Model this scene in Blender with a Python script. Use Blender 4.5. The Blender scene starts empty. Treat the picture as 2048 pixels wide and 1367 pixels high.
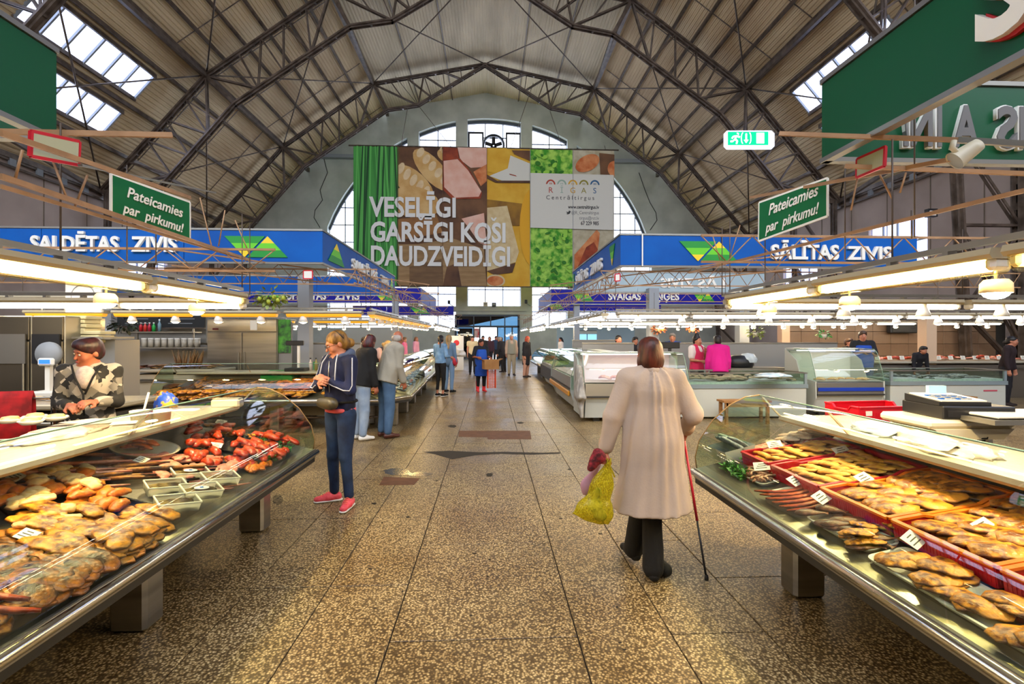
import bpy, math, random
import numpy as np
from mathutils import Vector, Matrix, Euler
from mathutils.geometry import tessellate_polygon

# ------------------------------------------------------------------ camera, world, exposure
SC = bpy.context.scene
COL = SC.collection
F_PX, CX, CY, YAW, EYE = 967.0, 1024.0, 675.0, 0.0455, 1.6
cam_d = bpy.data.cameras.new('camera')
cam = bpy.data.objects.new('camera', cam_d)
COL.objects.link(cam)
cam.location = (0, 0, EYE)
cam.rotation_euler = (math.pi / 2, 0, -YAW)
cam_d.sensor_width = 36.0
cam_d.lens = F_PX / 2048 * 36.0
cam_d.shift_y = -8.5 / 2048
cam_d.clip_start = 0.05
cam_d.clip_end = 300
SC.camera = cam

world = bpy.data.worlds.new('sky')
SC.world = world
world.use_nodes = True
wn = world.node_tree.nodes
bg = wn['Background']
bg.inputs['Color'].default_value = (0.80, 0.87, 1.0, 1)
bg.inputs['Strength'].default_value = 2.6

SC.view_settings.view_transform = 'Standard'
SC.view_settings.look = 'None'
SC.view_settings.gamma = 1.0
SC.view_settings.use_curve_mapping = False
SC.view_settings.exposure = 1.05
SC.cycles.use_denoising = True
SC.cycles.max_bounces = 6
SC.cycles.diffuse_bounces = 3
SC.cycles.glossy_bounces = 3
SC.cycles.transmission_bounces = 4
SC.cycles.transparent_max_bounces = 10
SC.cycles.caustics_reflective = False
SC.cycles.caustics_refractive = False
SC.cycles.sample_clamp_indirect = 6.0
SC.cycles.sample_clamp_direct = 0.0

RN = random.Random(7)
PI = math.pi


def ray(px, py):
    lx, lz = (px - CX) / F_PX, (CY - py) / F_PX
    c, s = math.cos(YAW), math.sin(YAW)
    return Vector((lx * c + s, c - lx * s, lz))


def PW(px, py, Y):
    """point of the place seen at a pixel, on the upright plane at distance Y"""
    d = ray(px, py)
    t = Y / d.y
    return Vector((d.x * t, Y, EYE + d.z * t))


def PZ(px, py, Z):
    d = ray(px, py)
    t = (Z - EYE) / d.z
    return Vector((d.x * t, d.y * t, Z))


# ------------------------------------------------------------------ object helpers
def tag(o, label=None, cat=None, group=None, kind=None):
    if label: o['label'] = label
    if cat: o['category'] = cat
    if group: o['group'] = group
    if kind: o['kind'] = kind
    return o


def empty(name, loc=(0, 0, 0), rz=0.0, label=None, cat=None, group=None, kind=None):
    o = bpy.data.objects.new(name, None)
    COL.objects.link(o)
    o.location = loc
    o.rotation_euler = (0, 0, rz)
    o.empty_display_size = 0.1
    return tag(o, label, cat, group, kind)


def kids(o):
    return KIDS.get(o.name, [])


KIDS = {}


def adopt(ch, parent):
    ch.parent = parent
    KIDS.setdefault(parent.name, []).append(ch)


def dup(o, parent=None):
    c = o.copy()
    COL.objects.link(c)
    if parent is not None:
        adopt(c, parent)
    for ch in list(kids(o)):
        dup(ch, c)
    return c


def dup_at(o, loc, rz=0.0, label=None, rot=None, scale=None):
    c = dup(o)
    c.location = loc
    c.rotation_euler = rot if rot is not None else (0, 0, rz)
    if scale is not None: c.scale = scale if hasattr(scale, '__len__') else (scale,) * 3
    if label: c['label'] = label
    return c


class MB:
    """collects primitive shapes; build() links them as ONE mesh object"""

    def __init__(self):
        self.v, self.f, self.sm, self.mi = [], [], [], []
        self.cur = 0

    def add(self, vs, fs, smooth=False):
        b = len(self.v)
        self.v.extend([tuple(p) for p in vs])
        for f in fs:
            self.f.append([i + b for i in f])
            self.sm.append(smooth)
            self.mi.append(self.cur)
        return self

    def box(self, c, s, rot=None, bev=0.0):
        hx, hy, hz = s[0] / 2, s[1] / 2, s[2] / 2
        if bev > 0:
            b = min(bev, hx * .9, hy * .9, hz * .9)
            pts, fs = [], []
            for sx in (-1, 1):
                for sy in (-1, 1):
                    for sz in (-1, 1):
                        pts += [(sx * hx, sy * (hy - b), sz * (hz - b)), (sx * (hx - b), sy * hy, sz * (hz - b)), (sx * (hx - b), sy * (hy - b), sz * hz)]
            idx = lambda x, y, z, k: (x * 4 + y * 2 + z) * 3 + k
            fs += [[idx(0, 0, 0, 0), idx(0, 0, 1, 0), idx(0, 1, 1, 0), idx(0, 1, 0, 0)], [idx(1, 0, 0, 0), idx(1, 1, 0, 0), idx(1, 1, 1, 0), idx(1, 0, 1, 0)],
                   [idx(0, 0, 0, 1), idx(1, 0, 0, 1), idx(1, 0, 1, 1), idx(0, 0, 1, 1)], [idx(0, 1, 0, 1), idx(0, 1, 1, 1), idx(1, 1, 1, 1), idx(1, 1, 0, 1)],
                   [idx(0, 0, 0, 2), idx(0, 1, 0, 2), idx(1, 1, 0, 2), idx(1, 0, 0, 2)], [idx(0, 0, 1, 2), idx(1, 0, 1, 2), idx(1, 1, 1, 2), idx(0, 1, 1, 2)]]
            for x in (0, 1):
                for y in (0, 1):
                    fs.append([idx(x, y, 0, 0), idx(x, y, 1, 0), idx(x, y, 1, 1), idx(x, y, 0, 1)][::1 if x != y else -1])
                    fs.append([idx(x, 0, y, 0), idx(x, 1, y, 0), idx(x, 1, y, 2), idx(x, 0, y, 2)][::1 if x == y else -1])
                    fs.append([idx(0, x, y, 1), idx(1, x, y, 1), idx(1, x, y, 2), idx(0, x, y, 2)][::1 if x != y else -1])
                    for z in (0, 1):
                        fs.append([idx(x, y, z, 0), idx(x, y, z, 1), idx(x, y, z, 2)][::1 if (x + y + z) % 2 else -1])
        else:
            pts = [(sx * hx, sy * hy, sz * hz) for sx in (-1, 1) for sy in (-1, 1) for sz in (-1, 1)]
            fs = [[0, 1, 3, 2], [4, 6, 7, 5], [0, 4, 5, 1], [2, 3, 7, 6], [0, 2, 6, 4], [1, 5, 7, 3]]
        c = Vector(c)
        if rot is not None:
            pts = [rot @ Vector(p) + c for p in pts]
        else:
            pts = [Vector(p) + c for p in pts]
        return self.add(pts, fs)

    def bar(self, p0, p1, w, h=None, up=(0, 0, 1)):
        h = h or w
        p0, p1 = Vector(p0), Vector(p1)
        d = p1 - p0
        L = d.length
        if L < 1e-6: return self
        d.normalize()
        u = Vector(up)
        if abs(d.dot(u)) > .98: u = Vector((1, 0, 0))
        x = d.cross(u).normalized()
        z = x.cross(d).normalized()
        rot = Matrix((x, d, z)).transposed()
        return self.box((p0 + p1) / 2, (w, L, h), rot)

    def tube(self, pts, r, seg=8, closed_ends=True, smooth=True):
        pts = [Vector(p) for p in pts]
        rs = r if hasattr(r, '__len__') else [r] * len(pts)
        vs, fs = [], []
        prev = None
        for i, p in enumerate(pts):
            if i == 0: d = pts[1] - p
            elif i == len(pts) - 1: d = p - pts[-2]
            else: d = pts[i + 1] - pts[i - 1]
            d.normalize()
            if prev is None:
                a = Vector((0, 0, 1)) if abs(d.z) < .9 else Vector((1, 0, 0))
                u = d.cross(a).normalized()
            else:
                u = (prev - d * prev.dot(d)).normalized()
            prev = u
            w = d.cross(u)
            for k in range(seg):
                t = 2 * PI * k / seg
                vs.append(p + (u * math.cos(t) + w * math.sin(t)) * rs[i])
        for i in range(len(pts) - 1):
            for k in range(seg):
                a, b = i * seg + k, i * seg + (k + 1) % seg
                fs.append([a, b, b + seg, a + seg])
        self.add(vs, fs, smooth)
        if closed_ends:
            n = len(pts) - 1
            b = len(self.v) - len(vs)
            self.f.append([b + k for k in range(seg)][::-1]); self.sm.append(False); self.mi.append(self.cur)
            self.f.append([b + n * seg + k for k in range(seg)]); self.sm.append(False); self.mi.append(self.cur)
        return self

    def lathe(self, prof, c=(0, 0, 0), seg=20, rot=None, sx=1.0, sy=1.0):
        """prof: (r, z) pairs revolved round z"""
        vs, fs = [], []
        c = Vector(c)
        for r, z in prof:
            for k in range(seg):
                t = 2 * PI * k / seg
                p = Vector((r * math.cos(t) * sx, r * math.sin(t) * sy, z))
                vs.append((rot @ p if rot is not None else p) + c)
        for i in range(len(prof) - 1):
            for k in range(seg):
                a, b = i * seg + k, i * seg + (k + 1) % seg
                fs.append([a, b, b + seg, a + seg])
        return self.add(vs, fs, True)

    def prism(self, poly, a0, a1, plane='yz', off=(0, 0, 0)):
        """closed 2-D polygon extruded along the remaining axis"""
        vs = []
        for a in (a0, a1):
            for p, q in poly:
                v = {'yz': (a, p, q), 'xz': (p, a, q), 'xy': (p, q, a)}[plane]
                vs.append((v[0] + off[0], v[1] + off[1], v[2] + off[2]))
        n = len(poly)
        fs = [[k, (k + 1) % n, (k + 1) % n + n, k + n] for k in range(n)]
        tri = tessellate_polygon([[Vector((p, q, 0)) for p, q in poly]])
        for t in tri:
            fs.append(list(t)); fs.append([i + n for i in t][::-1])
        return self.add(vs, fs)

    def strip(self, prof, a0, a1, plane='yz', thick=0.0, smooth=False):
        """open 2-D polyline extruded; thick>0 gives it a second skin"""
        n = len(prof)
        P = [Vector((p, q)) for p, q in prof]
        if thick > 0:
            out = []
            for i in range(n):
                d = (P[min(i + 1, n - 1)] - P[max(i - 1, 0)]).normalized()
                out.append(P[i] + Vector((-d.y, d.x)) * thick)
            poly = [(p.x, p.y) for p in P] + [(p.x, p.y) for p in out[::-1]]
            vs = []
            for a in (a0, a1):
                for p, q in poly:
                    vs.append({'yz': (a, p, q), 'xz': (p, a, q)}[plane])
            m = len(poly)
            fs = [[k, (k + 1) % m, (k + 1) % m + m, k + m] for k in range(m)]
            for i in range(n - 1):
                j = m - 1 - i
                fs.append([i, j, j - 1, i + 1]); fs.append([i + m, i + 1 + m, j - 1 + m, j + m])
            return self.add(vs, fs, smooth)
        vs = []
        for a in (a0, a1):
            for p in P:
                vs.append({'yz': (a, p.x, p.y), 'xz': (p.x, a, p.y)}[plane])
        return self.add(vs, [[i, i + 1, i + 1 + n, i + n] for i in range(n - 1)], smooth)

    def mesh(self, name, mats):
        me = bpy.data.meshes.new(name)
        me.from_pydata(self.v, [], self.f)
        for m in (mats if isinstance(mats, (list, tuple)) else [mats]):
            me.materials.append(m)
        me.polygons.foreach_set('use_smooth', self.sm)
        if any(self.mi): me.polygons.foreach_set('material_index', self.mi)
        me.update()
        return me

    def build(self, name, mat, parent=None, loc=None, label=None, cat=None, group=None, kind=None):
        o = bpy.data.objects.new(name, self.mesh(name, mat))
        COL.objects.link(o)
        if parent is not None: adopt(o, parent)
        if loc is not None: o.location = loc
        return tag(o, label, cat, group, kind)


def inst(name, me, parent=None, loc=(0, 0, 0), rot=(0, 0, 0), scale=(1, 1, 1), label=None, cat=None, group=None, kind=None):
    o = bpy.data.objects.new(name, me)
    COL.objects.link(o)
    if parent is not None: adopt(o, parent)
    o.location, o.rotation_euler, o.scale = loc, rot, scale
    return tag(o, label, cat, group, kind)


# ------------------------------------------------------------------ materials
MATS = {}


def srgb(h):
    if isinstance(h, str):
        h = h.lstrip('#')
        h = tuple(int(h[i:i + 2], 16) / 255 for i in (0, 2, 4))
    return tuple((c / 12.92 if c <= .04045 else ((c + .055) / 1.055) ** 2.4) for c in h) + (1,)


def mat(name, col, rough=.6, metal=0.0, col2=None, nscale=6.0, bump=0.0, bscale=None, emit=0.0, spec=.5, detail=4, sss=0.0, stretch=None, mid=(.35, .65)):
    if name in MATS: return MATS[name]
    m = bpy.data.materials.new(name)
    m.use_nodes = True
    nt = m.node_tree
    b = nt.nodes['Principled BSDF']
    b.inputs['Base Color'].default_value = srgb(col)
    b.inputs['Roughness'].default_value = rough
    b.inputs['Metallic'].default_value = metal
    b.inputs['Specular IOR Level'].default_value = spec
    vec = None
    if col2 or bump:
        tc = nt.nodes.new('ShaderNodeTexCoord')
        mp = nt.nodes.new('ShaderNodeMapping')
        nt.links.new(tc.outputs['Object'], mp.inputs['Vector'])
        if stretch: mp.inputs['Scale'].default_value = stretch
        vec = mp.outputs['Vector']
    if col2:
        n = nt.nodes.new('ShaderNodeTexNoise')
        n.inputs['Scale'].default_value = nscale
        n.inputs['Detail'].default_value = detail
        nt.links.new(vec, n.inputs['Vector'])
        r = nt.nodes.new('ShaderNodeValToRGB')
        r.color_ramp.elements[0].position, r.color_ramp.elements[1].position = mid
        r.color_ramp.elements[0].color = srgb(col)
        r.color_ramp.elements[1].color = srgb(col2)
        nt.links.new(n.outputs['Fac'], r.inputs['Fac'])
        nt.links.new(r.outputs['Color'], b.inputs['Base Color'])
    if bump:
        n2 = nt.nodes.new('ShaderNodeTexNoise')
        n2.inputs['Scale'].default_value = bscale or nscale * 3
        n2.inputs['Detail'].default_value = 5
        nt.links.new(vec, n2.inputs['Vector'])
        bp = nt.nodes.new('ShaderNodeBump')
        bp.inputs['Strength'].default_value = bump
        bp.inputs['Distance'].default_value = .01
        nt.links.new(n2.outputs['Fac'], bp.inputs['Height'])
        nt.links.new(bp.outputs['Normal'], b.inputs['Normal'])
    if emit:
        b.inputs['Emission Color'].default_value = srgb(col)
        b.inputs['Emission Strength'].default_value = emit
    MATS[name] = m
    return m


def glass_mat(name, tint='#ffffff', refl=.12, rough=.02, milk=0.0):
    """thin clear sheet: lets light through, mirrors at a glance angle"""
    if name in MATS: return MATS[name]
    m = bpy.data.materials.new(name)
    m.use_nodes = True
    nt = m.node_tree
    nt.nodes.clear()
    out = nt.nodes.new('ShaderNodeOutputMaterial')
    tr = nt.nodes.new('ShaderNodeBsdfTransparent')
    tr.inputs['Color'].default_value = srgb(tint)
    gl = nt.nodes.new('ShaderNodeBsdfGlossy')
    gl.inputs['Roughness'].default_value = rough
    fr = nt.nodes.new('ShaderNodeLayerWeight')
    fr.inputs['Blend'].default_value = .5
    pw = nt.nodes.new('ShaderNodeMath'); pw.operation = 'POWER'; pw.inputs[1].default_value = 4.5
    nt.links.new(fr.outputs['Facing'], pw.inputs[0])
    mu = nt.nodes.new('ShaderNodeMath'); mu.operation = 'MULTIPLY_ADD'
    mu.inputs[1].default_value = .7; mu.inputs[2].default_value = refl * .35
    mx = nt.nodes.new('ShaderNodeMixShader')
    nt.links.new(pw.outputs[0], mu.inputs[0])
    nt.links.new(mu.outputs[0], mx.inputs[0])
    nt.links.new(tr.outputs[0], mx.inputs[1])
    nt.links.new(gl.outputs[0], mx.inputs[2])
    last = mx
    if milk:
        tl = nt.nodes.new('ShaderNodeBsdfTranslucent')
        tl.inputs['Color'].default_value = srgb(tint)
        m2 = nt.nodes.new('ShaderNodeMixShader')
        m2.inputs[0].default_value = milk
        nt.links.new(mx.outputs[0], m2.inputs[1])
        nt.links.new(tl.outputs[0], m2.inputs[2])
        last = m2
    nt.links.new(last.outputs[0], out.inputs['Surface'])
    MATS[name] = m
    return m


def emis(name, col, strength):
    if name in MATS: return MATS[name]
    m = bpy.data.materials.new(name)
    m.use_nodes = True
    nt = m.node_tree
    nt.nodes.clear()
    out = nt.nodes.new('ShaderNodeOutputMaterial')
    e = nt.nodes.new('ShaderNodeEmission')
    e.inputs['Color'].default_value = srgb(col)
    e.inputs['Strength'].default_value = strength
    nt.links.new(e.outputs[0], out.inputs['Surface'])
    MATS[name] = m
    return m


M_ROOF = mat('roof sheet', '#b09670', .7, col2='#d6c09a', nscale=.8, stretch=(1, .25, 1))
M_ROOFC = mat('crown roof sheet', '#b8ab90', .7, col2='#d8caac', nscale=.8, stretch=(1, .25, 1))  # paler copy of the roof sheet, end-window light put into its colour
M_ROOFW = mat('roof board seam', '#6d5f50', .8)
M_STEEL = mat('truss paint', '#46392f', .4, .25, col2='#6b5c50', nscale=3, spec=.6)
M_WALL = mat('plaster grey', '#a6a8a0', .85, col2='#bcbfb6', nscale=.7, bump=.2, bscale=4)
M_PINK = mat('side wall paint', '#9c8a80', .8, col2='#b09e93', nscale=.5)
M_REVEAL = mat('window reveal white', '#d5dcda', .7)
M_FRAME = mat('window muntin', '#3c4248', .5)
M_PANE = glass_mat('window pane', '#eef2ff', .1)
M_SKYPANE = glass_mat('skylight pane', '#dfe6ff', .1)
M_SS = mat('brushed stainless', '#b8b5ae', .28, 1.0, col2='#9c9a94', nscale=2, stretch=(.3, .3, 6))
M_SSD = mat('stainless dull', '#9b9890', .38, .9)
M_CHROME = mat('polished rail', '#d8d4ca', .18, 1.0)
M_WHITE = mat('white plastic', '#e2e0da', .45)
M_CREAM = mat('cream lacquer', '#d9cfb6', .4)
M_BLACK = mat('black plastic', '#15161a', .4)
M_DARK = mat('dark void paint', '#1d1b1a', .7)
M_GREY = mat('grey paint', '#8b9096', .5)
M_TAN = mat('tan angle iron', '#9a7450', .5, .1, col2='#b48c66', nscale=5)
M_CGLASS = glass_mat('counter glass', '#eaf4ec', .22)
M_GEDGE = mat('glass edge green', '#7fa08c', .2)
M_RED = mat('red plastic', '#c8182a', .35)
M_BLUE = mat('fascia blue', '#0558ac', .5, col2='#064c9c', nscale=1.2, spec=.2)
M_NAVY = mat('fascia ultramarine', '#10108c', .5, spec=.2)
M_GREENF = mat('fascia green', '#04502e', .35, spec=.35)
M_SIGNG = mat('sign green', '#14643a', .5, spec=.2)
M_OFFW = mat('lettering white', '#e8e6de', .5)
M_YEL = mat('emblem yellow', '#e6c81e', .5)
M_LGR = mat('emblem light green', '#62c21e', .5)
M_DGR = mat('emblem dark green', '#138a2c', .5)
M_WOOD = mat('pale wood', '#a97a45', .6, col2='#8c6236', nscale=4, stretch=(1, 8, 8))


def text_obj(txt, size, mname, parent, loc, rot=(PI / 2, 0, 0), ext=.004, bold=0.0, shear=0.0, sx=1.0, name='lettering', align='LEFT', spacing=1.0, label=None):
    cu = bpy.data.curves.new(name, 'FONT')
    cu.body = txt
    cu.size = size
    cu.extrude = ext
    cu.offset = bold
    cu.shear = shear
    cu.align_x = align
    cu.space_character = spacing
    cu.resolution_u = 3
    o = bpy.data.objects.new('tmp_text', cu)
    COL.objects.link(o)
    dg = bpy.context.evaluated_depsgraph_get()
    me = bpy.data.meshes.new_from_object(o.evaluated_get(dg))
    bpy.data.objects.remove(o)
    me.name = name
    me.materials.clear()
    me.materials.append(mname)
    return inst(name, me, parent, loc, rot, (sx, 1, 1), label=label)
# ------------------------------------------------------------------ hall shell
HX = 0.0                       # hall axis offset
YT = [31.5, 23.15, 14.8, 6.45, -1.9]
HX = -0.33
A = [(0, 19.35), (7.18, 17.92), (12.87, 13.77), (17.6, 8.3)]
B = [(0, 19.3), (4.3, 16.6), (6.27, 16.26), (11.56, 12.5), (15.15, 8.3)]
UP = 0.42                      # roof sheet above the top chords
Y0R, Y1R = -2.5, 36.0

# floor: terrazzo slabs one by one where they can be told apart
def floor_mat(name, seams):
    m = bpy.data.materials.new(name); m.use_nodes = True
    nt = m.node_tree; b = nt.nodes['Principled BSDF']
    tc = nt.nodes.new('ShaderNodeNewGeometry')
    vo = nt.nodes.new('ShaderNodeTexVoronoi'); vo.inputs['Scale'].default_value = 75
    nt.links.new(tc.outputs['Position'], vo.inputs['Vector'])
    cr = nt.nodes.new('ShaderNodeValToRGB')
    el = cr.color_ramp.elements
    el[0].position = .12; el[0].color = srgb('#e6d5aa')
    el[1].position = .62; el[1].color = srgb('#66553a')
    e = el.new(.38); e.color = srgb('#b59d70')
    nt.links.new(vo.outputs['Distance'], cr.inputs['Fac'])
    mxc = nt.nodes.new('ShaderNodeMix'); mxc.data_type = 'RGBA'; mxc.blend_type = 'MULTIPLY'
    mxc.inputs['Factor'].default_value = .55
    sep = nt.nodes.new('ShaderNodeRGBToBW')
    nt.links.new(vo.outputs['Color'], sep.inputs[0])
    c2 = nt.nodes.new('ShaderNodeValToRGB')
    c2.color_ramp.elements[0].position = .25; c2.color_ramp.elements[0].color = (.3, .24, .16, 1)
    c2.color_ramp.elements[1].position = .7; c2.color_ramp.elements[1].color = (1, 1, 1, 1)
    nt.links.new(sep.outputs[0], c2.inputs['Fac'])
    nt.links.new(cr.outputs['Color'], mxc.inputs[6]); nt.links.new(c2.outputs['Color'], mxc.inputs[7])
    n = nt.nodes.new('ShaderNodeTexNoise'); n.inputs['Scale'].default_value = 1.3; n.inputs['Detail'].default_value = 6
    nt.links.new(tc.outputs['Position'], n.inputs['Vector'])
    c3 = nt.nodes.new('ShaderNodeValToRGB')
    c3.color_ramp.elements[0].position = .35; c3.color_ramp.elements[0].color = (.6, .52, .40, 1)
    c3.color_ramp.elements[1].position = .62; c3.color_ramp.elements[1].color = (1, 1, 1, 1)
    nt.links.new(n.outputs['Fac'], c3.inputs['Fac'])
    mx2 = nt.nodes.new('ShaderNodeMix'); mx2.data_type = 'RGBA'; mx2.blend_type = 'MULTIPLY'; mx2.inputs['Factor'].default_value = .8
    nt.links.new(mxc.outputs[2], mx2.inputs[6]); nt.links.new(c3.outputs['Color'], mx2.inputs[7])
    last = mx2.outputs[2]
    if seams:
        br = nt.nodes.new('ShaderNodeTexBrick')
        br.offset = .5; br.inputs['Scale'].default_value = 1.0
        br.inputs['Brick Width'].default_value = 1.0; br.inputs['Row Height'].default_value = 1.19
        br.inputs['Mortar Size'].default_value = .012
        br.inputs['Color1'].default_value = (1, 1, 1, 1); br.inputs['Color2'].default_value = (.86, .86, .86, 1); br.inputs['Mortar'].default_value = (.25, .22, .18, 1)
        nt.links.new(tc.outputs['Position'], br.inputs['Vector'])
        m3 = nt.nodes.new('ShaderNodeMix'); m3.data_type = 'RGBA'; m3.blend_type = 'MULTIPLY'; m3.inputs['Factor'].default_value = 1
        nt.links.new(last, m3.inputs[6]); nt.links.new(br.outputs['Color'], m3.inputs[7])
        last = m3.outputs[2]
    nt.links.new(last, b.inputs['Base Color'])
    rr = nt.nodes.new('ShaderNodeMapRange')
    rr.inputs[1].default_value = .3; rr.inputs[2].default_value = .7; rr.inputs[3].default_value = .28; rr.inputs[4].default_value = .5
    nt.links.new(n.outputs['Fac'], rr.inputs[0]); nt.links.new(rr.outputs[0], b.inputs['Roughness'])
    return m


M_TERR = floor_mat('terrazzo slab', False)
M_TERRF = floor_mat('terrazzo far', True)
M_JOINT = mat('floor joint dirt', '#2b251d', .9)
YS0, YS1 = 0.9, 12.85
m = MB()
m.box((0, 24.6, -.06), (44, 23.6, .12)); m.box((0, -.8, -.06), (44, 3.3, .12))
floor = m.build('floor', M_TERRF, kind='structure')
bed = MB().box((0, 6.8, -.03), (44, 11.95, .04)).build('slab_bed', M_JOINT, floor)
slab_cache = {}
def slab(x0, x1, y0, y1):
    w, l = round(x1 - x0, 3), round(y1 - y0, 3)
    if (w, l) not in slab_cache:
        slab_cache[(w, l)] = MB().box((0, 0, 0), (w - .008, l - .008, .02), bev=.002).mesh('slab', M_TERR)
    inst('slab', slab_cache[(w, l)], floor, ((x0 + x1) / 2, (y0 + y1) / 2, -.01 + RN.uniform(-.0008, .0008)))
edges = [-6.53, -5.53, -4.53, -3.53, -2.53, -1.53, -1.03, -.53, .47, .98, 1.5, 2.5, 3.5, 4.5, 5.5, 6.5]
offs = [.3, .9, 0, .6, .2, .37, 0.0, .63, 0, .63, 0, .5, .1, .7, .3]
for i in range(len(edges) - 1):
    yy = YS0 - offs[i]
    base = 1.97 + (.6 if offs[i] > .55 else 0) - 1.19 * 3
    y = base
    while y < YS1:
        a, b = max(y, YS0), min(y + 1.19, YS1)
        if b - a > .1: slab(edges[i], edges[i + 1], round(a, 3), round(b, 3))
        y += 1.19
for x0, x1 in ((-22, -6.53), (6.5, 22)):
    MB().box(((x0 + x1) / 2, (YS0 + YS1) / 2, -.011), (x1 - x0 - .01, YS1 - YS0, .02)).build('paving', M_TERRF, floor)
# repair patches and puddle stains
M_PATCH = mat('brown screed patch', '#6b4630', .7, col2='#5a3a28', nscale=9)
M_WET = mat('damp mark', '#4d4638', .15, spec=.8)
def patch(pts, name, mt, z=.0022):
    P = [PZ(x, y, 0.0) for x, y in pts]
    MB().prism([(p.x, p.y) for p in P], 0.0005, z, 'xy').build(name, mt, floor)
patch([(918, 861), (1060, 861), (1063, 878), (975, 878), (975, 874), (917, 873)], 'repair_patch', M_PATCH)
patch([(768, 953), (840, 956), (828, 969), (758, 970)], 'repair_patch', M_PATCH)
def blob(cx, cy, rx, ry, seed):
    r = random.Random(seed)
    return [(cx + math.cos(a) * rx * r.uniform(.75, 1.1), cy + math.sin(a) * ry * r.uniform(.75, 1.1)) for a in [k * PI / 8 for k in range(16)]]
patch(blob(795, 943, 30, 8, 1), 'stain', M_WET, .0015)
patch(blob(840, 948, 24, 5, 2), 'stain', M_WET, .0018)
patch(blob(979, 949, 7, 4, 3), 'stain', mat('dark spot', '#2a241c', .8), .0015)
patch(blob(905, 852, 9, 3, 4), 'stain', MATS['dark spot'], .0015)
patch(blob(1040, 845, 7, 2, 5), 'stain', MATS['dark spot'], .0015)
patch([(845, 903), (900, 901), (960, 904), (1010, 903), (1080, 905), (1120, 904), (1120, 907), (1060, 909), (1000, 907), (950, 910), (905, 918), (890, 914), (870, 908)], 'crack_filling', MATS['dark spot'], .001)
r = random.Random(11)
for k in range(22):
    patch(blob(r.uniform(700, 1250), r.uniform(860, 1300), r.uniform(2, 5), r.uniform(1, 2.5), 20 + k), 'stain', MATS['dark spot'], .001)
# broken hole by the left counter foot
patch(blob(556, 999, 12, 11, 9), 'broken_patch', mat('rubble dark', '#241d15', .9, col2='#8a7c60', nscale=40), .001)

# ---- roof sheets, corrugated along the hall
ceiling = empty('ceiling', kind='structure')
def seg_pt(k, t, side, up=UP):
    (x0, z0), (x1, z1) = A[k], A[k + 1]
    dx, dz = x1 - x0, z1 - z0
    L = math.hypot(dx, dz)
    nx, nz = -dz / L, dx / L
    return (HX + side * (x0 + dx * t + nx * up), z0 + dz * t + nz * up)
def corr(k, t0, t1, side, ya, yb, mb):
    (x0, z0), (x1, z1) = A[k], A[k + 1]
    L = math.hypot(x1 - x0, z1 - z0) * (t1 - t0)
    n = max(2, int(L / .17))
    pr = []
    for i in range(n):
        for f, u in ((0, 0), (.35, 0), (.5, .035), (.85, .035)):
            pr.append(seg_pt(k, t0 + (t1 - t0) * (i + f) / n, side, UP + u))
    pr.append(seg_pt(k, t1, side, UP))
    mb.strip(pr, ya, yb, 'xz')
SKY = [(.205, .39), (.493, .675)]
SKB = [(-.6, 4.9), (8.0, 13.3), (16.3, 21.6)]
for side in (-1, 1):
    for k in (0, 1):
        mb = MB(); corr(k, -.035 if k == 0 else 0, 1, side, Y0R, Y1R, mb); mb.build('roof_sheet', M_ROOFC if k == 0 else M_ROOF, ceiling)
    mb = MB()
    corr(2, 0, SKY[0][0], side, Y0R, Y1R, mb); corr(2, SKY[0][1], SKY[1][0], side, Y0R, Y1R, mb); corr(2, SKY[1][1], 1.12, side, Y0R, Y1R, mb)
    ys = [Y0R] + [v for p in SKB for v in p] + [Y1R]
    for t0, t1 in SKY:
        for q in range(0, len(ys), 2): corr(2, t0, t1, side, ys[q], ys[q + 1], mb)
    mb.build('roof_sheet', M_ROOF, ceiling)
# purlins
pm = {}
def purlin(k, t, side, w=.09, h=.16, drop=.1, name='purlin'):
    x, z = seg_pt(k, t, side, UP - drop)
    MB().box((x, (Y0R + Y1R) / 2, z), (w, Y1R - Y0R, h)).build(name, M_STEEL, ceiling)
for side in (-1, 1):
    for t in (.33, .66): purlin(0, t, side, .05, .08, .06)
    for t in (.17, .34, .5, .67, .84): purlin(1, t, side)
    for t in (.16, .44, .73, .87): purlin(2, t, side)
    for k in (0, 1, 2): purlin(k, 1.0, side, .2, .3, .3, 'ridge_beam')
# cross seams of the lining
for side in (-1, 1):
    for k in (0, 1, 2):
        for y in np.arange(-1, 36, 2.78):
            a, b = seg_pt(k, 0.02, side, UP - .03), seg_pt(k, .98, side, UP - .03)
            if k == 2 and any(s0 - .2 < y < s1 + .2 for s0, s1 in SKB):
                continue
            if k == 0: continue
            MB().bar((a[0], y, a[1]), (b[0], y, b[1]), .03, .03).build('batten', M_STEEL, ceiling)
# knee braces and tie rods along the hall
for i in range(len(YT) - 1):
    yf, yn = YT[i], YT[i + 1]
    for side in (-1, 1):
        for bk, ak in ((2, 1), (3, 2), (4, 3)):
            MB().bar((HX + side * B[bk][0], yn, B[bk][1]), (HX + side * A[ak][0], yf, A[ak][1]), .13, .16).build('knee_brace', M_STEEL, ceiling)
            MB().bar((HX + side * B[bk][0], yf, B[bk][1]), (HX + side * A[ak][0], yf - .05, A[ak][1]), .13, .16).build('knee_brace', M_STEEL, ceiling)
        for k in (0, 1, 2):
            p = lambda kk, y: (HX + side * A[kk][0], y, A[kk][1] + .05)
            MB().tube([p(k, yf), p(k + 1, yn)], .035, 6).build('tie_rod', M_STEEL, ceiling)
            MB().tube([p(k + 1, yf), p(k, yn)], .035, 6).build('tie_rod', M_STEEL, ceiling)

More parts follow.
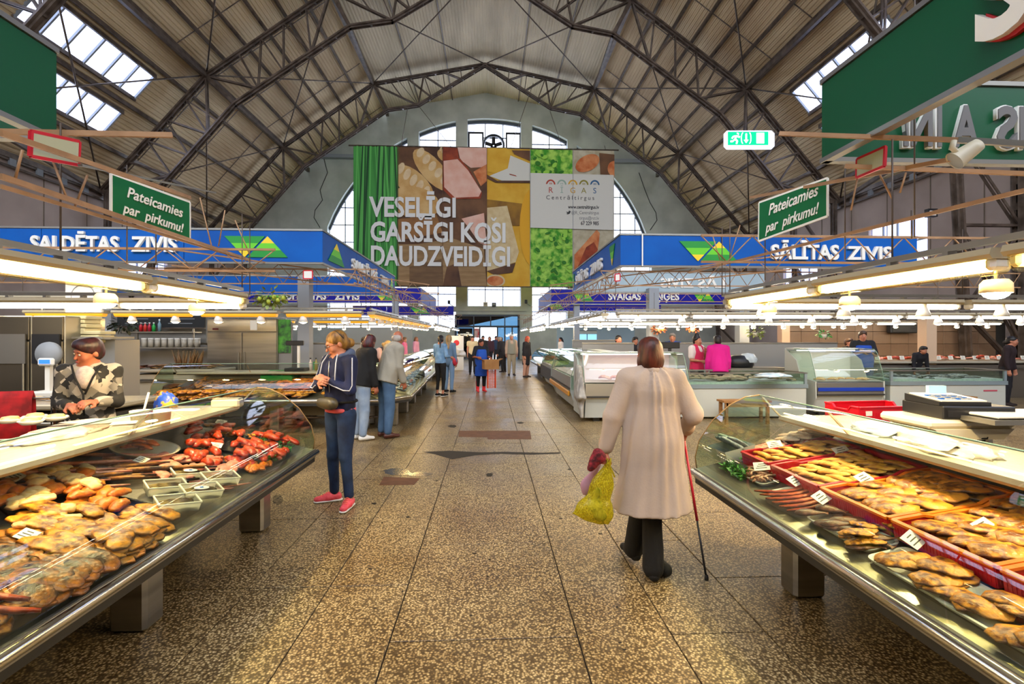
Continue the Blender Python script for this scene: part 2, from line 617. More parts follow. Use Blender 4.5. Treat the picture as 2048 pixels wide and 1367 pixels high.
# ---- skylights
wn_i = 1
for side in (-1, 1):
    for (ya, yb) in SKB:
        for (t0, t1) in SKY:
            w = empty('window_%d' % wn_i, kind='structure'); wn_i += 1
            n = 6
            for q in range(n + 1):
                y = ya + (yb - ya) * q / n
                a, b = seg_pt(2, t0, side, UP), seg_pt(2, t1, side, UP)
                MB().bar((a[0], y, a[1]), (b[0], y, b[1]), .07, .09).build('glazing_bar', M_GREY, w)
                if q < n:
                    y2 = ya + (yb - ya) * (q + 1) / n
                    u0, u1 = seg_pt(2, t0, side, UP + .03), seg_pt(2, t1, side, UP + .03)
                    MB().add([(u0[0], y + .03, u0[1]), (u0[0], y2 - .03, u0[1]), (u1[0], y2 - .03, u1[1]), (u1[0], y + .03, u1[1])], [[0, 1, 2, 3]]).build('pane', M_SKYPANE, w)
            for t in (t0, t1):
                a = seg_pt(2, t, side, UP - .02)
                MB().bar((a[0], ya - .05, a[1]), (a[0], yb + .05, a[1]), .08, .16).build('frame', M_STEEL, w)

# ---- trusses
def truss(y, detail, label):
    t = empty('roof_truss', (HX, y, 0), label=label, cat='truss', group='arched roof trusses')
    cw = .22
    def chord(pts, name, w, h):
        mb = MB()
        for a, b in zip(pts[:-1], pts[1:]):
            a, b = Vector((a[0], 0, a[1])), Vector((b[0], 0, b[1]))
            for s in (-1, 1):
                mb.bar(a + Vector((0, s * .09, 0)), b + Vector((0, s * .09, 0)), .07, h, up=(0, 1, 0.001))
                mb.bar(a + Vector((0, s * .09, 0)), b + Vector((0, s * .09, 0)), .012, h)
            L = (b - a).length; n = max(1, int(L / .8))
            for k in range(n + 1):
                p = a.lerp(b, k / n)
                mb.box(p, (.1, .2, h * .9))
        mb.build(name, M_STEEL, t)
    for s in (-1, 1):
        chord([(s * x, z) for x, z in A], 'top_chord', .2, .2)
        chord([(s * x, z) for x, z in B], 'bottom_chord', .2, .2)
        # legs down to the floor
        chord([(s * 17.3, 8.3), (s * 17.3, 0)], 'leg', .2, .22)
        chord([(s * 15.15, 8.3), (s * 15.6, 0)], 'leg', .2, .22)
        def web(p, q, th=.075):
            mb = MB()
            for e in (-1, 1):
                mb.bar((s * p[0], e * .07, p[1]), (s * q[0], e * .07, q[1]), th * .55, th)
            mb.build('brace', M_STEEL, t)
        def at(P0, P1, f): return (P0[0] + (P1[0] - P0[0]) * f, P0[1] + (P1[1] - P0[1]) * f)
        # crown part
        a0, a1, b1, b2 = A[0], A[1], B[1], B[2]
        tp = [at(a0, a1, f) for f in (.22, .38, .55, .7, .85, 1.0)]
        bp = [at(B[0], b1, f) for f in (.35, .6, .8, 1.0)]
        web(tp[0], bp[0], .05); web(bp[0], tp[1]); web(tp[1], bp[1], .05); web(bp[1], tp[2]); web(tp[2], bp[2], .05); web(tp[3], bp[2]); web(tp[3], bp[3], .05); web(tp[4], at(bp[3], tp[5], .35), .05); web(tp[2], bp[3]); web(tp[5], bp[3]); web(tp[5], b2, .1)
        for (p0, p1, q0, q1) in ((A[1], A[2], B[2], B[3]), (A[2], A[3], B[3], B[4])):
            tq = [at(p0, p1, f) for f in (0, .2, .38, .56, .74, 1.0)]
            bq = [at(q0, q1, f) for f in (.12, .34, .58, .8, 1)]
            web(tq[0], bq[1]); web(tq[1], bq[1], .05); web(tq[1], at(q0, q1, .2), .05); web(tq[2], bq[1]); web(tq[2], bq[2], .05); web(tq[3], bq[2]); web(tq[3], bq[3], .05); web(tq[4], bq[3]); web(tq[5], bq[3]); web(tq[5], bq[4], .1)
        web((17.3, 8.3), (15.15, 8.3)); web((17.3, 5.2), (15.3, 8.0)); web((17.3, 5.2), (15.42, 5.2)); web((15.42, 5.0), (17.3, 1.5)); web((15.5, 2.4), (17.3, .6)); web((15.5, 2.4), (17.3, 5.0))
truss(YT[0], 1, 'farthest arched steel roof truss, just in front of the big food banner wall')
truss(YT[1], 1, 'middle arched steel roof truss, second in front of the end wall')
truss(YT[2], 1, 'arched steel roof truss crossing above the blue sign fascias')
truss(YT[3], 1, 'nearest arched steel roof truss, mostly above the picture')

# ---- side walls
def side_wall(side, name):
    m = MB()
    x = HX + side * 17.75
    wins = [(18.5, 21.5), (25, 28)] if side > 0 else [(25, 28)]
    zs = [0, 4.6, 6.6, 8.45]
    m.box((x + side * .1, 17, 2.3), (.2, 38, 4.6)); m.box((x + side * .1, 17, 7.55), (.2, 38, 1.9))
    y = -2
    for a, b in wins + [(36, 36)]:
        m.box((x + side * .1, (y + a) / 2, 5.6), (.2, a - y, 2.0)); y = b
    w = m.build(name, M_PINK, kind='structure')
    for y in np.arange(10, 36, 2.09):
        MB().box((x - side * .01, y, 6.5), (.02, .03, 3.7)).build('panel_joint', M_ROOFW, w)
    # eaves lattice along the wall head
    for z in (8.0, 8.35): MB().box((x - side * .15, 17, z), (.1, 38, .08)).build('eaves_rail', M_STEEL, w)
    for y in np.arange(8, 36, 1.1): MB().box((x - side * .15, y, 8.17), (.08, .25, .3)).build('eaves_plate', M_GREY, w)
    return x, wins
for side, nm in ((-1, 'wall_left'), (1, 'wall_right')):
    x, wins = side_wall(side, nm)
    for a, b in wins:
        w = empty('window_%d' % wn_i, kind='structure'); wn_i += 1
        for q in range(4):
            y0_, y1_ = a + (b - a) * q / 4, a + (b - a) * (q + 1) / 4
            for z0_, z1_ in ((4.6, 5.6), (5.6, 6.6)):
                MB().box((x + side * .1, (y0_ + y1_) / 2, (z0_ + z1_) / 2), (.01, y1_ - y0_ - .06, z1_ - z0_ - .06)).build('pane', M_SKYPANE, w)
            MB().box((x + side * .08, y0_, 5.6), (.06, .06, 2)).build('muntin', M_GREY, w)
        MB().box((x + side * .08, (a + b) / 2, 5.6), (.06, b - a, .06)).build('muntin', M_GREY, w)

# ---- end wall with the arched window
YE = 36.0
RC, ZC = 12.6, 5.3
SLOT = [(-11.9, -6.1, 2.3), (-5.25, -2.53, 2.3), (-1.67, 2.3, 3.95), (3.16, 5.8, 2.3), (6.5, 12.2, 2.3)]
SLOT = [(a + 0.0, b + 0.0, z) for a, b, z in SLOT]
XC = -0.1
def arc_z(x): return ZC + math.sqrt(max(0, RC * RC - (x - XC) ** 2))
def slot_poly(a, b, z0, n=14):
    p = [(a, z0), (b, z0)]
    for k in range(n + 1):
        x = b + (a - b) * k / n
        p.append((x, arc_z(x)))
    return p
outer = [(HX - 18.5, 0), (-2.6, 0), (-2.6, 3.3), (2.2, 3.3), (2.2, 0), (HX + 18.5, 0), (HX + 18.5, 8.6)] + [(HX + s * x, z + .5) for s, lst in ((1, A[::-1][:-1]), (-1, A[1:])) for x, z in ([(x, z) for x, z in lst])]
outer = [(HX - 18.5, 0), (-2.6, 0), (-2.6, 3.3), (2.2, 3.3), (2.2, 0), (HX + 18.5, 0), (HX + 18.2, 8.7), (HX + 13.2, 14.2), (HX + 7.3, 18.4), (HX, 19.9), (HX - 7.3, 18.4), (HX - 13.2, 14.2), (HX - 18.2, 8.7)]
holes = [slot_poly(a, b, z) for a, b, z in SLOT]
loops = [[Vector((x, z, 0)) for x, z in outer]] + [[Vector((x, z, 0)) for x, z in h] for h in holes]
tri = tessellate_polygon(loops)
flat = [p for l in loops for p in l]
m = MB()
m.add([(p.x, YE, p.y) for p in flat], [list(t) for t in tri])
endw = m.build('wall_back', M_WALL, kind='structure')
for h in holes:
    n = len(h)
    vs = [(x, YE, z) for x, z in h] + [(x, YE + .6, z) for x, z in h]
    MB().add(vs, [[k, (k + 1) % n, (k + 1) % n + n, k + n] for k in range(n)]).build('window_reveal', M_REVEAL, endw)
# ledges on both shoulders and wall piers down low
for s, x0, x1 in ((-1, -13.2, -9.4), (1, 9.2, 12.9)):
    MB().box(((x0 + x1) / 2, YE - .2, 15.0 - .2), (x1 - x0, .4, .25)).build('ledge', M_GREY, endw)
MB().box((-.2, YE - .05, 3.75), (5.8, .12, .35)).build('lintel', M_WALL, endw)
def crack(pts, th=.05):
    P = [PW(x, y, YE - .03) for x, y in pts]
    MB().tube(P, th * .5, 4).build('crack', M_DARK, endw)
crack([(648, 318), (655, 345), (640, 380), (645, 400), (630, 420), (628, 435), (640, 455)])
crack([(1278, 345), (1290, 380), (1300, 405), (1312, 425), (1314, 440), (1300, 460)])
pane_cache = {}
WB = [-8.9, 7.9, 10.6, 15.6]      # what the banner hides
for wi, (a, b, z0) in enumerate(SLOT):
    w = empty('window_%d' % wn_i, kind='structure'); wn_i += 1
    nx = max(2, round((b - a) / 1.25)); dx = (b - a) / nx
    zt = max(arc_z(a), arc_z(b), arc_z((a + b) / 2) if a < 0 < b else 0)
    nz = max(2, round((zt - z0) / 1.25)); dz = (zt - z0) / nz
    key = (round(dx, 3), round(dz, 3))
    pane_cache[key] = MB().add([(-dx / 2, 0, -dz / 2), (dx / 2, 0, -dz / 2), (dx / 2, 0, dz / 2), (-dx / 2, 0, dz / 2)], [[0, 1, 2, 3]]).mesh('pane', M_PANE)
    for i in range(nx):
        for j in range(nz):
            xc, zc = a + dx * (i + .5), z0 + dz * (j + .5)
            if zc - dz / 2 > max(arc_z(xc - dx / 2), arc_z(xc + dx / 2)) + .01: continue
            inst('pane', pane_cache[key], w, (xc, YE + .5, zc))
    for i in range(nx + 1):
        xx = a + dx * i
        MB().box((xx, YE + .47, (z0 + arc_z(xx)) / 2), (.07, .05, arc_z(xx) - z0)).build('mullion', M_FRAME, w)
    for j in range(nz + 1):
        zz = z0 + dz * j
        x0_, x1_ = a, b
        if zz > ZC:
            hw = math.sqrt(max(0, RC * RC - (zz - ZC) ** 2))
            x0_, x1_ = max(a, XC - hw), min(b, XC + hw)
        if x1_ > x0_: MB().box(((x0_ + x1_) / 2, YE + .47, zz), (x1_ - x0_, .05, .07)).build('transom', M_FRAME, w)
    fine = MB()
    for i in range(nx * 3):
        if i % 3: 
            xx = a + dx * i / 3
            fine.box((xx, YE + .48, (z0 + arc_z(xx)) / 2), (.018, .02, arc_z(xx) - z0))
    fine.build('wire_grid', M_GREY, w, kind='stuff')
    fr = MB()
    pts = slot_poly(a, b, z0)
    for p, q in zip(pts[2:-1], pts[3:]): fr.bar((p[0], YE + .4, p[1] - .12), (q[0], YE + .4, q[1] - .12), .16, .22)
    fr.build('frame', M_FRAME, w)
# fan unit and notice cabinets in the crown window
fan = empty('wall_fan', (0.27, YE + .2, 15.95), label='round black ventilation fan in the crown window above the banner', cat='fan')
MB().lathe([(.75, .18), (.85, .12), (.85, -.15), (.75, -.2), (.7, -.15), (.7, .12), (.75, .18)], rot=Matrix.Rotation(PI / 2, 3, 'X'), seg=24).build('housing', M_BLACK, fan)
for k in range(5):
    MB().box((0, 0, .35), (.26, .04, .6), None).build('blade', M_DARK, fan).rotation_euler = (0, k * 2 * PI / 5, 0)
for x in (-1.05, 1.75):
    MB().box((x, YE + .3, 17.0 - .95), (1.15, .1, 1.9)).build('panel_frame', M_BLACK, endw)
    MB().box((x, YE + .24, 17.0 - .9), (.9, .02, 1.45)).build('panel_face', emis('backlit panel', '#eef4ff', 2.2), endw)

# ---- entrance at the far end
door = empty('door_1', (0, YE - .05, 0), kind='structure')
mdk = mat('entrance frame', '#262d33', .4, .3)
def dbox(x0, x1, z0, z1, y=0, d=.15, mt=mdk, nm='frame'):
    MB().box(((x0 + x1) / 2, y, (z0 + z1) / 2), (x1 - x0, d, z1 - z0)).build(nm, mt, door)
dbox(-2.6, -2.45, 0, 3.3); dbox(2.05, 2.2, 0, 3.3); dbox(-2.6, 2.2, 3.18, 3.32); dbox(-2.6, 2.2, 2.35, 2.5)
for x in (-1.2, .05, 1.1): dbox(x - .04, x + .04, 2.5, 3.2)
for x in (-1.2, -.75, .55, 1.1, 1.65): dbox(x - .05, x + .05, 0, 2.4)
M_DGL = glass_mat('entrance glass', '#7d98a8', .3)
for x0, x1, z0, z1 in ((-2.45, -1.24, 2.5, 3.18), (-1.16, .01, 2.5, 3.18), (.09, 1.06, 2.5, 3.18), (1.14, 2.05, 2.5, 3.18), (-2.45, -1.25, 0, 2.35), (.6, 1.05, 0, 2.35), (1.15, 1.6, 0, 2.35), (1.7, 2.05, 0, 2.35)):
    dbox(x0, x1, z0, z1, 0, .02, M_DGL, 'pane')
dbox(-1.15, -.8, 1.6, 2.3, -.02, .02, mat('entrance poster', '#d83a48', .6, col2='#e8e8e0', nscale=3), 'poster')
dbox(-2.4, -1.3, 0, 2.3, .05, .05, mdk, 'side_panel')
# ground outside the entrance
MB().box((0, 44, -.08), (30, 15.2, .12)).build('pavement', mat('outdoor paving', '#c9c2b8', .8), floor)

# unseen wall added behind the viewer to cut light, left open above
wf = MB().box((0, -2.9, 3.6), (44, .2, 7.2)).build('wall_front', M_PINK, kind='structure')
# ------------------------------------------------------------------ banner on the end wall
YB = 31.2
bx0, bx1 = PW(707, 400, YB).x, PW(1228, 400, YB).x
bz0, bz1 = PW(968, 572, YB).z, PW(968, 297, YB).z
BW_, BH_ = bx1 - bx0, bz1 - bz0
banner = empty('hanging_banner', (bx0, YB, bz0), label='huge printed food banner with white Latvian slogan hanging before the end wall', cat='banner')
def bp(x, y):   # close-up pixel of the banner -> its own cloth coordinates
    return ((x - 22) / 1976 * BW_, (1105 - y) / 1058 * BH_)
BL = [0]
def bshape(pts, mt, name='print_area'):
    BL[0] += 1
    P = [bp(*p) for p in pts]
    y = -.03 - BL[0] * .0012
    tri = tessellate_polygon([[Vector((a, b, 0)) for a, b in P]])
    return MB().add([(a, y, b) for a, b in P], [list(t) for t in tri]).build(name, mt, banner)
def ell(cx, cy, rx, ry, rot=0, n=20, a0=0, a1=2 * PI):
    c, s = math.cos(rot), math.sin(rot)
    return [(cx + rx * math.cos(a) * c - ry * math.sin(a) * s, cy + rx * math.cos(a) * s + ry * math.sin(a) * c) for a in [a0 + (a1 - a0) * k / n for k in range(n)]]
def clipx(pts, x0, x1, y0=45, y1=1105):
    def cl(P, f, g):
        out = []
        for i in range(len(P)):
            a, b = P[i - 1], P[i]
            fa, fb = f(a), f(b)
            if (fa >= 0) != (fb >= 0):
                t = fa / (fa - fb); out.append((a[0] + (b[0] - a[0]) * t, a[1] + (b[1] - a[1]) * t))
            if fb >= 0: out.append(b)
        return out
    P = pts
    for f in (lambda p: p[0] - x0, lambda p: x1 - p[0], lambda p: p[1] - y0, lambda p: y1 - p[1]):
        P = cl(P, f, None)
        if len(P) < 3: return None
    return P
def bs(pts, mt, x0=22, x1=1998, y0=45, y1=1105):
    P = clipx(pts, x0, x1, y0, y1)
    if P: bshape(P, mt)
m_brown = mat('print brown', '#4a2c18', .7, col2='#7a5230', nscale=.7)
m_bread = mat('print bread', '#c9964e', .7, col2='#dfb878', nscale=1.2)
m_breadc = mat('print crust light', '#e8cfa2', .7, col2='#d8b888', nscale=2)
m_ham = mat('print ham', '#e6ab92', .7, col2='#eec4ae', nscale=1.5)
m_rind = mat('print rind', '#a8441c', .7, col2='#7c2c12', nscale=2)
m_chee = mat('print cheese', '#dba21e', .7, col2='#e8b83a', nscale=1)
m_chee2 = mat('print pale cheese', '#e0cb9a', .7, col2='#d4b884', nscale=3)
m_board = mat('print board', '#a9875a', .7, col2='#8f6e44', nscale=.6, stretch=(1, 1, 7))
m_chive = mat('print chive', '#2f7a30', .7, col2='#4aa244', nscale=.6, stretch=(14, 14, .5))
m_chd = mat('print chive dark', '#164a20', .7)
m_let = mat('print lettuce', '#3f9a18', .7, col2='#b2e05a', nscale=2.4, detail=8, mid=(.4, .6))
m_orng = mat('print orange', '#c4622a', .7, col2='#e0935a', nscale=2)
m_sand = mat('print sand', '#b4a684', .7, col2='#d0c6a8', nscale=2)
m_card = mat('print card', '#dedacb', .7)
cols = [(22, 356), (356, 690), (690, 1022), (1022, 1350), (1350, 1676), (1676, 1998)]
for i, (a, b) in enumerate(cols):
    x0, x1 = bp(a, 0)[0], bp(b, 0)[0]
    MB().box(((x0 + x1) / 2, 0, BH_ / 2), (x1 - x0, .04, BH_)).build('cloth_panel', (m_chive, m_brown, m_brown, m_chee, m_let, m_sand)[i], banner)
rr = random.Random(4)
for k in range(26):
    x = rr.uniform(30, 350); w = rr.uniform(6, 16); x2 = x + rr.uniform(-60, 60)
    bs([(x, 45), (x + w, 45), (x2 + w + 4, 1105), (x2 + 4, 1105)], m_chd if k % 3 == 0 else mat('print chive light', '#5db552', .7), 22, 354)
for k, (cx, cy, rx, ry, ro) in enumerate([(470, 330, 190, 95, .75), (610, 220, 200, 82, .85), (700, 110, 60, 40, .7)]):
    bs(ell(cx, cy, rx, ry, ro), m_bread, 357, 689)
    c, s = math.cos(ro), math.sin(ro)
    for q in range(5):
        t = -rx * .75 + q * rx * .34
        bs(ell(cx + t * c + 14 * s, cy + t * s - 30 * c, rx * .13, ry * .5, ro - .35, 12), m_breadc, 357, 689)
bs(ell(480, 470, 190, 120, .2), m_bread, 357, 689)
bs([(800, 45), (1021, 45), (1021, 190), (900, 200), (820, 140)], m_ham, 690, 1021)
bs([(691, 45), (800, 50), (810, 130), (691, 140)], m_rind, 690, 1021)
bs([(691, 370), (760, 440), (975, 435), (985, 390), (900, 230), (820, 130), (691, 140)], m_rind, 690, 1021)
bs([(695, 150), (800, 135), (880, 220), (980, 380), (960, 420), (780, 430), (700, 350)], m_ham, 690, 1021)
bs([(920, 230), (1021, 170), (1021, 300), (975, 340)], m_orng, 690, 1021)
bs([(830, 590), (1000, 545), (1021, 800), (960, 770), (900, 680)], m_ham, 690, 1021)
bs([(356, 790), (500, 790), (760, 740), (1000, 820), (1021, 1105), (356, 1105)], m_board, 357, 1021)
bs([(440, 960), (680, 900), (700, 1105), (440, 1105)], mat('print board dark', '#80603c', .7, col2='#6b4e30', nscale=.9, stretch=(1, 1, 5)), 357, 689)
bs([(720, 960), (800, 930), (830, 1105), (690, 1105)], m_brown, 690, 1021)
bs([(356, 600), (640, 560), (690, 700), (356, 760)], mat('print loaf brown', '#8a5c2e', .7, col2='#a8743c', nscale=1), 357, 689)
bs(ell(1090, 130, 130, 110, 0), m_chee, 1022, 1349)
bs([(1200, 100), (1349, 160), (1349, 300), (1150, 300), (1040, 260), (1180, 200)], m_card, 1022, 1349)
bs([(1022, 250), (1100, 295), (1349, 292), (1349, 310), (1090, 312), (1022, 280)], m_brown, 1022, 1349)
bs([(1190, 240), (1240, 252), (1250, 262), (1196, 250)], m_rind, 1022, 1349)
bs([(1210, 60), (1349, 60), (1349, 140), (1230, 90)], m_brown, 1022, 1349)
bs([(1022, 440), (1290, 470), (1300, 640), (1200, 640), (1022, 600)], mat('print olive shade', '#a5761a', .7, col2='#7c5516', nscale=1.2), 1022, 1349)
bs([(1022, 505), (1175, 488), (1265, 840), (1240, 920), (1060, 985), (1022, 990)], m_chee2, 1022, 1349)
bs([(1022, 990), (1240, 925), (1215, 1000), (1080, 1020)], m_brown, 1022, 1349)
bs(ell(1370, 650, 100, 300, 0), mat('print yellow edge', '#e8aa18', .7), 1022, 1349)
bs(ell(1085, 1065, 75, 50, 0), mat('print ring', '#d8c090', .7), 1022, 1349)
bs(ell(1085, 1065, 62, 38, 0), m_orng, 1022, 1349)
bs(ell(1790, 150, 100, 60, -.5), m_orng, 1677, 1998)
bs([(1880, 70), (1998, 80), (1998, 240), (1890, 235)], m_brown, 1677, 1998)
bs(ell(1995, 190, 50, 60, 0), m_orng, 1677, 1998)
bs([(1690, 860), (1860, 665), (1885, 690), (1870, 820), (1820, 920), (1690, 1010)], m_orng, 1677, 1998)
bs([(1690, 1010), (1780, 930), (1870, 820), (1840, 760), (1780, 800)], m_rind, 1677, 1998)
for k in range(60):
    x, y = rr.uniform(1360, 1670), rr.choice([rr.uniform(60, 230), rr.uniform(670, 1095), rr.uniform(670, 1095)])
    bs(ell(x, y, rr.uniform(10, 26), rr.uniform(8, 18), rr.uniform(0, 3), 9), mat('print leaf light', '#9ed84a', .7) if k % 2 else mat('print leaf dark', '#2c7812', .7), 1352, 1675, 46, 1104)
bs([(1352, 236), (1990, 242), (1986, 668), (1352, 656)], m_card)
ly = -.03 - (BL[0] + 6) * .0012
def btext(t, x, y, h, mt, align='LEFT', bold=0, sx=1.0, sp=1.0):
    a, b = bp(x, y)
    hh = h / 1058 * BH_
    text_obj(t, hh / .72, mt, banner, (a, ly, b), align=align, bold=bold, ext=.003, sx=sx, spacing=sp)
for t, x, y, w in (('VESELĪGI', 150, 580, 645), ('GARSĪGI KOSI', 150, 768, 1010), ('DAUDZVEIDĪGI', 150, 950, 1040)):
    a, b = bp(x, y)
    hh = 150 / 1058 * BH_
    o = text_obj(t, hh / .73, M_OFFW, banner, (a, ly, b), ext=.004, bold=.05)
    xs = [v.co.x for v in o.data.vertices]
    o.scale = ((w / 1976 * BW_) / (max(xs) - min(xs)), 1, 1)
for cx_, base in ((527, 612), (1073, 612)):
    bshape([(cx_ - 24, base - 30), (cx_ - 10, base - 30), (cx_, base - 18), (cx_ + 10, base - 30), (cx_ + 24, base - 30), (cx_ + 8, base - 4), (cx_ - 8, base - 4)], M_OFFW, 'caron')
hues = ['#b8452e', '#9fb6a0', '#e0a92c', '#94892c', '#35648c']
for k, h in enumerate(hues):
    mt = mat('arch hue %d' % k, h, .7)
    cx, cy = 1506 + k * 84.5, 322
    op = ell(cx, cy, 36, 38, 0, 14, PI, 2 * PI + .01) + [(cx + 36, cy)] + [(cx + 24, cy)] + ell(cx, cy, 24, 26, 0, 14, 2 * PI, PI)
    bshape(op, mt, 'arch_mark')
    for q in (-1, 0, 1): bshape([(cx + q * 8 - 2, cy), (cx + q * 8 + 2, cy), (cx + q * 8 + 2, cy - 14), (cx + q * 8 - 2, cy - 14)], mt, 'arch_mark')
    btext('RĪGAS'[k], cx, 386, 44, mt, 'CENTER', 0)
mtx = mat('print text grey', '#3c3a38', .7)
btext('Centrāltirgus', 1470, 437, 32, mtx, 'LEFT', 0, 1.0, 1.5)
btext('www.centraltirgus.lv', 1876, 505, 26, mtx, 'RIGHT', .008, .80)
btext('@R_Centraltirgus', 1876, 548, 26, mat('print text light', '#77746f', .7), 'RIGHT', 0, .80)
btext('tirgus@rct.lv', 1876, 590, 26, MATS['print text light'], 'RIGHT', 0, .80)
btext('67 229 985', 1876, 631, 28, mtx, 'RIGHT', .008, .80)
bshape([(1622, 530), (1640, 534), (1646, 522), (1660, 528), (1652, 545), (1636, 552), (1624, 546), (1634, 543)], mtx, 'bird_mark')
for i in range(1, 6):
    x = bp(cols[i][0], 0)[0]
    MB().box((x, -.05 - BL[0] * .0012, BH_ / 2), (.025, .01, BH_)).build('seam', m_brown if i < 4 else M_GREY, banner)
MB().tube([(-.3, 0, BH_ + .05), (BW_ + .3, 0, BH_ + .05)], .05, 8).build('hanging_rail', M_STEEL, banner)
MB().tube([(0, 0, -.03), (BW_, 0, -.03)], .04, 8).build('bottom_rail', M_STEEL, banner)
for x, tx, tz in ((3.0, 3.4, 16.6 - bz0), (6.2, 2.6, 18.4 - bz0), (10.0, 11.5, 18.2 - bz0), (13.4, 12.6, 16.4 - bz0), (.4, .2, 13.6 - bz0), (16.2, 16.2, 14.2 - bz0)):
    MB().tube([(x, 0, BH_ + .05), (tx, .25, tz)], .02, 5).build('suspension_wire', M_STEEL, banner)

# ------------------------------------------------------------------ sign fascias of the stall islands
ZB, ZT = 2.81, 3.35
def emblem(parent, x, z, w, h, y=-.012, order='vt'):
    """pair of banded triangles; local board coordinates"""
    def tri(x0, x1, up, tag_):
        bands = (M_YEL, M_LGR, M_DGR) if up else (M_DGR, M_LGR, M_YEL)
        xm = (x0 + x1) / 2
        for i in range(3):
            za, zb = z + h * (1 - i / 3), z + h * (1 - (i + 1) / 3)
            fa, fb = (i / 3, (i + 1) / 3) if up else (1 - i / 3, 1 - (i + 1) / 3)
            if i == 0 and up: P = [(xm, za), (xm + (x1 - xm) * fb, zb), (xm - (xm - x0) * fb, zb)]
            elif i == 2 and not up: P = [(xm - (xm - x0) * fa, za), (xm + (x1 - xm) * fa, za), (xm, zb)]
            else: P = [(xm - (xm - x0) * fa, za), (xm + (x1 - xm) * fa, za), (xm + (x1 - xm) * fb, zb), (xm - (xm - x0) * fb, zb)]
            mb = MB().prism(P, y, y + .008, 'xz').build('emblem_band', bands[i], parent)
    if 'v' in order: tri(x, x + w * .64, False, 0)
    if 't' in order: tri(x + w * (.36 if 'v' in order else 0), x + w, True, 1)
def fascia(p0, p1, mt, label, z0=ZB, z1=ZT, group=None, cat='sign'):
    """upright board from p0 to p1 (readable side on the left-hand normal looking along -normal)"""
    p0, p1 = Vector(p0), Vector(p1)
    L = (p1 - p0).length
    rz = math.atan2(p1.y - p0.y, p1.x - p0.x)
    o = empty('fascia_sign', (p0.x, p0.y, z0), rz, label, cat, group)
    h = z1 - z0
    n = max(1, round(L / 2.0))
    for i in range(n):
        MB().box((L * (i + .5) / n, .02, h / 2), (L / n - .012, .035, h - .04)).build('board', mt, o)
    MB().box((L / 2, .02, h), (L, .06, .03)).build('trim', M_SSD, o)
    MB().box((L / 2, .02, 0), (L, .06, .03)).build('trim', M_SSD, o)
    return o, L, h
def sign_text(o, t, x, z, h, w, font=0, mt=None, y=-.02, ext=.02):
    mt = mt or M_OFFW
    q = text_obj(t, h / .73, mt, o, (x, y, z), ext=ext, bold=.012 * h / .3)
    xs = [v.co.x for v in q.data.vertices]
    q.scale = (w / max(.01, max(xs) - min(xs)), 1, 1)
    q.data.materials[0] = mt
    return q
def px_x(o_p0, px, Y): return PW(px, 500, Y).x - o_p0
# left, second island
LX, LY, LE = -2.72, 8.0, 14.0
x0 = -11.5
o, L, h = fascia((x0, LY, 0), (LX, LY, 0), M_BLUE, 'light blue fascia reading SALDĒTAS ZIVIS above the left stalls, facing the viewer')
sign_text(o, 'SALDĒTAS', px_x(x0, 64, LY), .17, .24, px_x(x0, 240, LY) - px_x(x0, 64, LY))
sign_text(o, 'ZIVIS', px_x(x0, 267, LY), .17, .24, px_x(x0, 359, LY) - px_x(x0, 267, LY))
emblem(o, px_x(x0, 449, LY), .09, px_x(x0, 576, LY) - px_x(x0, 449, LY), .34)
o, L, h = fascia((LX, LY, 0), (LX, LE, 0), M_BLUE, 'side fascia of the left blue canopy with small white SALDĒTAS ZIVIS lettering')
emblem(o, .25, .09, .9, .36, order='t'); sign_text(o, 'SALDĒTAS', 1.6, .16, .2, 2.1); sign_text(o, 'ZIVIS', 4.1, .16, .2, .9); emblem(o, 5.25, .09, .5, .36, order='t')
o, L, h = fascia((LX, LE, 0), (x0, LE, 0), M_BLUE, 'rear blue fascia of the left canopy seen from its back')
# right, second island
RX, RY, RE = 2.2, 8.08, 12.8
x1 = PW(1835, 500, RY).x
o, L, h = fascia((RX, RY, 0), (x1, RY, 0), M_BLUE, 'light blue fascia reading SĀLĪTAS ZIVIS above the right stalls, facing the viewer')
sign_text(o, 'SĀLĪTAS', px_x(RX, 1540, RY), .14, .25, px_x(RX, 1675, RY) - px_x(RX, 1540, RY))
sign_text(o, 'ZIVIS', px_x(RX, 1693, RY), .14, .23, px_x(RX, 1783, RY) - px_x(RX, 1693, RY))
emblem(o, px_x(RX, 1358, RY), .09, px_x(RX, 1475, RY) - px_x(RX, 1358, RY), .34)
MB().box((px_x(RX, 1284, RY), -.02, .27), (.02, .02, .54)).build('cable', M_OFFW, o)
o, L, h = fascia((RX, RE, 0), (RX, RY, 0), M_BLUE, 'side fascia of the right blue canopy with small white SĀLĪTAS ZIVIS lettering')
emblem(o, 4.0, .09, .6, .36, order='v'); sign_text(o, 'SĀLĪTAS', .6, .14, .22, 1.5); sign_text(o, 'ZIVIS', 2.4, .14, .22, 1.1); emblem(o, .05, .09, .4, .36, order='v')
mt_back = mat('fascia back pale', '#9db0b8', .5)
o, L, h = fascia((x1, RE, 0), (RX, RE, 0), mt_back, 'pale back of the rear fascia with mirrored ZIVIS lettering under the right canopy')
for t, px0, px1 in (('ZIVIS', 1318, 1385), ('LĀS', 1395, 1450)):
    xa, xb = PW(px0, 560, RE).x, PW(px1, 560, RE).x
    q = sign_text(o, t, 0, .14, .25, xb - xa); q.location.x = (x1 - xb); q.location.y = .045
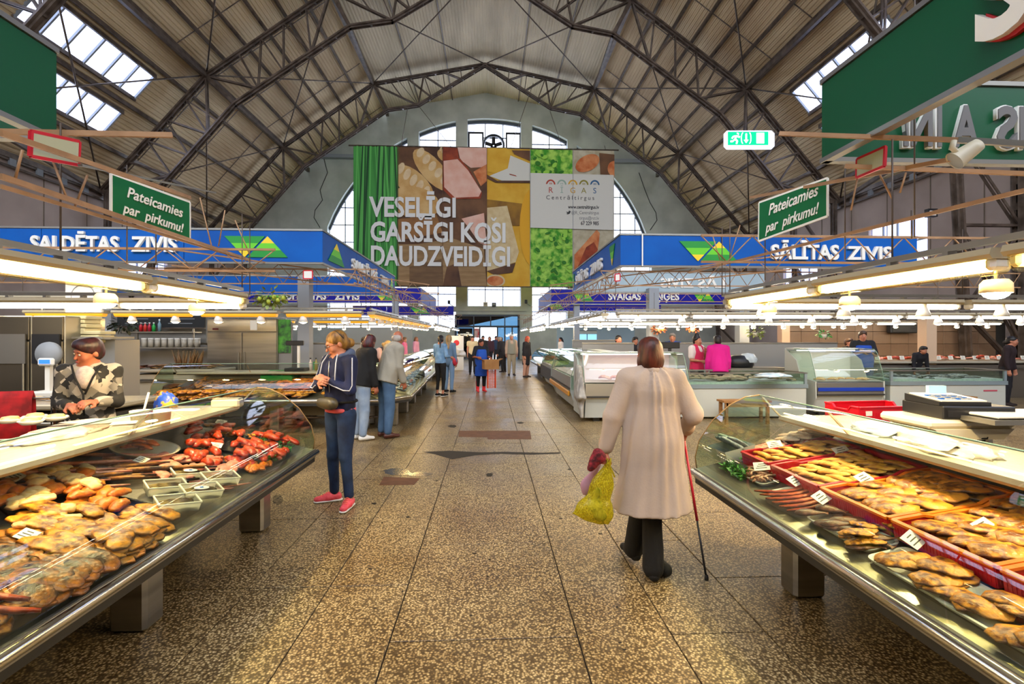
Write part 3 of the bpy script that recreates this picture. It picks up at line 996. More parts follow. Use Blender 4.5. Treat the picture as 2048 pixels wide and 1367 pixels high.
# third row, ultramarine
KX, KY = -2.43, 17.1
x0 = -11.0
o, L, h = fascia((x0, KY, 0), (KX, KY, 0), M_NAVY, 'ultramarine fascia reading KŪPINĀTAS ZIVIS, farther back on the left')
sign_text(o, 'KŪPINĀTAS', px_x(x0, 561, KY), .12, .3, px_x(x0, 652, KY) - px_x(x0, 561, KY))
sign_text(o, 'ZIVIS', px_x(x0, 671, KY), .12, .3, px_x(x0, 720, KY) - px_x(x0, 671, KY))
emblem(o, px_x(x0, 745, KY), .08, 1.0, .36)
emblem(o, px_x(x0, 512, KY), .08, .9, .36)
fascia((KX, KY, 0), (KX, 22.0, 0), M_NAVY, 'side of the ultramarine canopy on the left, running towards the end wall')
QX, QY = 2.2, 17.3
x1 = PW(1465, 600, QY).x
o, L, h = fascia((QX, QY, 0), (x1, QY, 0), M_NAVY, 'ultramarine fascia reading SVAIGAS REŅĢES, farther back on the right')
sign_text(o, 'SVAIGAS', px_x(QX, 1216, QY), .16, .26, px_x(QX, 1281, QY) - px_x(QX, 1216, QY))
sign_text(o, 'REŅĢES', px_x(QX, 1291, QY), .16, .26, px_x(QX, 1357, QY) - px_x(QX, 1291, QY))
emblem(o, px_x(QX, 1143, QY), .08, px_x(QX, 1188, QY) - px_x(QX, 1143, QY), .36)
emblem(o, px_x(QX, 1385, QY), .08, px_x(QX, 1430, QY) - px_x(QX, 1385, QY), .36)
fascia((QX, 21.9, 0), (QX, QY, 0), M_NAVY, 'side of the ultramarine canopy on the right, running towards the end wall')
o, L, h = fascia((QX, 21.9, 0), (x1 - 1, 21.9, 0), M_NAVY, 'low ultramarine board seen under the SVAIGAS canopy on the right')
emblem(o, .35, .08, .8, .36)
o, L, h = fascia((-7.5, 26.8, 0), (-2.0, 26.8, 0), M_NAVY, 'small ultramarine board with green emblem, farthest fascia on the left')
emblem(o, 3.1, .1, 1.1, .36)
# near island, green
GX, GY = 2.27, 3.22
o, L, h = fascia((GX, GY, 0), (GX, -.6, 0), M_GREENF, 'big green fascia cut by the top right corner of the picture')
s = text_obj('S', .52, M_OFFW, o, (1.10, -.03, .13), ext=.02, bold=.02)
s2 = text_obj('S', .52, mat('letter red edge', '#b01c24', .5), o, (1.125, -.012, .115), ext=.01, bold=.022)
o, L, h = fascia((9, GY, 0), (GX, GY, 0), M_GREENF, 'green fascia seen from behind with mirrored letters, upper right')
mback = mat('letter back grey', '#6c6a68', .6)
for t, px0, px1, zz in (('Z', 1790, 1800, 0), ('N', 1808, 1850, 0), ('I', 1860, 1868, 0), ('A', 1885, 1935, 0), ('S', 1975, 2015, 0), ('N', 2022, 2070, 0)):
    xa, xb = PW(px0, 300, GY).x, PW(px1, 300, GY).x
    q = sign_text(o, t, 9 - xb, .1, .28, xb - xa, y=.05, mt=mback)
    q2 = sign_text(o, t, 9 - xb - .008, .09, .3, xb - xa + .016, y=.042, mt=M_OFFW)
HXl, HY = -2.64, 3.08
fascia((HXl, -.6, 0), (HXl, HY, 0), M_GREENF, 'dark green fascia at the top left edge of the picture')
fascia((HXl, HY, 0), (-9, HY, 0), M_GREENF, 'dark green end fascia behind the top left sign, seen from behind')

# ------------------------------------------------------------------ angle-iron lattice girders under the canopies
def lattice(p0, p1, h, n, label, w=.02, group='lattice girders under the canopies', mt=None):
    p0, p1 = Vector(p0), Vector(p1)
    mt = mt or M_TAN
    o = empty('lattice_girder', p0, 0, label, 'girder', group)
    d = p1 - p0
    up = Vector((0, 0, h))
    MB().bar((0, 0, 0), d, w).build('lower_chord', mt, o)
    MB().bar(up, d + up, w).build('upper_chord', mt, o)
    mb = None
    for i in range(n):
        a = d * (i / n); b = d * ((i + .5) / n); c = d * ((i + 1) / n)
        MB().tube([a + up, b], w * .3, 5).build('rod', mt, o)
        MB().tube([b, c + up], w * .3, 5).build('rod', mt, o)
    return o
GZ = 2.42
LB = 'tan lattice girder carrying lamps over the '
lattice((8, 4.5, GZ - .1), (2.0, 4.5, GZ - .1), .25, 12, LB + 'right stall, cross member')
lattice((-8, 4.6, GZ - .2), (-2.0, 4.6, GZ - .2), .2, 12, LB + 'left stall, cross member')
for s, xx in ((-1, -2.1), (1, 2.05)):
    side = 'left' if s < 0 else 'right'
    lattice((xx, 7.6, 2.45), (xx, 16.2, 2.45), .22, 22, LB + 'second %s stall along the aisle' % side)
    lattice((s * 9.5, 8.25, 2.5), (s * 1.9, 8.25, 2.5), .25, 22, LB + 'front of the second %s stall' % side)
    lattice((s * 7.5, 12.5, 2.55), (s * 1.3, 12.5, 2.55), .2, 16, LB + 'middle of the second %s stall' % side)
    lattice((s * 4.4, 6.9, 2.6), (s * 1.4, 11.2, 2.6), .22, 10, LB + 'corner of the second %s stall, set aslant' % side)
    lattice((xx, 17.2, 2.45), (xx, 30, 2.45), .22, 26, LB + 'far %s stalls along the aisle' % side)
    lattice((s * 9, 17.5, 2.5), (s * 1.5, 17.5, 2.5), .22, 18, LB + 'front of the far %s stalls' % side)
    lattice((s * 9, 26, 2.6), (s * 1.5, 26, 2.6), .22, 18, LB + 'rear of the far %s stalls' % side)
# near diagonal irons, red-rimmed panels
b_ = MB().bar(PW(-60, 262, 2.6), PW(345, 270, 2.9), 0.018, 0.028).build('angle_bar', M_TAN, None); tag(b_, 'tan steel bar jutting in over the left counter, carrying a red-rimmed plate', 'bar')
b_ = MB().bar(PW(1558, 267, 3.0), PW(1915, 280, 2.6), 0.017, 0.025).build('angle_bar', M_TAN, None); tag(b_, 'pale steel bar between the green exit sign and the white spotlight', 'bar')
b_ = MB().bar(PW(1915, 280, 2.6), PW(2120, 292, 2.4), 0.021, 0.031).build('angle_bar', M_SSD, None); tag(b_, 'grey steel bar running out of the picture at upper right', 'bar')
b_ = MB().bar(PW(1690, 332, 3.0), PW(2120, 350, 2.7), 0.018, 0.025).build('angle_bar', M_TAN, None); tag(b_, 'tan steel bar beneath the backward green letters', 'bar')
b_ = MB().bar(PW(1500, 395, 4.8), PW(1905, 318, 2.6), 0.018, 0.025).build('angle_bar', M_TAN, None); tag(b_, 'slanting tan bar carrying the right-hand thank-you board', 'bar')
b_ = MB().bar(PW(0, 352, 2.2), PW(500, 520, 5.2), 0.018, 0.025).build('angle_bar', M_TAN, None); tag(b_, 'long slanting tan bar passing before the left thank-you board', 'bar')
b_ = MB().bar(PW(0, 372, 2.3), PW(480, 515, 5.0), 0.012, 0.019).build('angle_bar', M_TAN, None); tag(b_, 'thin lower tan bar under the left thank-you board', 'bar')
b_ = MB().bar(PW(0, 265, 2.1), PW(380, 395, 3.9), 0.018, 0.025).build('angle_bar', M_TAN, None); tag(b_, 'tan bar crossing the lettering of the left thank-you board', 'bar')
b_ = MB().bar(PW(160, 330, 2.6), PW(430, 385, 4.6), 0.021, 0.012).build('perforated_strip', M_SSD, None); tag(b_, 'grey perforated steel strip above the left thank-you board', 'strip')
b_ = MB().bar(PW(1378, 545, 6.0), PW(2060, 378, 2.2), 0.015, 0.022).build('angle_bar', M_TAN, None); tag(b_, 'long tan bar under the right thank-you board', 'bar')
for i, (x0_, y0_, x1_, y1_, Y) in enumerate([(30, 360, 45, 300, 2.3), (105, 320, 135, 400, 2.6), (175, 350, 150, 412, 2.7), (400, 395, 425, 500, 4.6), (450, 420, 437, 492, 4.7), (470, 440, 500, 510, 4.9),
                                             (1716, 350, 1702, 420, 3.1), (1760, 350, 1785, 398, 3.0), (1812, 345, 1800, 385, 2.9), (1425, 470, 1440, 520, 5.6), (1480, 450, 1460, 515, 5.3)]):
    b_ = MB().tube([PW(x0_, y0_, Y), PW(x1_, y1_, Y)], .006, 5).build('lacing_rod', M_TAN); tag(b_, 'thin slanting lacing rod between the near tan bars', 'rod', 'lacing rods of the near bars')
for i, (px, ya, yb, Y) in enumerate([(254, 330, 525, 4.2), (312, 395, 530, 4.4), (1690, 270, 520, 3.6), (1530, 400, 560, 4.4), (1823, 420, 478, 3.0), (1829, 0, 475, 3.0)]):
    b_ = MB().tube([PW(px, ya, Y), PW(px, yb, Y)], .005, 5).build('hanger_rod', M_STEEL); tag(b_, 'thin upright hanger rod above the near lamps', 'rod', 'hanger rods of the lamp rows')

def framed_plate(quad, Y0, Y1, label, rim, face, nm='framed_plate', cat='plate'):
    (xa, ya), (xb, yb), (xc, yc), (xd, yd) = quad     # tl, tr, br, bl
    P = [PW(xa, ya, Y0), PW(xb, yb, Y1), PW(xc, yc, Y1), PW(xd, yd, Y0)]
    o = empty(nm, P[3], 0, label, cat)
    Q = [p - P[3] for p in P]
    n = (Q[1] - Q[0]).cross(Q[3] - Q[0]).normalized() * -.006
    MB().add([q for q in Q] + [q + n for q in Q], [[0, 1, 2, 3], [7, 6, 5, 4], [0, 4, 5, 1], [1, 5, 6, 2], [2, 6, 7, 3], [3, 7, 4, 0]]).build('face', face, o)
    for a, b in zip(Q, Q[1:] + Q[:1]): MB().bar(a, b, .013, .016).build('rim', rim, o)
    return o, Q
framed_plate([(62, 262), (158, 283), (156, 330), (60, 312)], 2.45, 2.7, 'blank pale plate with red rim hanging at upper left', M_RED, mat('plate face', '#b9bda0', .25))
framed_plate([(1715, 318), (1771, 293), (1769, 332), (1714, 355)], 3.1, 2.85, 'blank pale plate with red rim hanging at upper right', M_RED, MATS['plate face'])
framed_plate([(607, 541), (625, 541), (625, 557), (607, 557)], 7.5, 7.5, 'tiny red-rimmed tag on the second left girder', M_RED, M_WHITE, 'number_tag', 'tag')
framed_plate([(1230, 548), (1240, 547), (1240, 561), (1230, 562)], 7.6, 7.6, 'tiny red-rimmed tag on the second right girder', M_RED, M_WHITE, 'number_tag', 'tag')
def thanks(quad, Y0, Y1, label):
    o, Q = framed_plate(quad, Y0, Y1, label, M_OFFW, M_SIGNG, 'thank_you_sign', 'sign')
    ex = (Q[2] - Q[3]); W = ex.length; ez = Q[0] - Q[3]; H = ez.length
    ex, ez = ex / W, ez / H
    nrm = ex.cross(ez).normalized()
    if nrm.y > 0: nrm = -nrm
    R = Matrix((ex, -nrm, ez)).transposed()
    for t, x, z, w, hh in (('Pateicamies', .16, .56, .72, .27), ('par  pirkumu!', .12, .14, .78, .25)):
        q = text_obj(t, H * hh / .7, M_OFFW, o, (0, 0, 0), ext=.002, bold=.006 * H, shear=.25)
        xs = [v.co.x for v in q.data.vertices]
        s = w * W / (max(xs) - min(xs))
        for v in q.data.vertices:
            v.co = ex * (x * W + v.co.x * s) + ez * (z * H + v.co.y) + nrm * (.012 + v.co.z)
        q.rotation_euler = (0, 0, 0)
thanks([(222, 347), (379, 404), (379, 480), (222, 428)], 3.55, 4.1, 'green board with cream lettering thanking for the purchase, upper left')
thanks([(1519, 405), (1655, 356), (1655, 432), (1518, 482)], 4.3, 3.75, 'green board with cream lettering thanking for the purchase, upper right')

# exit sign
es = empty('exit_sign', PW(1498, 280, 3.2), -.05, 'green and white lit emergency exit sign with running figure', 'sign')
MB().box((0, 0, 0), (.34, .05, .125), bev=.02).build('housing', mat('exit sign case', '#dfe8ff', .4, emit=.9), es)
MB().box((-.02, -.028, 0), (.27, .006, .088)).build('face', emis('exit green', '#0fae74', 1.3), es)
MW = emis('exit white', '#f4fff8', 1.6)
run = MB()
run.tube([(-.092, -.033, .028), (-.090, -.033, .030)], .009, 8)
for a, b in (((-.098, .016), (-.11, -.006)), ((-.11, -.006), (-.095, -.02)), ((-.095, -.02), (-.10, -.038)), ((-.11, -.006), (-.125, -.022)), ((-.125, -.022), (-.14, -.022)), ((-.098, .014), (-.078, .006)), ((-.10, .014), (-.122, .01)), ((-.122, .01), (-.13, -.002))):
    run.bar((a[0], -.033, a[1]), (b[0], -.033, b[1]), .009, .009)
run.build('running_figure', MW, es)
arr = MB().bar((-.035, -.033, .03), (-.035, -.033, -.02), .008, .008); arr.prism([(-.05, -.012), (-.02, -.012), (-.035, -.034)], -.036, -.032, 'xz'); arr.build('arrow', MW, es)
for s in (-1, 1):
    MB().tube([(-.035 + s * (.022 + .01 * math.sin(t)), -.033, .036 * math.cos(t)) for t in [k * PI / 6 for k in range(7)]], .003, 5).build('arc', MW, es)
MB().box((.06, -.033, 0), (.05, .004, .07)).build('white_patch', MW, es)
# white directional spotlight near the right canopy
sp = empty('directional_spotlight', PW(1915, 285, 2.55), 0, 'cream adjustable spotlight on the grey bar at upper right', 'lamp')
Rm = Matrix.Rotation(.9, 3, 'Y') @ Matrix.Rotation(.3, 3, 'X')
MB().lathe([(.0, .06), (.035, .06), (.04, .03), (.05, -.06), (.055, -.075)], (.06, 0, -.05), 18, Rm).build('head', M_CREAM, sp)
MB().lathe([(.0, 0), (.052, 0)], Vector((.06, 0, -.05)) + Rm @ Vector((0, 0, -.07)), 18, Rm).build('lens', M_GREY, sp)
MB().tube([(-.02, 0, .01), (-.03, 0, -.03), (0, 0, -.06), (.04, 0, -.06)], .014, 8).build('bracket', M_CREAM, sp)
fl = empty('floodlight', PW(1862, 426, 14.6), 0, 'small black floodlight on the far right truss leg', 'lamp')
MB().box((0, 0, 0), (.3, .15, .25)).build('body', M_BLACK, fl); MB().box((-.02, -.085, -.02), (.2, .02, .15)).build('glass', M_WHITE, fl)
for px, nm in ((362, 'left'), (1318, 'right')):
    pass
for (px, py, s_) in ((898, 604, 'left'), (1052, 603, 'right')):
    c = empty('loudspeaker', PW(px, py, 35.6), 0, 'small black loudspeaker on the end wall, %s of the low window' % s_, 'loudspeaker')
    MB().box((0, 0, 0), (.2, .2, .28), bev=.02).build('case', M_BLACK, c); MB().bar((0, .1, -.1), (.35, .2, -.3), .05).build('bracket', M_GREY, c)
for (px, py, mt, s_) in ((971, 608, M_CREAM, 'cream'), (988, 609, M_BLACK, 'black')):
    c = empty('wall_box', PW(px, py, 35.7), 0, 'small %s device box on the sill of the low window over the entrance' % s_, 'box')
    MB().box((0, 0, 0), (.32, .16, .3), bev=.02).build('case', mt, c); MB().box((0, -.09, .02), (.2, .02, .12)).build('screen', M_GREY, c)

# ------------------------------------------------------------------ lamps
M_TUBEW = emis('tube light warm', '#ffe6b4', 30)
M_TUBEC = emis('tube light cool', '#fff0d4', 13)
M_SPOT = emis('spot bulb', '#ffd48a', 60)
M_CLEAR = mat('fixture body', '#a89c80', .4)
M_NEARSPOT = emis('near spot bulb', '#ffe2b2', 290)
M_COVER = glass_mat('tube cover', '#fff2b8', .2)
M_YTUBE = mat('amber diffuser glow', '#f0a82a', .3, emit=.35)  # cover of an unlit tube, with a faint glow put into the material
def tube_fixture(kind):
    o = empty('fluorescent_light', label='x', cat='lamp')
    L = 1.22
    MB().prism([(-.06, .03), (.06, .03), (.07, .0), (.055, -.02), (-.055, -.02), (-.07, 0)], -L / 2, L / 2, 'yz').build('housing', M_CLEAR, o)
    if kind == 'amber':
        MB().prism([(-.055, -.02), (.055, -.02), (.045, -.05), (.02, -.07), (-.02, -.07), (-.045, -.05)], -L / 2 + .03, L / 2 - .03, 'yz').build('diffuser', M_YTUBE, o)
    else:
        MB().tube([(-L / 2 + .06, 0, -.045), (L / 2 - .06, 0, -.045)], .028, 10).build('tube', M_TUBEW if kind == 'warm' else M_TUBEC, o)
        if kind == 'warm': MB().strip([(-.06, -.015), (-.058, -.06), (-.035, -.085), (0, -.092), (.035, -.085), (.058, -.06), (.06, -.015)], -L / 2 + .02, L / 2 - .02, 'yz', 0, True).build('cover', M_COVER, o)
        for s in (-1, 1): MB().box((s * (L / 2 - .03), 0, -.04), (.05, .09, .06), bev=.015).build('end_cap', M_WHITE, o)
    for s in (-.35, 0, .35): MB().box((s, 0, .04), (.03, .05, .03)).build('clip', M_SSD, o)
    return o
def near_spot():
    o = empty('spotlight', label='x', cat='lamp')
    MB().lathe([(.0, .05), (.045, .05), (.06, .03), (.062, -.015), (.058, -.015), (.05, .02)], seg=20).build('shade', M_CREAM, o)
    MB().lathe([(0, -.045), (.025, -.041), (.045, -.028), (.056, -.008), (.05, .01)], seg=20).build('bulb', M_NEARSPOT, o)
    MB().tube([(0, 0, .05), (0, 0, .12)], .008, 6).build('stem', M_SSD, o)
    return o
def spot_fixture(r=.07):
    o = empty('spotlight', label='x', cat='lamp')
    MB().lathe([(.02, .13), (.03, .12), (.035, .08), (r * .8, .03), (r, -.02), (r * .97, -.02), (r * .75, .03), (.03, .07)], seg=16).build('shade', M_WHITE, o)
    MB().lathe([(0, -.045), (r * .45, -.038), (r * .78, -.018), (r * .8, .01)], seg=14).build('bulb', M_SPOT, o)
    MB().tube([(0, 0, .12), (0, 0, .2)], .006, 6).build('stem', M_SSD, o)
    return o
T_W, T_C, T_A, T_S, T_N = tube_fixture('warm'), tube_fixture('cool'), tube_fixture('amber'), spot_fixture(), near_spot()
ORD = ['first', 'second', 'third', 'fourth', 'fifth', 'sixth', 'seventh', 'eighth', 'ninth', 'tenth', 'eleventh', 'twelfth']
used = {}
def place(proto, loc, rz, label, group=None):
    if used.get(proto.name): o = dup(proto)
    else: o = proto; used[proto.name] = 1
    o.location = loc; o.rotation_euler = (0, 0, rz); o['label'] = label
    if group: o['group'] = group
    return o
def lamp_row(p0, p1, proto, n, what, spots=0, sdz=-.1, soff=0.0, end='near', hang=2.75, sp=None):
    """what: words for the row; each lamp is told apart by its count from the named end"""
    p0, p1 = Vector(p0), Vector(p1)
    rz = math.atan2(p1.y - p0.y, p1.x - p0.x)
    kind = {'fluorescent_light.001': 'white tube'}
    kd = 'warm tube' if proto is T_W else ('amber tube cover' if proto is T_A else 'white tube')
    for i in range(n):
        place(proto, p0.lerp(p1, (i + .5) / n), rz, '%s %s from the %s end, %s' % (ORD[i], kd, end, what), kd + 's ' + what)
    for i in range(spots):
        q = p0.lerp(p1, (i + .5) / spots)
        place(sp or T_S, (q.x + soff, q.y, q.z + sdz), 0, '%s spot lamp from the %s end, %s' % (ORD[i], end, what), 'spot lamps ' + what)
    b = empty('lamp_rail', p0 + Vector((0, 0, .07)), 0, 'steel rail carrying lamps, ' + what, 'rail')
    d = p1 - p0
    MB().bar((0, 0, 0), d, .03, .03).build('rail', M_SSD, b)
    for i in range(max(2, int(d.length / 1.8) + 1)):
        f = i / max(1, int(d.length / 1.8)) if int(d.length / 1.8) else i
        MB().tube([d * min(1, f), d * min(1, f) + Vector((0, 0, hang - p0.z - .07))], .005, 5).build('hanger', M_STEEL, b)
ZL = 1.98
lamp_row((-2.3, .8, ZL), (-2.3, 4.6, ZL), T_W, 3, 'over the near left counter', 4, -.15, -.13, sp=T_N)
lamp_row((2.33, .8, ZL), (2.33, 4.6, ZL), T_W, 3, 'over the near right counter', 4, -.15, .11, sp=T_N)
lamp_row((-7.6, 4.95, 1.96), (-2.4, 4.95, 1.96), T_C, 4, 'across the rear of the near left stall', end='left')
lamp_row((2.4, 4.9, 1.97), (7.6, 4.9, 1.97), T_C, 4, 'across the rear of the near right stall', 6, -.13, end='left')
lamp_row((-7.3, 7.9, 2.0), (-2.0, 7.9, 2.0), T_A, 4, 'front of second left stall', 8, -.13, end='left')
lamp_row((-1.95, 8.0, 2.0), (-1.95, 15.8, 2.0), T_A, 6, 'aisle side of second left stall', 12, -.13, -.05)
lamp_row((-10.5, 6.9, 2.15), (-5.6, 6.9, 2.15), T_C, 4, 'over the left ovens', end='left')
lamp_row((2.1, 8.0, 2.0), (9.6, 8.0, 2.0), T_C, 6, 'along the front of the second right stall', 10, -.14, end='left')
lamp_row((2.0, 8.3, 2.0), (2.0, 16, 2.0), T_C, 6, 'on the aisle side of the second right stall')
lamp_row((2.4, 12.2, 2.0), (9.6, 12.2, 2.0), T_C, 6, 'across the rear of the second right stall', 9, -.13, end='left')
lamp_row((-7.6, 12.8, 2.05), (-2.4, 12.8, 2.05), T_A, 4, 'rear of second left stall', 6, -.13, end='left')
for s, sd in ((-1, 'left'), (1, 'right')):
    lamp_row((s * 2.0, 17.6, 2.05), (s * 2.0, 24, 2.05), T_C, 5, 'along the aisle by the far %s counters' % sd, 8, -.13)
    lamp_row((s * 2.2, 17.5, 2.05), (s * 8.2, 17.5, 2.05), T_C, 5, 'across the front of the far %s stalls' % sd, 7, -.13, end='aisle')
    lamp_row((s * 2.0, 25.5, 2.1), (s * 2.0, 31, 2.1), T_C, 4, 'on the %s just before the entrance' % sd)
lamp_row((8.5, 13.5, 2.05), (15, 13.5, 2.05), T_C, 5, 'over the rear right meat counter', 7, -.13, end='left')

# ------------------------------------------------------------------ columns
def column(px, Y, z1, w, label, mt=None, d=None):
    p = PW(px, 600, Y)
    o = empty('column', (p.x, Y, 0), 0, label, 'column')
    MB().box((0, 0, z1 / 2), (w, d or w, z1)).build('shaft', mt or M_GREY, o)
    MB().box((0, 0, .05), (w + .1, (d or w) + .1, .1)).build('base_plate', M_STEEL, o)
column(611, 9.72, 2.8, .22, 'grey square column behind the blond woman in the navy hoodie')
column(220, 8.9, 2.8, .14, 'dark grey column behind the vendor in the patterned jacket')
column(791, 13.6, 2.8, .16, 'slim column under the rear left canopy corner')
column(1305, 12.6, 2.9, .26, 'grey column behind the magenta sweater stall, left of two')
column(1484, 12.6, 2.9, .26, 'grey column behind the magenta sweater stall, right of two')
column(1153, 17.5, 2.9, .2, 'thin column at the far right stall corner')
column(1567, 12.9, 2.1, .22, 'pale salmon pillar in the right background', mat('salmon pillar', '#c9a58c', .7))
column(1854, 12.5, 2.1, .28, 'cream pillar beside the man in the blue apron', mat('cream pillar', '#d8b898', .7))
# ------------------------------------------------------------------ display counters
DECK = lambda a: .587 + (a - .10) * .213
GLP = [(.03, .57), (.018, .66), (.05, .79), (.16, .95), (.30, 1.07), (.42, 1.13), (.54, 1.145)]
def glass_run(L, joints, parent, name='glass_panel'):
    xs = [0] + joints + [L]
    for p, q in zip(xs[:-1], xs[1:]):
        MB().strip(GLP, p + .004, q - .004, 'yz', 0, True).build(name, M_CGLASS, parent)
        MB().tube([(p + .004, GLP[-1][0], GLP[-1][1]), (q - .004, GLP[-1][0], GLP[-1][1])], .005, 6).build('glass_edge', M_GEDGE, parent)
def end_glass(x, parent):
    poly = [(a, z) for a, z in GLP] + [(.62, .98), (.62, .62), (.2, .58)]
    MB().prism(poly, x - .003, x + .003, 'yz').build('end_glass', M_CGLASS, parent)
    for p, q in zip(GLP[:-1], GLP[1:]): pass
    MB().tube([(x, a, z) for a, z in GLP], .005, 6).build('glass_edge', mat('glass edge brown', '#8c7046', .3), parent)
M_LEDGE = mat('ledge cream top', '#b4ac98', .25, col2='#a69e8a', nscale=2)
M_DECK = mat('deck steel', '#6a665c', .42, .7)
M_SHELF = mat('shelf steel', '#8e8b80', .3, .9)
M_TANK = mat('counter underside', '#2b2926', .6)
def counter(origin, rz, L, joints, label, legs, ends=(True, True), cat='counter', glass=True, body=True):
    c = empty('display_counter', (origin[0], origin[1], 0), rz, label, cat)
    MB().tube([(0, .0, .545), (L, 0, .545)], .026, 10).build('bumper_rail', M_CHROME, c)
    MB().prism([(.01, .50), (.03, .50), (.04, .57), (.01, .575)], 0, L, 'yz').build('rail_band', M_SSD, c)
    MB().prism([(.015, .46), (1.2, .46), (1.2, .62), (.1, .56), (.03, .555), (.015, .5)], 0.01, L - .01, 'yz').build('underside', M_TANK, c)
    MB().prism([(.03, .556), (.1, .562), (.1, .587), (.03, .57)], 0, L, 'yz').build('front_shelf', M_SHELF, c)
    MB().prism([(.1, .562), (1.18, .77), (1.18, .817), (.1, .587)], 0, L, 'yz').build('deck', M_DECK, c)
    MB().prism([(.72, .935), (1.32, .94), (1.32, .98), (.70, .98), (.695, .955)], 0, L, 'yz').build('service_ledge', M_LEDGE, c)
    if body: MB().prism([(1.19, .12), (1.28, .12), (1.28, .94), (1.19, .94)], 0, L, 'yz').build('back_panel', M_CREAM, c)
    for x in legs:
        MB().box((x, .36, .23), (.16, .2, .46), bev=.02).build('leg', M_SS, c)
        MB().box((x, .95, .23), (.16, .2, .46), bev=.02).build('leg', M_SS, c)
    MB().tube([(.1, .45, .2), (L - .1, .45, .2)], .02, 6).build('pipe', M_STEEL, c)
    if glass:
        glass_run(L, joints, c)
        if ends[0]: end_glass(0.003, c)
        if ends[1]: end_glass(L - .003, c)
        for x in [0.0] + joints + [L]:
            MB().bar((max(.01, min(L - .01, x)), .70, .98), (max(.01, min(L - .01, x)), .55, 1.14), .012, .012).build('glass_stay', M_CHROME, c)
    c['L'] = L
    return c
L1 = counter((-1.6, -.4), PI / 2, 4.95, [2.25, 3.58], 'near left glass-fronted counter full of smoked fish', [1.0, 3.18, 4.53])
R1 = counter((1.6, 3.75), -PI / 2, 4.1, [.75, 2.1, 3.3], 'near right glass-fronted counter with red crates of fish fillets', [.8, 2.9])
L2 = counter((-5.6, 8.2), 0, 3.75, [1.3, 2.6], 'second left counter, its front heaped with golden smoked fish, turning back along the aisle', [.6, 1.9, 3.4], ends=(True, False))
L2c = counter((-1.85, 8.2), .92, .72, [], 'angled corner counter at the aisle with fish behind glass', [.35], ends=(False, False))
L2s = counter((-1.42, 8.78), PI / 2 + .045, 7.6, [1.5, 3.0, 4.5, 6.0], 'long glass counter of fish running back along the left of the aisle', [.2, 1.7, 3.2, 4.7, 6.4], ends=(False, True))
L3s = counter((-1.9, 17.6), PI / 2, 5.6, [1.6, 3.2], 'far left counter with pale fish pile beyond the ponytailed woman', [.4, 2.4, 4.6])
R3s = counter((1.9, 22.4), -PI / 2, 4.9, [1.6, 3.2], 'far right fish counter behind the woman in the red headscarf', [.4, 2.4, 4.4])
bpy.context.view_layer.update()
class Run(dict):
    """a stretch of a longer counter: where it runs, for laying goods on it"""
def merge(run, into):
    p = Run(L=run['L']); p.matrix_world = run.matrix_world.copy(); p.name = run.name
    M_ = into.matrix_world.inverted() @ run.matrix_world
    for ch in list(kids(run)):
        ml = M_ @ ch.matrix_local
        ch.parent = into; ch.matrix_local = ml; KIDS.setdefault(into.name, []).append(ch)
    KIDS.pop(run.name, None)
    bpy.data.objects.remove(run)
    return p
L2c = merge(L2c, L2); L2s = merge(L2s, L2)

def deck_hit(c, px, py, lift=0.0):
    """pixel of the photograph -> (along, inward) on a counter's deck"""
    inv = c.matrix_world.inverted()
    o = inv @ Vector((0, 0, EYE)); d = (inv.to_3x3() @ ray(px, py))
    k = .213
    t = ((.587 - .1 * k + lift) + k * o.y - o.z) / (d.z - k * d.y)
    p = o + d * t
    return p.x, p.y
def deck_mat(c, s, a, rot=0.0, lift=0.0, tilt=(0, 0)):
    return c.matrix_world @ Matrix.Translation((s, a, DECK(a) + lift)) @ Matrix.Rotation(math.atan(.21), 4, 'X') @ Matrix.Rotation(rot, 4, 'Z') @ Matrix.Rotation(tilt[0], 4, 'X') @ Matrix.Rotation(tilt[1], 4, 'Y')
def ledge_mat(c, s, a, rot=0.0, lift=0.0):
    return c.matrix_world @ Matrix.Translation((s, a, .98 + lift)) @ Matrix.Rotation(rot, 4, 'Z')
def put(o, mtx, scale=None):
    l, q, s = mtx.decompose()
    o.location = l
    o.rotation_euler = q.to_euler()
    if scale: o.scale = scale if hasattr(scale, '__len__') else (scale,) * 3
    return o

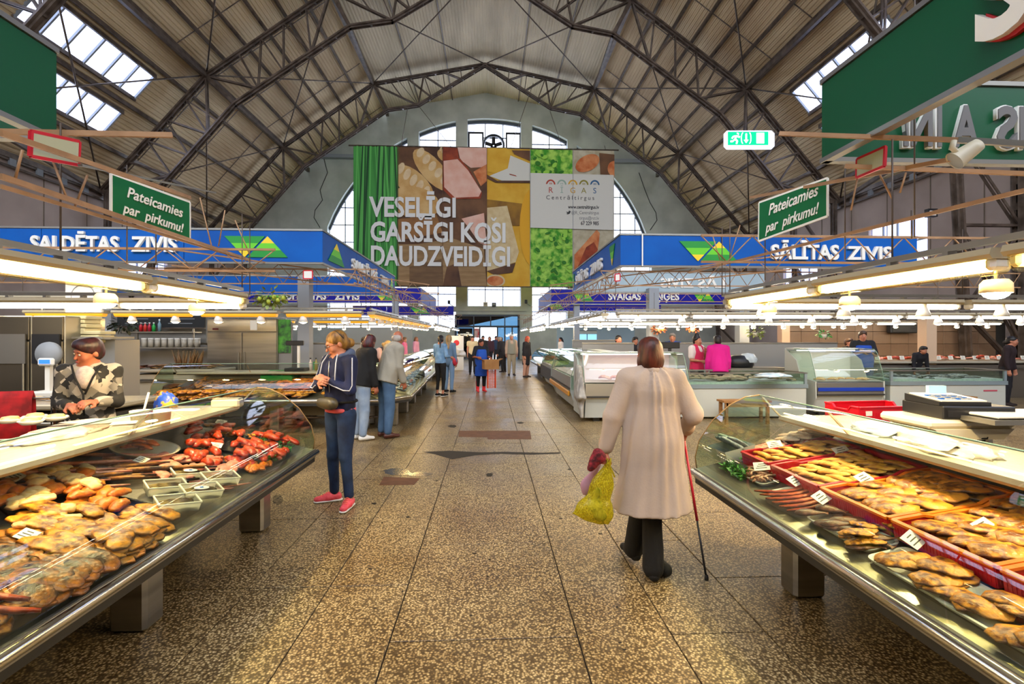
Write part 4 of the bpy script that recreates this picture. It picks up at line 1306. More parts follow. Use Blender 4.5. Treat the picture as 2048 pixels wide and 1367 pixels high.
# ------------------------------------------------------------------ fish and goods meshes
def ring_loft(sec, n=8, mats=None, name='x', sm=True):
    """sec: (x, halfwidth, halfheight, zc, yc)"""
    m = MB(); vs = []; fs = []
    for (x, w, h, zc, yc) in sec:
        for k in range(n):
            t = 2 * PI * k / n
            vs.append((x, yc + w * math.cos(t), zc + h * math.sin(t)))
    for i in range(len(sec) - 1):
        for k in range(n):
            a, b = i * n + k, i * n + (k + 1) % n
            fs.append([a, b, b + n, a + n])
    fs.append(list(range(n))[::-1]); fs.append([(len(sec) - 1) * n + k for k in range(n)])
    return m.add(vs, fs, sm)
def fillet(l, w, h, r, bend=0.0):
    """flat ragged piece with a thin rim and an uneven top"""
    N, n = 9, 10
    vs, fs = [], []
    for i in range(N + 1):
        t = i / N
        f = max(.12, math.sin(PI * min(1, .10 + t * .84)) ** .6) * r.uniform(.86, 1.12)
        cy = bend * math.sin(PI * t) + r.uniform(-.05, .05) * w
        lift = .35 * h * math.sin(t * 5 + bend * 60)
        for k in range(n):
            q = 2 * PI * k / n
            z = math.sin(q)
            zz = (h * (.25 + .75 * f) * (z if z > 0 else z * .35)) * r.uniform(.75, 1.2)
            vs.append(((t - .5) * l, cy + w * .5 * f * math.cos(q) * (1 + r.uniform(-.06, .06)), h * .4 + zz * .6 + lift * .5))
    for i in range(N):
        for k in range(n):
            a, b = i * n + k, i * n + (k + 1) % n
            fs.append([a, a + n, b + n, b][::-1])
    fs.append(list(range(n))[::-1]); fs.append([N * n + k for k in range(n)])
    return MB().add(vs, fs, True)
def whole_fish(l, w, h, r):
    prof = [(0, .12), (.06, .55), (.18, .92), (.35, 1.0), (.55, .8), (.75, .45), (.88, .2), (.92, .22), (1.0, .55)]
    sec = []
    for t, f in prof:
        ww = w * .5 * (f if t < .9 else .12)
        hh = h * .5 * f
        sec.append(((t - .5) * l, hh, ww, w * .5, .02 * l * math.sin(t * 3)))
    return ring_loft(sec, 8)
def stick(l, r0, r, curve=0.0):
    pts = [((i / 6 - .5) * l, curve * math.sin(PI * i / 6) + r.uniform(-.003, .003), r0 + r.uniform(0, .004)) for i in range(7)]
    return MB().tube(pts, [r0 * .6, r0, r0 * 1.05, r0, r0 * .9, r0 * .75, r0 * .35], 7)
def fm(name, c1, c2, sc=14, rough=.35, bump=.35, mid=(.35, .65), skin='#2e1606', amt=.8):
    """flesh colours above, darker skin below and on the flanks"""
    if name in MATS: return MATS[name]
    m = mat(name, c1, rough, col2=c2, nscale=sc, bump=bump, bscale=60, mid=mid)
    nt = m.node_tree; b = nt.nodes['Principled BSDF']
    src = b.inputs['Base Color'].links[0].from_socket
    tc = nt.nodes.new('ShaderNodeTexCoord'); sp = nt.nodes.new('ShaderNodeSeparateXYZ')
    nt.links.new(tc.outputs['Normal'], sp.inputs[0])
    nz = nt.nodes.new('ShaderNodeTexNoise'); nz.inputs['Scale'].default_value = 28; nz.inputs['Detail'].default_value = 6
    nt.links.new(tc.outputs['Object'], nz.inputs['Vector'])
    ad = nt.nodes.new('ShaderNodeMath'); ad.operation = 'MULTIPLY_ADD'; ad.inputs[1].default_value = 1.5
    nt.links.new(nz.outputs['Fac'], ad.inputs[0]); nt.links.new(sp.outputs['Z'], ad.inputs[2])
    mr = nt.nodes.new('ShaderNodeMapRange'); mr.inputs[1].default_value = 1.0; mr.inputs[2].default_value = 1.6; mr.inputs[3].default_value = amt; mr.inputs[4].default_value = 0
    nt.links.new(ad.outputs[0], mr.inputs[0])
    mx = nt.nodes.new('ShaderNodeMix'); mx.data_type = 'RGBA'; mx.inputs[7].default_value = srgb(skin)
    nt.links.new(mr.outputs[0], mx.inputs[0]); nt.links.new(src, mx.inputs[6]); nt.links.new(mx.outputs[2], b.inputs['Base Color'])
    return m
F_GOLD = fm('smoked gold', '#703608', '#e8982e', 19, .28, .5, (.40, .56))
F_ORG = fm('smoked orange', '#c85a10', '#f09a30', skin='#7c2c06', amt=0.8)
F_PALE = fm('pale butter fish', '#e0b870', '#f6e0b0', skin='#c87828', amt=0.6)
F_BRN = fm('smoked brown', '#2c1406', '#b4722c', 16, .28, .5, (.42, .6))
F_RED = fm('red salmon', '#b82c0a', '#f06a2a', 9, .3, skin='#6c1404', amt=0.7)
F_PINK = fm('pink fillet', '#c86a52', '#f0b094', skin='#8c3c2c', amt=0.6)
F_SILV = fm('silver fish', '#747c7e', '#e0e2dc', 12, .25, skin='#202c34', amt=0.8)
F_WHT = fm('iced white fish', '#b89c84', '#ecd4b8', 12, .4, skin='#8c847c', amt=0.5)
F_CRUST = fm('crumbed yellow', '#c07818', '#f2c050', 18, .45, skin='#7c3a08', amt=0.8)
F_DARK = fm('dark dried fish', '#2a140a', '#8a4c20', 12)
F_SAUS = fm('sausage red', '#8c2208', '#d85a1c', 7, .3, skin='#2c0a04', amt=0.8)
F_SHR = fm('shrimp mix', '#a86a4a', '#e8c8a0', 22, skin='#6a3a24', amt=0.6)
F_GREEN = fm('parsley green', '#1c5a1c', '#5ca83c', 30, .5, skin='#123a10', amt=0.5)
M_CARD = mat('price card', '#efe9d8', .6)
M_INK = mat('card ink', '#403a34', .7)
M_TRAYW = mat('white tray', '#e4ddc8', .4)
M_TRAYK = mat('black tray', '#1a1a1c', .25)
M_TUB = glass_mat('clear tub', '#f0ede0', .3, milk=.55)
SHAPES = {}
def variants(key, fn, mt, n=3, name='fish'):
    if key not in SHAPES:
        SHAPES[key] = [fn(random.Random(hash_(key) + i)).mesh(name, mt) for i in range(n)]
    return SHAPES[key]
def hash_(s): return sum(ord(ch) * (i + 1) for i, ch in enumerate(s))
V = lambda key, mt, fn, name, n=3: variants(key, fn, mt, n, name)
SH = {
 'gold_half': V('gold_half', F_GOLD, lambda r: fillet(.26, .12, .035, r, r.uniform(-.02, .02)), 'smoked_fish', 4),
 'brown_half': V('brown_half', F_BRN, lambda r: whole_fish(.30, .05, .13, r), 'smoked_fish', 4),
 'orange': V('orange', F_ORG, lambda r: fillet(.19, .085, .04, r), 'fish_fillet'),
 'pale': V('pale', F_PALE, lambda r: fillet(.16, .09, .035, r), 'fish_fillet'),
 'red': V('red', F_RED, lambda r: fillet(.20, .075, .05, r, .012), 'salmon_fillet'),
 'pink': V('pink', F_PINK, lambda r: fillet(.16, .08, .025, r), 'fish_fillet'),
 'eel': V('eel', F_BRN, lambda r: stick(.62, .016, r, r.uniform(-.02, .02)), 'smoked_eel'),
 'palestick': V('palestick', F_PINK, lambda r: stick(.5, .013, r, r.uniform(-.02, .02)), 'smoked_eel'),
 'crust': V('crust', F_CRUST, lambda r: fillet(.17, .06, .026, r, .01), 'fish_fillet', 4),
 'flat': V('flat', F_GOLD, lambda r: fillet(.2, .13, .03, r), 'smoked_flatfish', 4),
 'dark': V('dark', F_DARK, lambda r: whole_fish(.2, .035, .10, r), 'dried_fish', 3),
 'sausage': V('sausage', F_SAUS, lambda r: stick(.34, .013, r, .06), 'smoked_belly_strip', 3),
 'silver': V('silver', F_SILV, lambda r: whole_fish(.24, .04, .075, r), 'fresh_fish', 3),
 'white': V('white', F_WHT, lambda r: fillet(.24, .09, .045, r), 'frozen_fillet', 3),
 'shrimp': V('shrimp', F_SHR, lambda r: stick(.07, .009, r, .015), 'shrimp', 3),
 'sprat': V('sprat', fm('sprat brown', '#3a2a0e', '#9a7a2c', 30), lambda r: stick(.11, .007, r, 0), 'sprat', 2),
 'bigfish': V('bigfish', F_GOLD, lambda r: whole_fish(.42, .07, .2, r), 'smoked_fish', 3),
 'brownbig': V('brownbig', F_BRN, lambda r: whole_fish(.4, .06, .17, r), 'smoked_fish', 3),
 'upright': V('upright', fm('dried fish pale', '#a8703a', '#e8c080'), lambda r: whole_fish(.26, .03, .06, r), 'dried_fish', 3),
}
def item(shape, mtx, r, label, cat, group, scale=1.0):
    me = r.choice(SH[shape])
    o = bpy.data.objects.new(me.name.split('.')[0], me)
    COL.objects.link(o)
    put(o, mtx, scale)
    return tag(o, label, cat, group)
def pile(c, px0, py0, px1, py1, shape, n, label, cat, seed, rot=0.0, spread=.4, lift=0.0, layers=1, tilt=.12, scale=1.0, ang=None, dz=None):
    """n pieces heaped between two pixels of the photograph, on the deck; px bounds span an oblique quad"""
    r = random.Random(seed)
    for k in range(n):
        lay = k * layers // n
        s, a = deck_hit(c, r.uniform(px0, px1), r.uniform(py0, py1), lift + .02 + .014 * layers)
        a = min(1.08, max(.15, a)); s = max(.05, min(c['L'] - .08, s))
        item(shape, deck_mat(c, s, a, rot + r.uniform(-spread, spread), lift + .004 + lay * .028 + r.uniform(0, .01), (r.uniform(-tilt, tilt), r.uniform(-tilt, tilt))), r, label, cat, label, scale * r.uniform(.9, 1.1))
def grid(c, s0, s1, a0, a1, ns, na, shape, label, cat, seed, rot=0.0, spread=.2, lift=0.0, layers=1, tilt=.1, scale=1.0, jit=.02, step=.026):
    r = random.Random(seed)
    for l in range(layers):
        sh = l * .02
        for i in range(ns):
            for j in range(na):
                s = s0 + sh + (s1 - s0 - 2 * sh) * (i + .5) / ns + r.uniform(-jit, jit)
                a = a0 + sh + (a1 - a0 - 2 * sh) * (j + .5) / na + r.uniform(-jit, jit)
                item(shape, deck_mat(c, s, a, rot + r.uniform(-spread, spread), lift + l * step + r.uniform(0, .008), (r.uniform(-tilt, tilt), r.uniform(-tilt, tilt))), r, label, cat, label, scale * r.uniform(.92, 1.08))
def card(mtx, label, w=.085, h=.055, tilt=.25):
    o = empty('price_card', label=label, cat='card', group='price cards on the counters')
    MB().box((0, 0, h / 2), (w, .002, h)).build('card', M_CARD, o)
    for k in range(3): MB().box((-.004 + k * .002, -.0015, h * (.28 + .24 * k)), (w * (.7 - .15 * k), .001, h * .07)).build('line', M_INK, o)
    put(o, mtx @ Matrix.Rotation(-tilt - .9, 4, 'X'))
    return o
def tray(c, s, a, ws, wa, rot, label, mt=None, lift=0.0, h=.022):
    mt = mt or M_TRAYW
    m = MB()
    n = 5
    def rr_(x, y, rad, z):
        out = []
        for cx_, cy_, t0 in ((x - rad, y - rad, 0), (-x + rad, y - rad, PI / 2), (-x + rad, -y + rad, PI), (x - rad, -y + rad, 3 * PI / 2)):
            for k in range(n): out.append((cx_ + rad * math.cos(t0 + k * PI / 2 / (n - 1)), cy_ + rad * math.sin(t0 + k * PI / 2 / (n - 1)), z))
        return out
    x, y = ws / 2, wa / 2
    loops = [rr_(x - .02, y - .02, .02, .002), rr_(x - .012, y - .012, .028, h), rr_(x, y, .035, h + .002), rr_(x, y, .035, h - .002), rr_(x - .014, y - .014, .03, 0)]
    N = n * 4; vs = [p for l in loops for p in l]; fs = []
    for i in range(len(loops) - 1):
        for k in range(N): fs.append([i * N + k, i * N + (k + 1) % N, (i + 1) * N + (k + 1) % N, (i + 1) * N + k])
    fs.append(list(range(N))); fs.append([(len(loops) - 1) * N + k for k in range(N)][::-1])
    m.add(vs, fs)
    o = m.build('serving_tray', mt); tag(o, label, 'tray')
    put(o, deck_mat(c, s, a, rot, lift + .002))
    return o

# ------------------------------------------------------------------ near left counter
c = L1
BX = lambda px, py: deck_hit(c, px, py)
pile(c, -40, 1075, 60, 1200, 'brown_half', 20, 'brown smoked fish halves at the near end of the left counter', 'fish', 1, 1.2, .5, 0, 2)
pile(c, 60, 1010, 330, 1100, 'gold_half', 46, 'golden smoked fish halves heaped in the front of the left counter', 'fish', 2, 1.1, .5, 0, 3)
pile(c, 0, 1050, 200, 1190, 'flat', 26, 'broad golden fish pieces along the front of the left counter', 'fish', 3, .9, .5, .0, 2)
pile(c, 0, 940, 190, 1010, 'orange', 26, 'orange smoked fillets at the back of the left counter', 'fish', 4, .5, .5, .01, 2)
pile(c, 20, 930, 200, 1040, 'pale', 18, 'pale buttery fillets lying over the orange ones', 'fish', 5, .5, .6, .055, 1)
pile(c, 190, 980, 250, 1010, 'orange', 5, 'bright orange strips beside the pale fillets', 'fish', 6, .4, .3, .03, 1)
pile(c, 190, 1060, 335, 1110, 'gold_half', 26, 'golden fish at the front edge below the sprat boxes', 'fish', 71, 1.1, .5, 0, 2)
pile(c, 60, 1110, 220, 1180, 'brown_half', 30, 'brown fish halves along the lower front edge of the left counter', 'fish', 72, 1.0, .5, 0, 2)
pile(c, -80, 1170, 60, 1250, 'flat', 16, 'golden brown fish at the lower left corner', 'fish', 73, 1.0, .5, 0, 2)
pile(c, -60, 1170, 30, 1260, 'sausage', 12, 'dark red ribs at the lower left corner', 'meat', 7, 1.0, .5, .02, 2)
r = random.Random(8)
for k in range(20):
    s, a = BX(90 + 260 * r.random(), 925 + 60 * r.random())
    item('eel' if k % 2 else 'palestick', deck_mat(c, s, min(1.0, max(.3, a)), -.75 + r.uniform(-.12, .12), .01 + .02 * (k % 3)), r, 'long thin smoked eels laid slantwise across the left counter', 'fish', 'smoked eels on the left counter')
for k in range(10):
    s, a = BX(240 + 130 * r.random(), 915 + 45 * r.random())
    item('palestick', deck_mat(c, s, a, -.85 + r.uniform(-.1, .1), .02), r, 'light pink smoked strips below the round platter', 'fish', 'smoked strips on the left counter')
pile(c, 380, 850, 490, 920, 'red', 34, 'deep orange salmon pieces in the middle of the left counter', 'fish', 9, .4, .5, 0, 3)
pile(c, 480, 850, 590, 915, 'red', 34, 'red salmon pieces heaped at the far end of the left counter', 'fish', 10, .5, .5, 0, 3)
pile(c, 320, 905, 470, 945, 'pink', 26, 'pink fillets on the tray below the salmon', 'fish', 11, .3, .4, .024, 1)
pile(c, 455, 915, 560, 935, 'orange', 16, 'yellow-orange pieces at the front below the red salmon', 'fish', 75, .4, .5, .0, 1, scale=.8)
pile(c, 380, 955, 480, 975, 'palestick', 8, 'thin strips beside the sprat boxes', 'fish', 76, -.8, .2, .0, 1, scale=.6)
pile(c, 420, 840, 540, 860, 'gold_half', 14, 'small smoked fish behind the salmon on the left counter', 'fish', 12, .2, .5, .01, 2, scale=.6)
pile(c, 500, 885, 560, 905, 'orange', 8, 'yellow fillets before the red salmon', 'fish', 13, .2, .4, .0, 1)
for (px, py, ws, wa, mt, nm) in ((375, 920, .42, .26, M_TRAYK, 'black tray of pink fillets on the left counter'), (470, 890, .5, .4, M_TRAYK, 'black tray under the red salmon'), (250, 1070, .7, .34, M_TRAYK, 'black tray under the golden smoked fish'), (90, 1150, .5, .34, M_TRAYK, 'black tray under the brown fish halves')):
    s, a = BX(px, py); tray(c, s, max(.38, a), ws, wa, 0, nm, mt)
# round platter
s, a = deck_hit(c, 288, 898, .06)
o = empty('round_platter', label='cream round platter of smoked fish with a card in it', cat='platter')
MB().lathe([(0, .004), (.13, .006), (.16, .035), (.175, .04), (.165, .03), (.135, .0), (0, 0)], seg=28).build('dish', M_CREAM, o)
put(o, deck_mat(c, s, a, 0, .03), 1.2)
for k in range(7): item('orange', deck_mat(c, s + r.uniform(-.05, .05), a + r.uniform(-.05, .05), r.uniform(0, 3), .06 + .008 * k), r, 'golden fillets heaped in the round cream platter', 'fish', 'fillets in the round platter', .75)
card(deck_mat(c, s, a, -PI / 2 + .5, .1), 'white price card standing in the round platter')
# oval tubs and flat boxes of sprats
def tubbox(c, px, py, w, l, rot, label, fill='sprat', n=9, h=.05, lid=True, lift=0.0, cat='box', mt=None):
    s, a = deck_hit(c, px, py, lift + .03)
    o = empty('plastic_box', label=label, cat=cat)
    m = MB()
    x, y = w / 2, l / 2
    m.add([(-x, -y, 0), (x, -y, 0), (x, y, 0), (-x, y, 0), (-x * 1.1, -y * 1.06, h), (x * 1.1, -y * 1.06, h), (x * 1.1, y * 1.06, h), (-x * 1.1, y * 1.06, h)], [[3, 2, 1, 0], [0, 1, 5, 4], [1, 2, 6, 5], [2, 3, 7, 6], [3, 0, 4, 7]])
    m.build('tub', mt or M_TUB, o)
    rim = MB()
    P = [(-x * 1.1, -y * 1.06, h), (x * 1.1, -y * 1.06, h), (x * 1.1, y * 1.06, h), (-x * 1.1, y * 1.06, h)]
    for p, q in zip(P, P[1:] + P[:1]): rim.bar(p, q, .007, .007)
    rim.build('rim', M_TRAYW, o)
    for k in range(n):
        ch = inst('sprat', SH[fill][k % len(SH[fill])], o, (x * .85 * (2 * (k + .5) / n - 1), r.uniform(-.005, .005), .006 + (k % 2) * .006), (0, 0, PI / 2 + r.uniform(-.05, .05)), (l / .125 if fill == 'sprat' else .6,) * 2 + (1.6,))
    if lid:
        MB().lathe([(0, .001), (.032, .001), (.034, 0)], (0, 0, h * .98), 18, sx=.8, sy=1.2).build('round_label', M_CARD, o)
        MB().lathe([(0, .002), (.012, .002)], (0, 0, h * .98), 12).build('label_mark', M_BLUE, o)
    put(o, deck_mat(c, s, a, rot, lift))
    return o
for px, py, rot, nm, lf in ((329, 972, .8, 'open plastic box of sprats beside the glass joint, leftmost of four', .02), (352, 1004, .8, 'tilted plastic box of sprats at the front edge of the left counter', .04), (400, 980, .8, 'lidded sprat box with an oval blue-marked label, front of the left counter', .05), (438, 955, .8, 'plastic sprat box farthest right of the four on the left counter', .03), (378, 945, .8, 'pale tub with oval label behind the sprat boxes', .02)):
    tubbox(c, px, py, .13, .19, rot, nm, lid='oval' in nm, lift=lf, n=11)
tubbox(c, 213, 893, .12, .12, .4, 'round-labelled deli tub left of the platter', lid=True)
tubbox(c, 270, 868, .12, .12, .3, 'small tub of fish spread above the platter', lid=True)
tubbox(c, 395, 898, .12, .08, .1, 'small oval white tub on the salmon tray', lid=True, n=3)
# parsley garland at the far corner
r = random.Random(14)
g = MB()
for k in range(260):
    px, py = r.uniform(530, 610), 0
    s = 4.25 + .55 * r.random(); a = .12 + .10 * r.random() + (.25 * r.random() if s > 4.7 else 0)
    p = Vector((s, a, DECK(a) + .01 + .05 * r.random())); q = Vector((r.uniform(-1, 1), r.uniform(-1, 1), r.uniform(.2, 1))).normalized() * .03; w = Vector((r.uniform(-1, 1), r.uniform(-1, 1), 0)).normalized() * .012
    g.add([p - w, p + w, p + q + w * .6, p + q - w * .6], [[0, 1, 2, 3]])
g.build('parsley_garland', F_GREEN, None, None, 'green parsley garnish along the far corner of the left counter', 'herbs', None, 'stuff')
bpy.data.objects['parsley_garland'].matrix_world = c.matrix_world
for k, (px, py, lb) in enumerate(((20, 985, 'pink-printed price card at the left picture edge'), (80, 1052, 'long white price card on the golden smoked fish'), (275, 945, 'white price card lying on the smoked eels'), (360, 870, 'slanted white card beside the curled salmon'), (430, 912, 'white price card on the pink fillets'), (440, 862, 'small card at the rear of the salmon'), (40, 1110, 'glossy card on the brown fish halves'))):
    s, a = BX(px, py)
    card(deck_mat(c, s, min(1.0, a), -PI / 2 + r.uniform(-.4, .4), .07), lb)
# things on the left ledge
def on_ledge(name, mtx, label, cat, parts, group=None):
    o = empty(name, label=label, cat=cat, group=group)
    for nm, mb, mt in parts: mb.build(nm, mt, o)
    put(o, mtx); return o
def LZ(px, py, z=.98): return PZ(px, py, z)
def ledge_at(px, py, rot=0, z=.98): return Matrix.Translation(LZ(px, py, z)) @ Matrix.Rotation(rot, 4, 'Z')
M_TUBW = mat('white tub', '#e6dccb', .4)
def bucket(px, py, r0, h, label, content=None):
    o = empty('white_tub', LZ(px, py), 0, label, 'tub')
    MB().lathe([(0, 0), (r0 * .85, 0), (r0, h), (r0 * 1.06, h), (r0 * 1.06, h - .012), (r0 * .98, h - .012), (r0 * .82, .01), (0, .01)], seg=22).build('body', M_TUBW, o)
    return o
bucket(282, 855, .062, .12, 'white plastic tub holding a ladle, on the left ledge')
b2 = bucket(322, 850, .062, .11, 'white plastic tub right of the ladle tub')
o = empty('ladle', LZ(282, 855, .985), 0, 'white-handled ladle standing in the left tub', 'ladle')
MB().tube([(-.01, 0, .01), (.02, .0, .12), (.045, .01, .24)], .007, 6).build('handle', M_WHITE, o); MB().lathe([(0, -.01), (.02, 0), (.022, .012)], (-.01, 0, .01), 10).build('bowl', M_WHITE, o)
o = on_ledge('square_tub', ledge_at(248, 868, .5), 'low translucent square tub on the left ledge', 'tub', [('body', MB().box((0, 0, .035), (.13, .1, .07), bev=.015), M_TUBW), ('lid', MB().box((0, 0, .073), (.135, .105, .008), bev=.003), M_WHITE)])
def lump(name, px, py, sx, sy, sz, mt, label, cat, seed, rot=0, z=.98, n=14):
    r = random.Random(seed)
    m = MB(); vs = []; fs = []
    R_ = 6
    for i in range(R_ + 1):
        ph = PI / 2 * (1 - i / R_)
        for k in range(n):
            t = 2 * PI * k / n
            q = 1 + .22 * math.sin(k * 2.7 + i * 1.3 + seed) * (i / R_) + r.uniform(-.09, .09)
            vs.append((sx * math.cos(t) * math.cos(ph) ** .7 * q, sy * math.sin(t) * math.cos(ph) ** .7 * q, max(0, sz * math.sin(ph) * (1 + r.uniform(-.2, .2) * (ph < 1.5)))))
    for i in range(R_):
        for k in range(n):
            a, b = i * n + k, i * n + (k + 1) % n
            fs.append([a, a + n, b + n, b])
    fs.append([R_ * n + k for k in range(n)][::-1])
    o = m.add(vs, fs, True).build(name, mt)
    tag(o, label, cat)
    p = PZ(px, py, z)
    o.location = p; o.rotation_euler = (0, 0, rot)
    return o
M_BAGP = mat('thin bag white', '#dcd4c4', .25, col2='#c8bfb0', nscale=12, bump=.6, bscale=30)
M_BAGC = mat('bag cool white', '#cfd8dc', .15, col2='#b8c6cc', nscale=10, bump=.8, bscale=25)
lump('plastic_bag', 110, 876, .24, .12, .05, M_BAGP, 'flat stack of thin white bags on the left ledge', 'bag', 3, 1.45)
lump('plastic_bag', 205, 845, .26, .07, .03, M_BAGP, 'row of folded pale bags at the back of the left ledge', 'bag', 4, .3)
o = on_ledge('cutting_board', ledge_at(140, 862, .15), 'pinkish cutting board on the left ledge', 'board', [('plate', MB().box((0, 0, .01), (.36, .2, .02), bev=.008), mat('board pink', '#b98876', .4)), ('rim', MB().box((0, -.09, .021), (.3, .01, .003)), M_CREAM)])
for k, (px, py) in enumerate(((20, 845), (62, 848), (112, 840), (70, 838))):
    o = empty('paper_plate', LZ(px, py), 0, 'white bun-shaped dish on the left ledge, %s' % ('leftmost', 'second from the left', 'rightmost', 'set behind the others')[k], 'dish')
    MB().lathe([(0, 0), (.05, 0), (.075, .025), (.07, .03), (.05, .01), (0, .008)], seg=18).build('dish', M_WHITE, o)
    MB().lathe([(.06, .02), (.045, .045), (.0, .052)], seg=14).build('bun', F_PALE, o)
lump('carrier_bag', 332, 815, .09, .07, .13, mat('blue yellow bag', '#2a52b8', .35, col2='#d8a83a', nscale=14, mid=(.5, .56)), 'blue and yellow printed bag behind the white tubs', 'bag', 6)
o = on_ledge('knife_steel', ledge_at(18, 880, .25), 'grey knife lying at the left edge of the ledge', 'knife', [('blade', MB().box((0, 0, .006), (.2, .03, .003)), M_SS), ('handle', MB().box((.15, 0, .01), (.11, .025, .018), bev=.006), M_BLACK)])
o = on_ledge('cutting_block', ledge_at(455, 812, .1, .98), 'cream end block at the far end of the left ledge', 'block', [('block', MB().box((0, 0, .03), (.24, .12, .08), bev=.015), M_CREAM), ('top_rim', MB().box((0, 0, .072), (.22, .1, .006), bev=.002), M_LEDGE)])
# hanging chains of fish / cords behind the glass near the vendor
M_RBL = mat('red blanket', '#c01826', .8, col2='#7c0f1a', nscale=9)
o = empty('red_cloth', PZ(35, 826, .98) + Vector((-.25, .1, 0)), .3, 'red cloth hung over the rear rail at the left edge', 'cloth')
mb = MB(); mb.strip([(-.02, -.25), (0, -.05), (.01, .1), (.03, .16), (.06, .1), (.07, -.2)], -.28, .22, 'yz', .006, True); mb.build('cloth', M_RBL, o)
MB().tube([(-.4, .04, .1), (.8, .04, .1)], .01, 6).build('rail', M_SS, o)
o = empty('wire_grill', PZ(95, 828, .98) + Vector((-.1, .15, 0)), .3, 'dark wire grill behind the left ledge', 'grill')
for k in range(12): MB().tube([(k * .035, 0, -.2), (k * .035, 0, .13)], .006, 5).build('wire', M_DARK, o)
for k in range(3): MB().tube([(-.01, 0, -.15 + .13 * k), (.4, 0, -.15 + .13 * k)], .006, 5).build('cross_wire', M_DARK, o)
MB().box((.2, .03, 0), (.4, .01, .3)).build('backing', F_DARK, o)

# ------------------------------------------------------------------ near right counter
c = R1
def Y2s(y): return 3.75 - y
CRATES = [(3.40, 'red', 'small red crate of yellow fillets, farthest of the crate row'), (2.95, 'red', 'red crate of long golden fillets, second farthest'), (2.46, 'orange', 'orange-rimmed red crate of crumbed flat fish, middle of the row'), (1.97, 'orange', 'orange-rimmed red crate of golden fish pieces, second nearest'), (1.48, 'orange', 'red crate cut by the right picture edge')]
M_CR_R = mat('crate red', '#c01024', .35)
M_CR_O = mat('crate orange rim', '#f07a14', .35)
def crate_mesh(w, l, h, rim, parent):
    m = MB(); x, y, t = w / 2, l / 2, .008
    m.box((0, 0, .004), (w - .02, l - .02, .008))
    m.build('base', M_CR_R, parent)
    for sx, sy in ((1, 0), (-1, 0), (0, 1), (0, -1)):
        wall = MB()
        ln = (l if sx else w)
        # wall with dipped rim and vertical slots
        top = [(-ln / 2, h), (-ln * .28, h), (-ln * .2, h * .8), (ln * .2, h * .8), (ln * .28, h), (ln / 2, h)]
        if sx: pts = [(-ln / 2, 0)] + top + [(ln / 2, 0)]
        else: pts = [(-ln / 2, 0), (-ln / 2, h), (ln / 2, h), (ln / 2, 0)]
        if sx: wall.prism(pts, sx * x - t / 2, sx * x + t / 2, 'yz')
        else: wall.prism(pts, sy * y - t / 2, sy * y + t / 2, 'xz')
        wall.build('side', M_CR_R, parent)
        rb = MB()
        q = top if sx else [(-ln / 2, h), (ln / 2, h)]
        for a_, b_ in zip(q[:-1], q[1:]):
            if sx: rb.bar((sx * x, a_[0], a_[1]), (sx * x, b_[0], b_[1]), .022, .012)
            else: rb.bar((a_[0], sy * y, a_[1]), (b_[0], sy * y, b_[1]), .022, .012)
        rb.build('rim', rim, parent)
        sl = MB(); nn = int(ln / .016)
        for k in range(nn):
            u = -ln / 2 + .012 + k * .016
            if sx: sl.box((sx * (x + t * .6), u, h * .4), (.003, .004, h * .5))
            else: sl.box((u, sy * (y + t * .6), h * .45), (.004, .003, h * .55))
        sl.build('ribs', rim if rim is M_CR_R else M_CR_R, parent)
for i, (y, kind, lb) in enumerate(CRATES):
    o = empty('plastic_crate', label=lb, cat='crate')
    cw_ = .34 if i == 0 else .46
    crate_mesh(cw_, .66, .085, M_CR_R if kind == 'red' else M_CR_O, o)
    a0 = .64
    put(o, deck_mat(c, Y2s(y), a0, 0, .004, (-.05, 0)))
    o.scale = (1, 1, 1)
    sh = ('crust', 'crust', 'flat', 'flat', 'flat')[i]
    grid(c, Y2s(y) - cw_ * .45, Y2s(y) + cw_ * .45, a0 - .30, a0 + .30, (2 if i == 0 else 4), 4 if sh == 'flat' else 6, sh, ('crumbed yellow fillets in the farthest small red crate', 'long golden fillets in the second red crate', 'flat golden fish in the middle orange-rimmed crate', 'golden fish pieces in the second nearest crate', 'golden fish in the crate at the right picture edge')[i], 'fish', 30 + i, .5 if i < 2 else .9, .3, .015, 3 if i < 4 else 2, .12, 1.0)
    for dx, dy, lf in ((0, .1, .09),) if i in (2,) else (): pass
TR = [(1520, 958, .30, .15, 'white tray of dried shrimp at the far front of the right counter', 'shrimp', 60), (1590, 1003, .34, .17, 'white tray of curved red-brown fish strips', 'sausage', 16), (1700, 1065, .44, .18, 'white tray of dark dried fish on the right counter', 'dark', 14), (1860, 1160, .44, .2, 'white tray of smoked fish halves near the right edge', 'flat', 10), (2010, 1260, .42, .2, 'white tray at the lower right corner', 'flat', 8)]
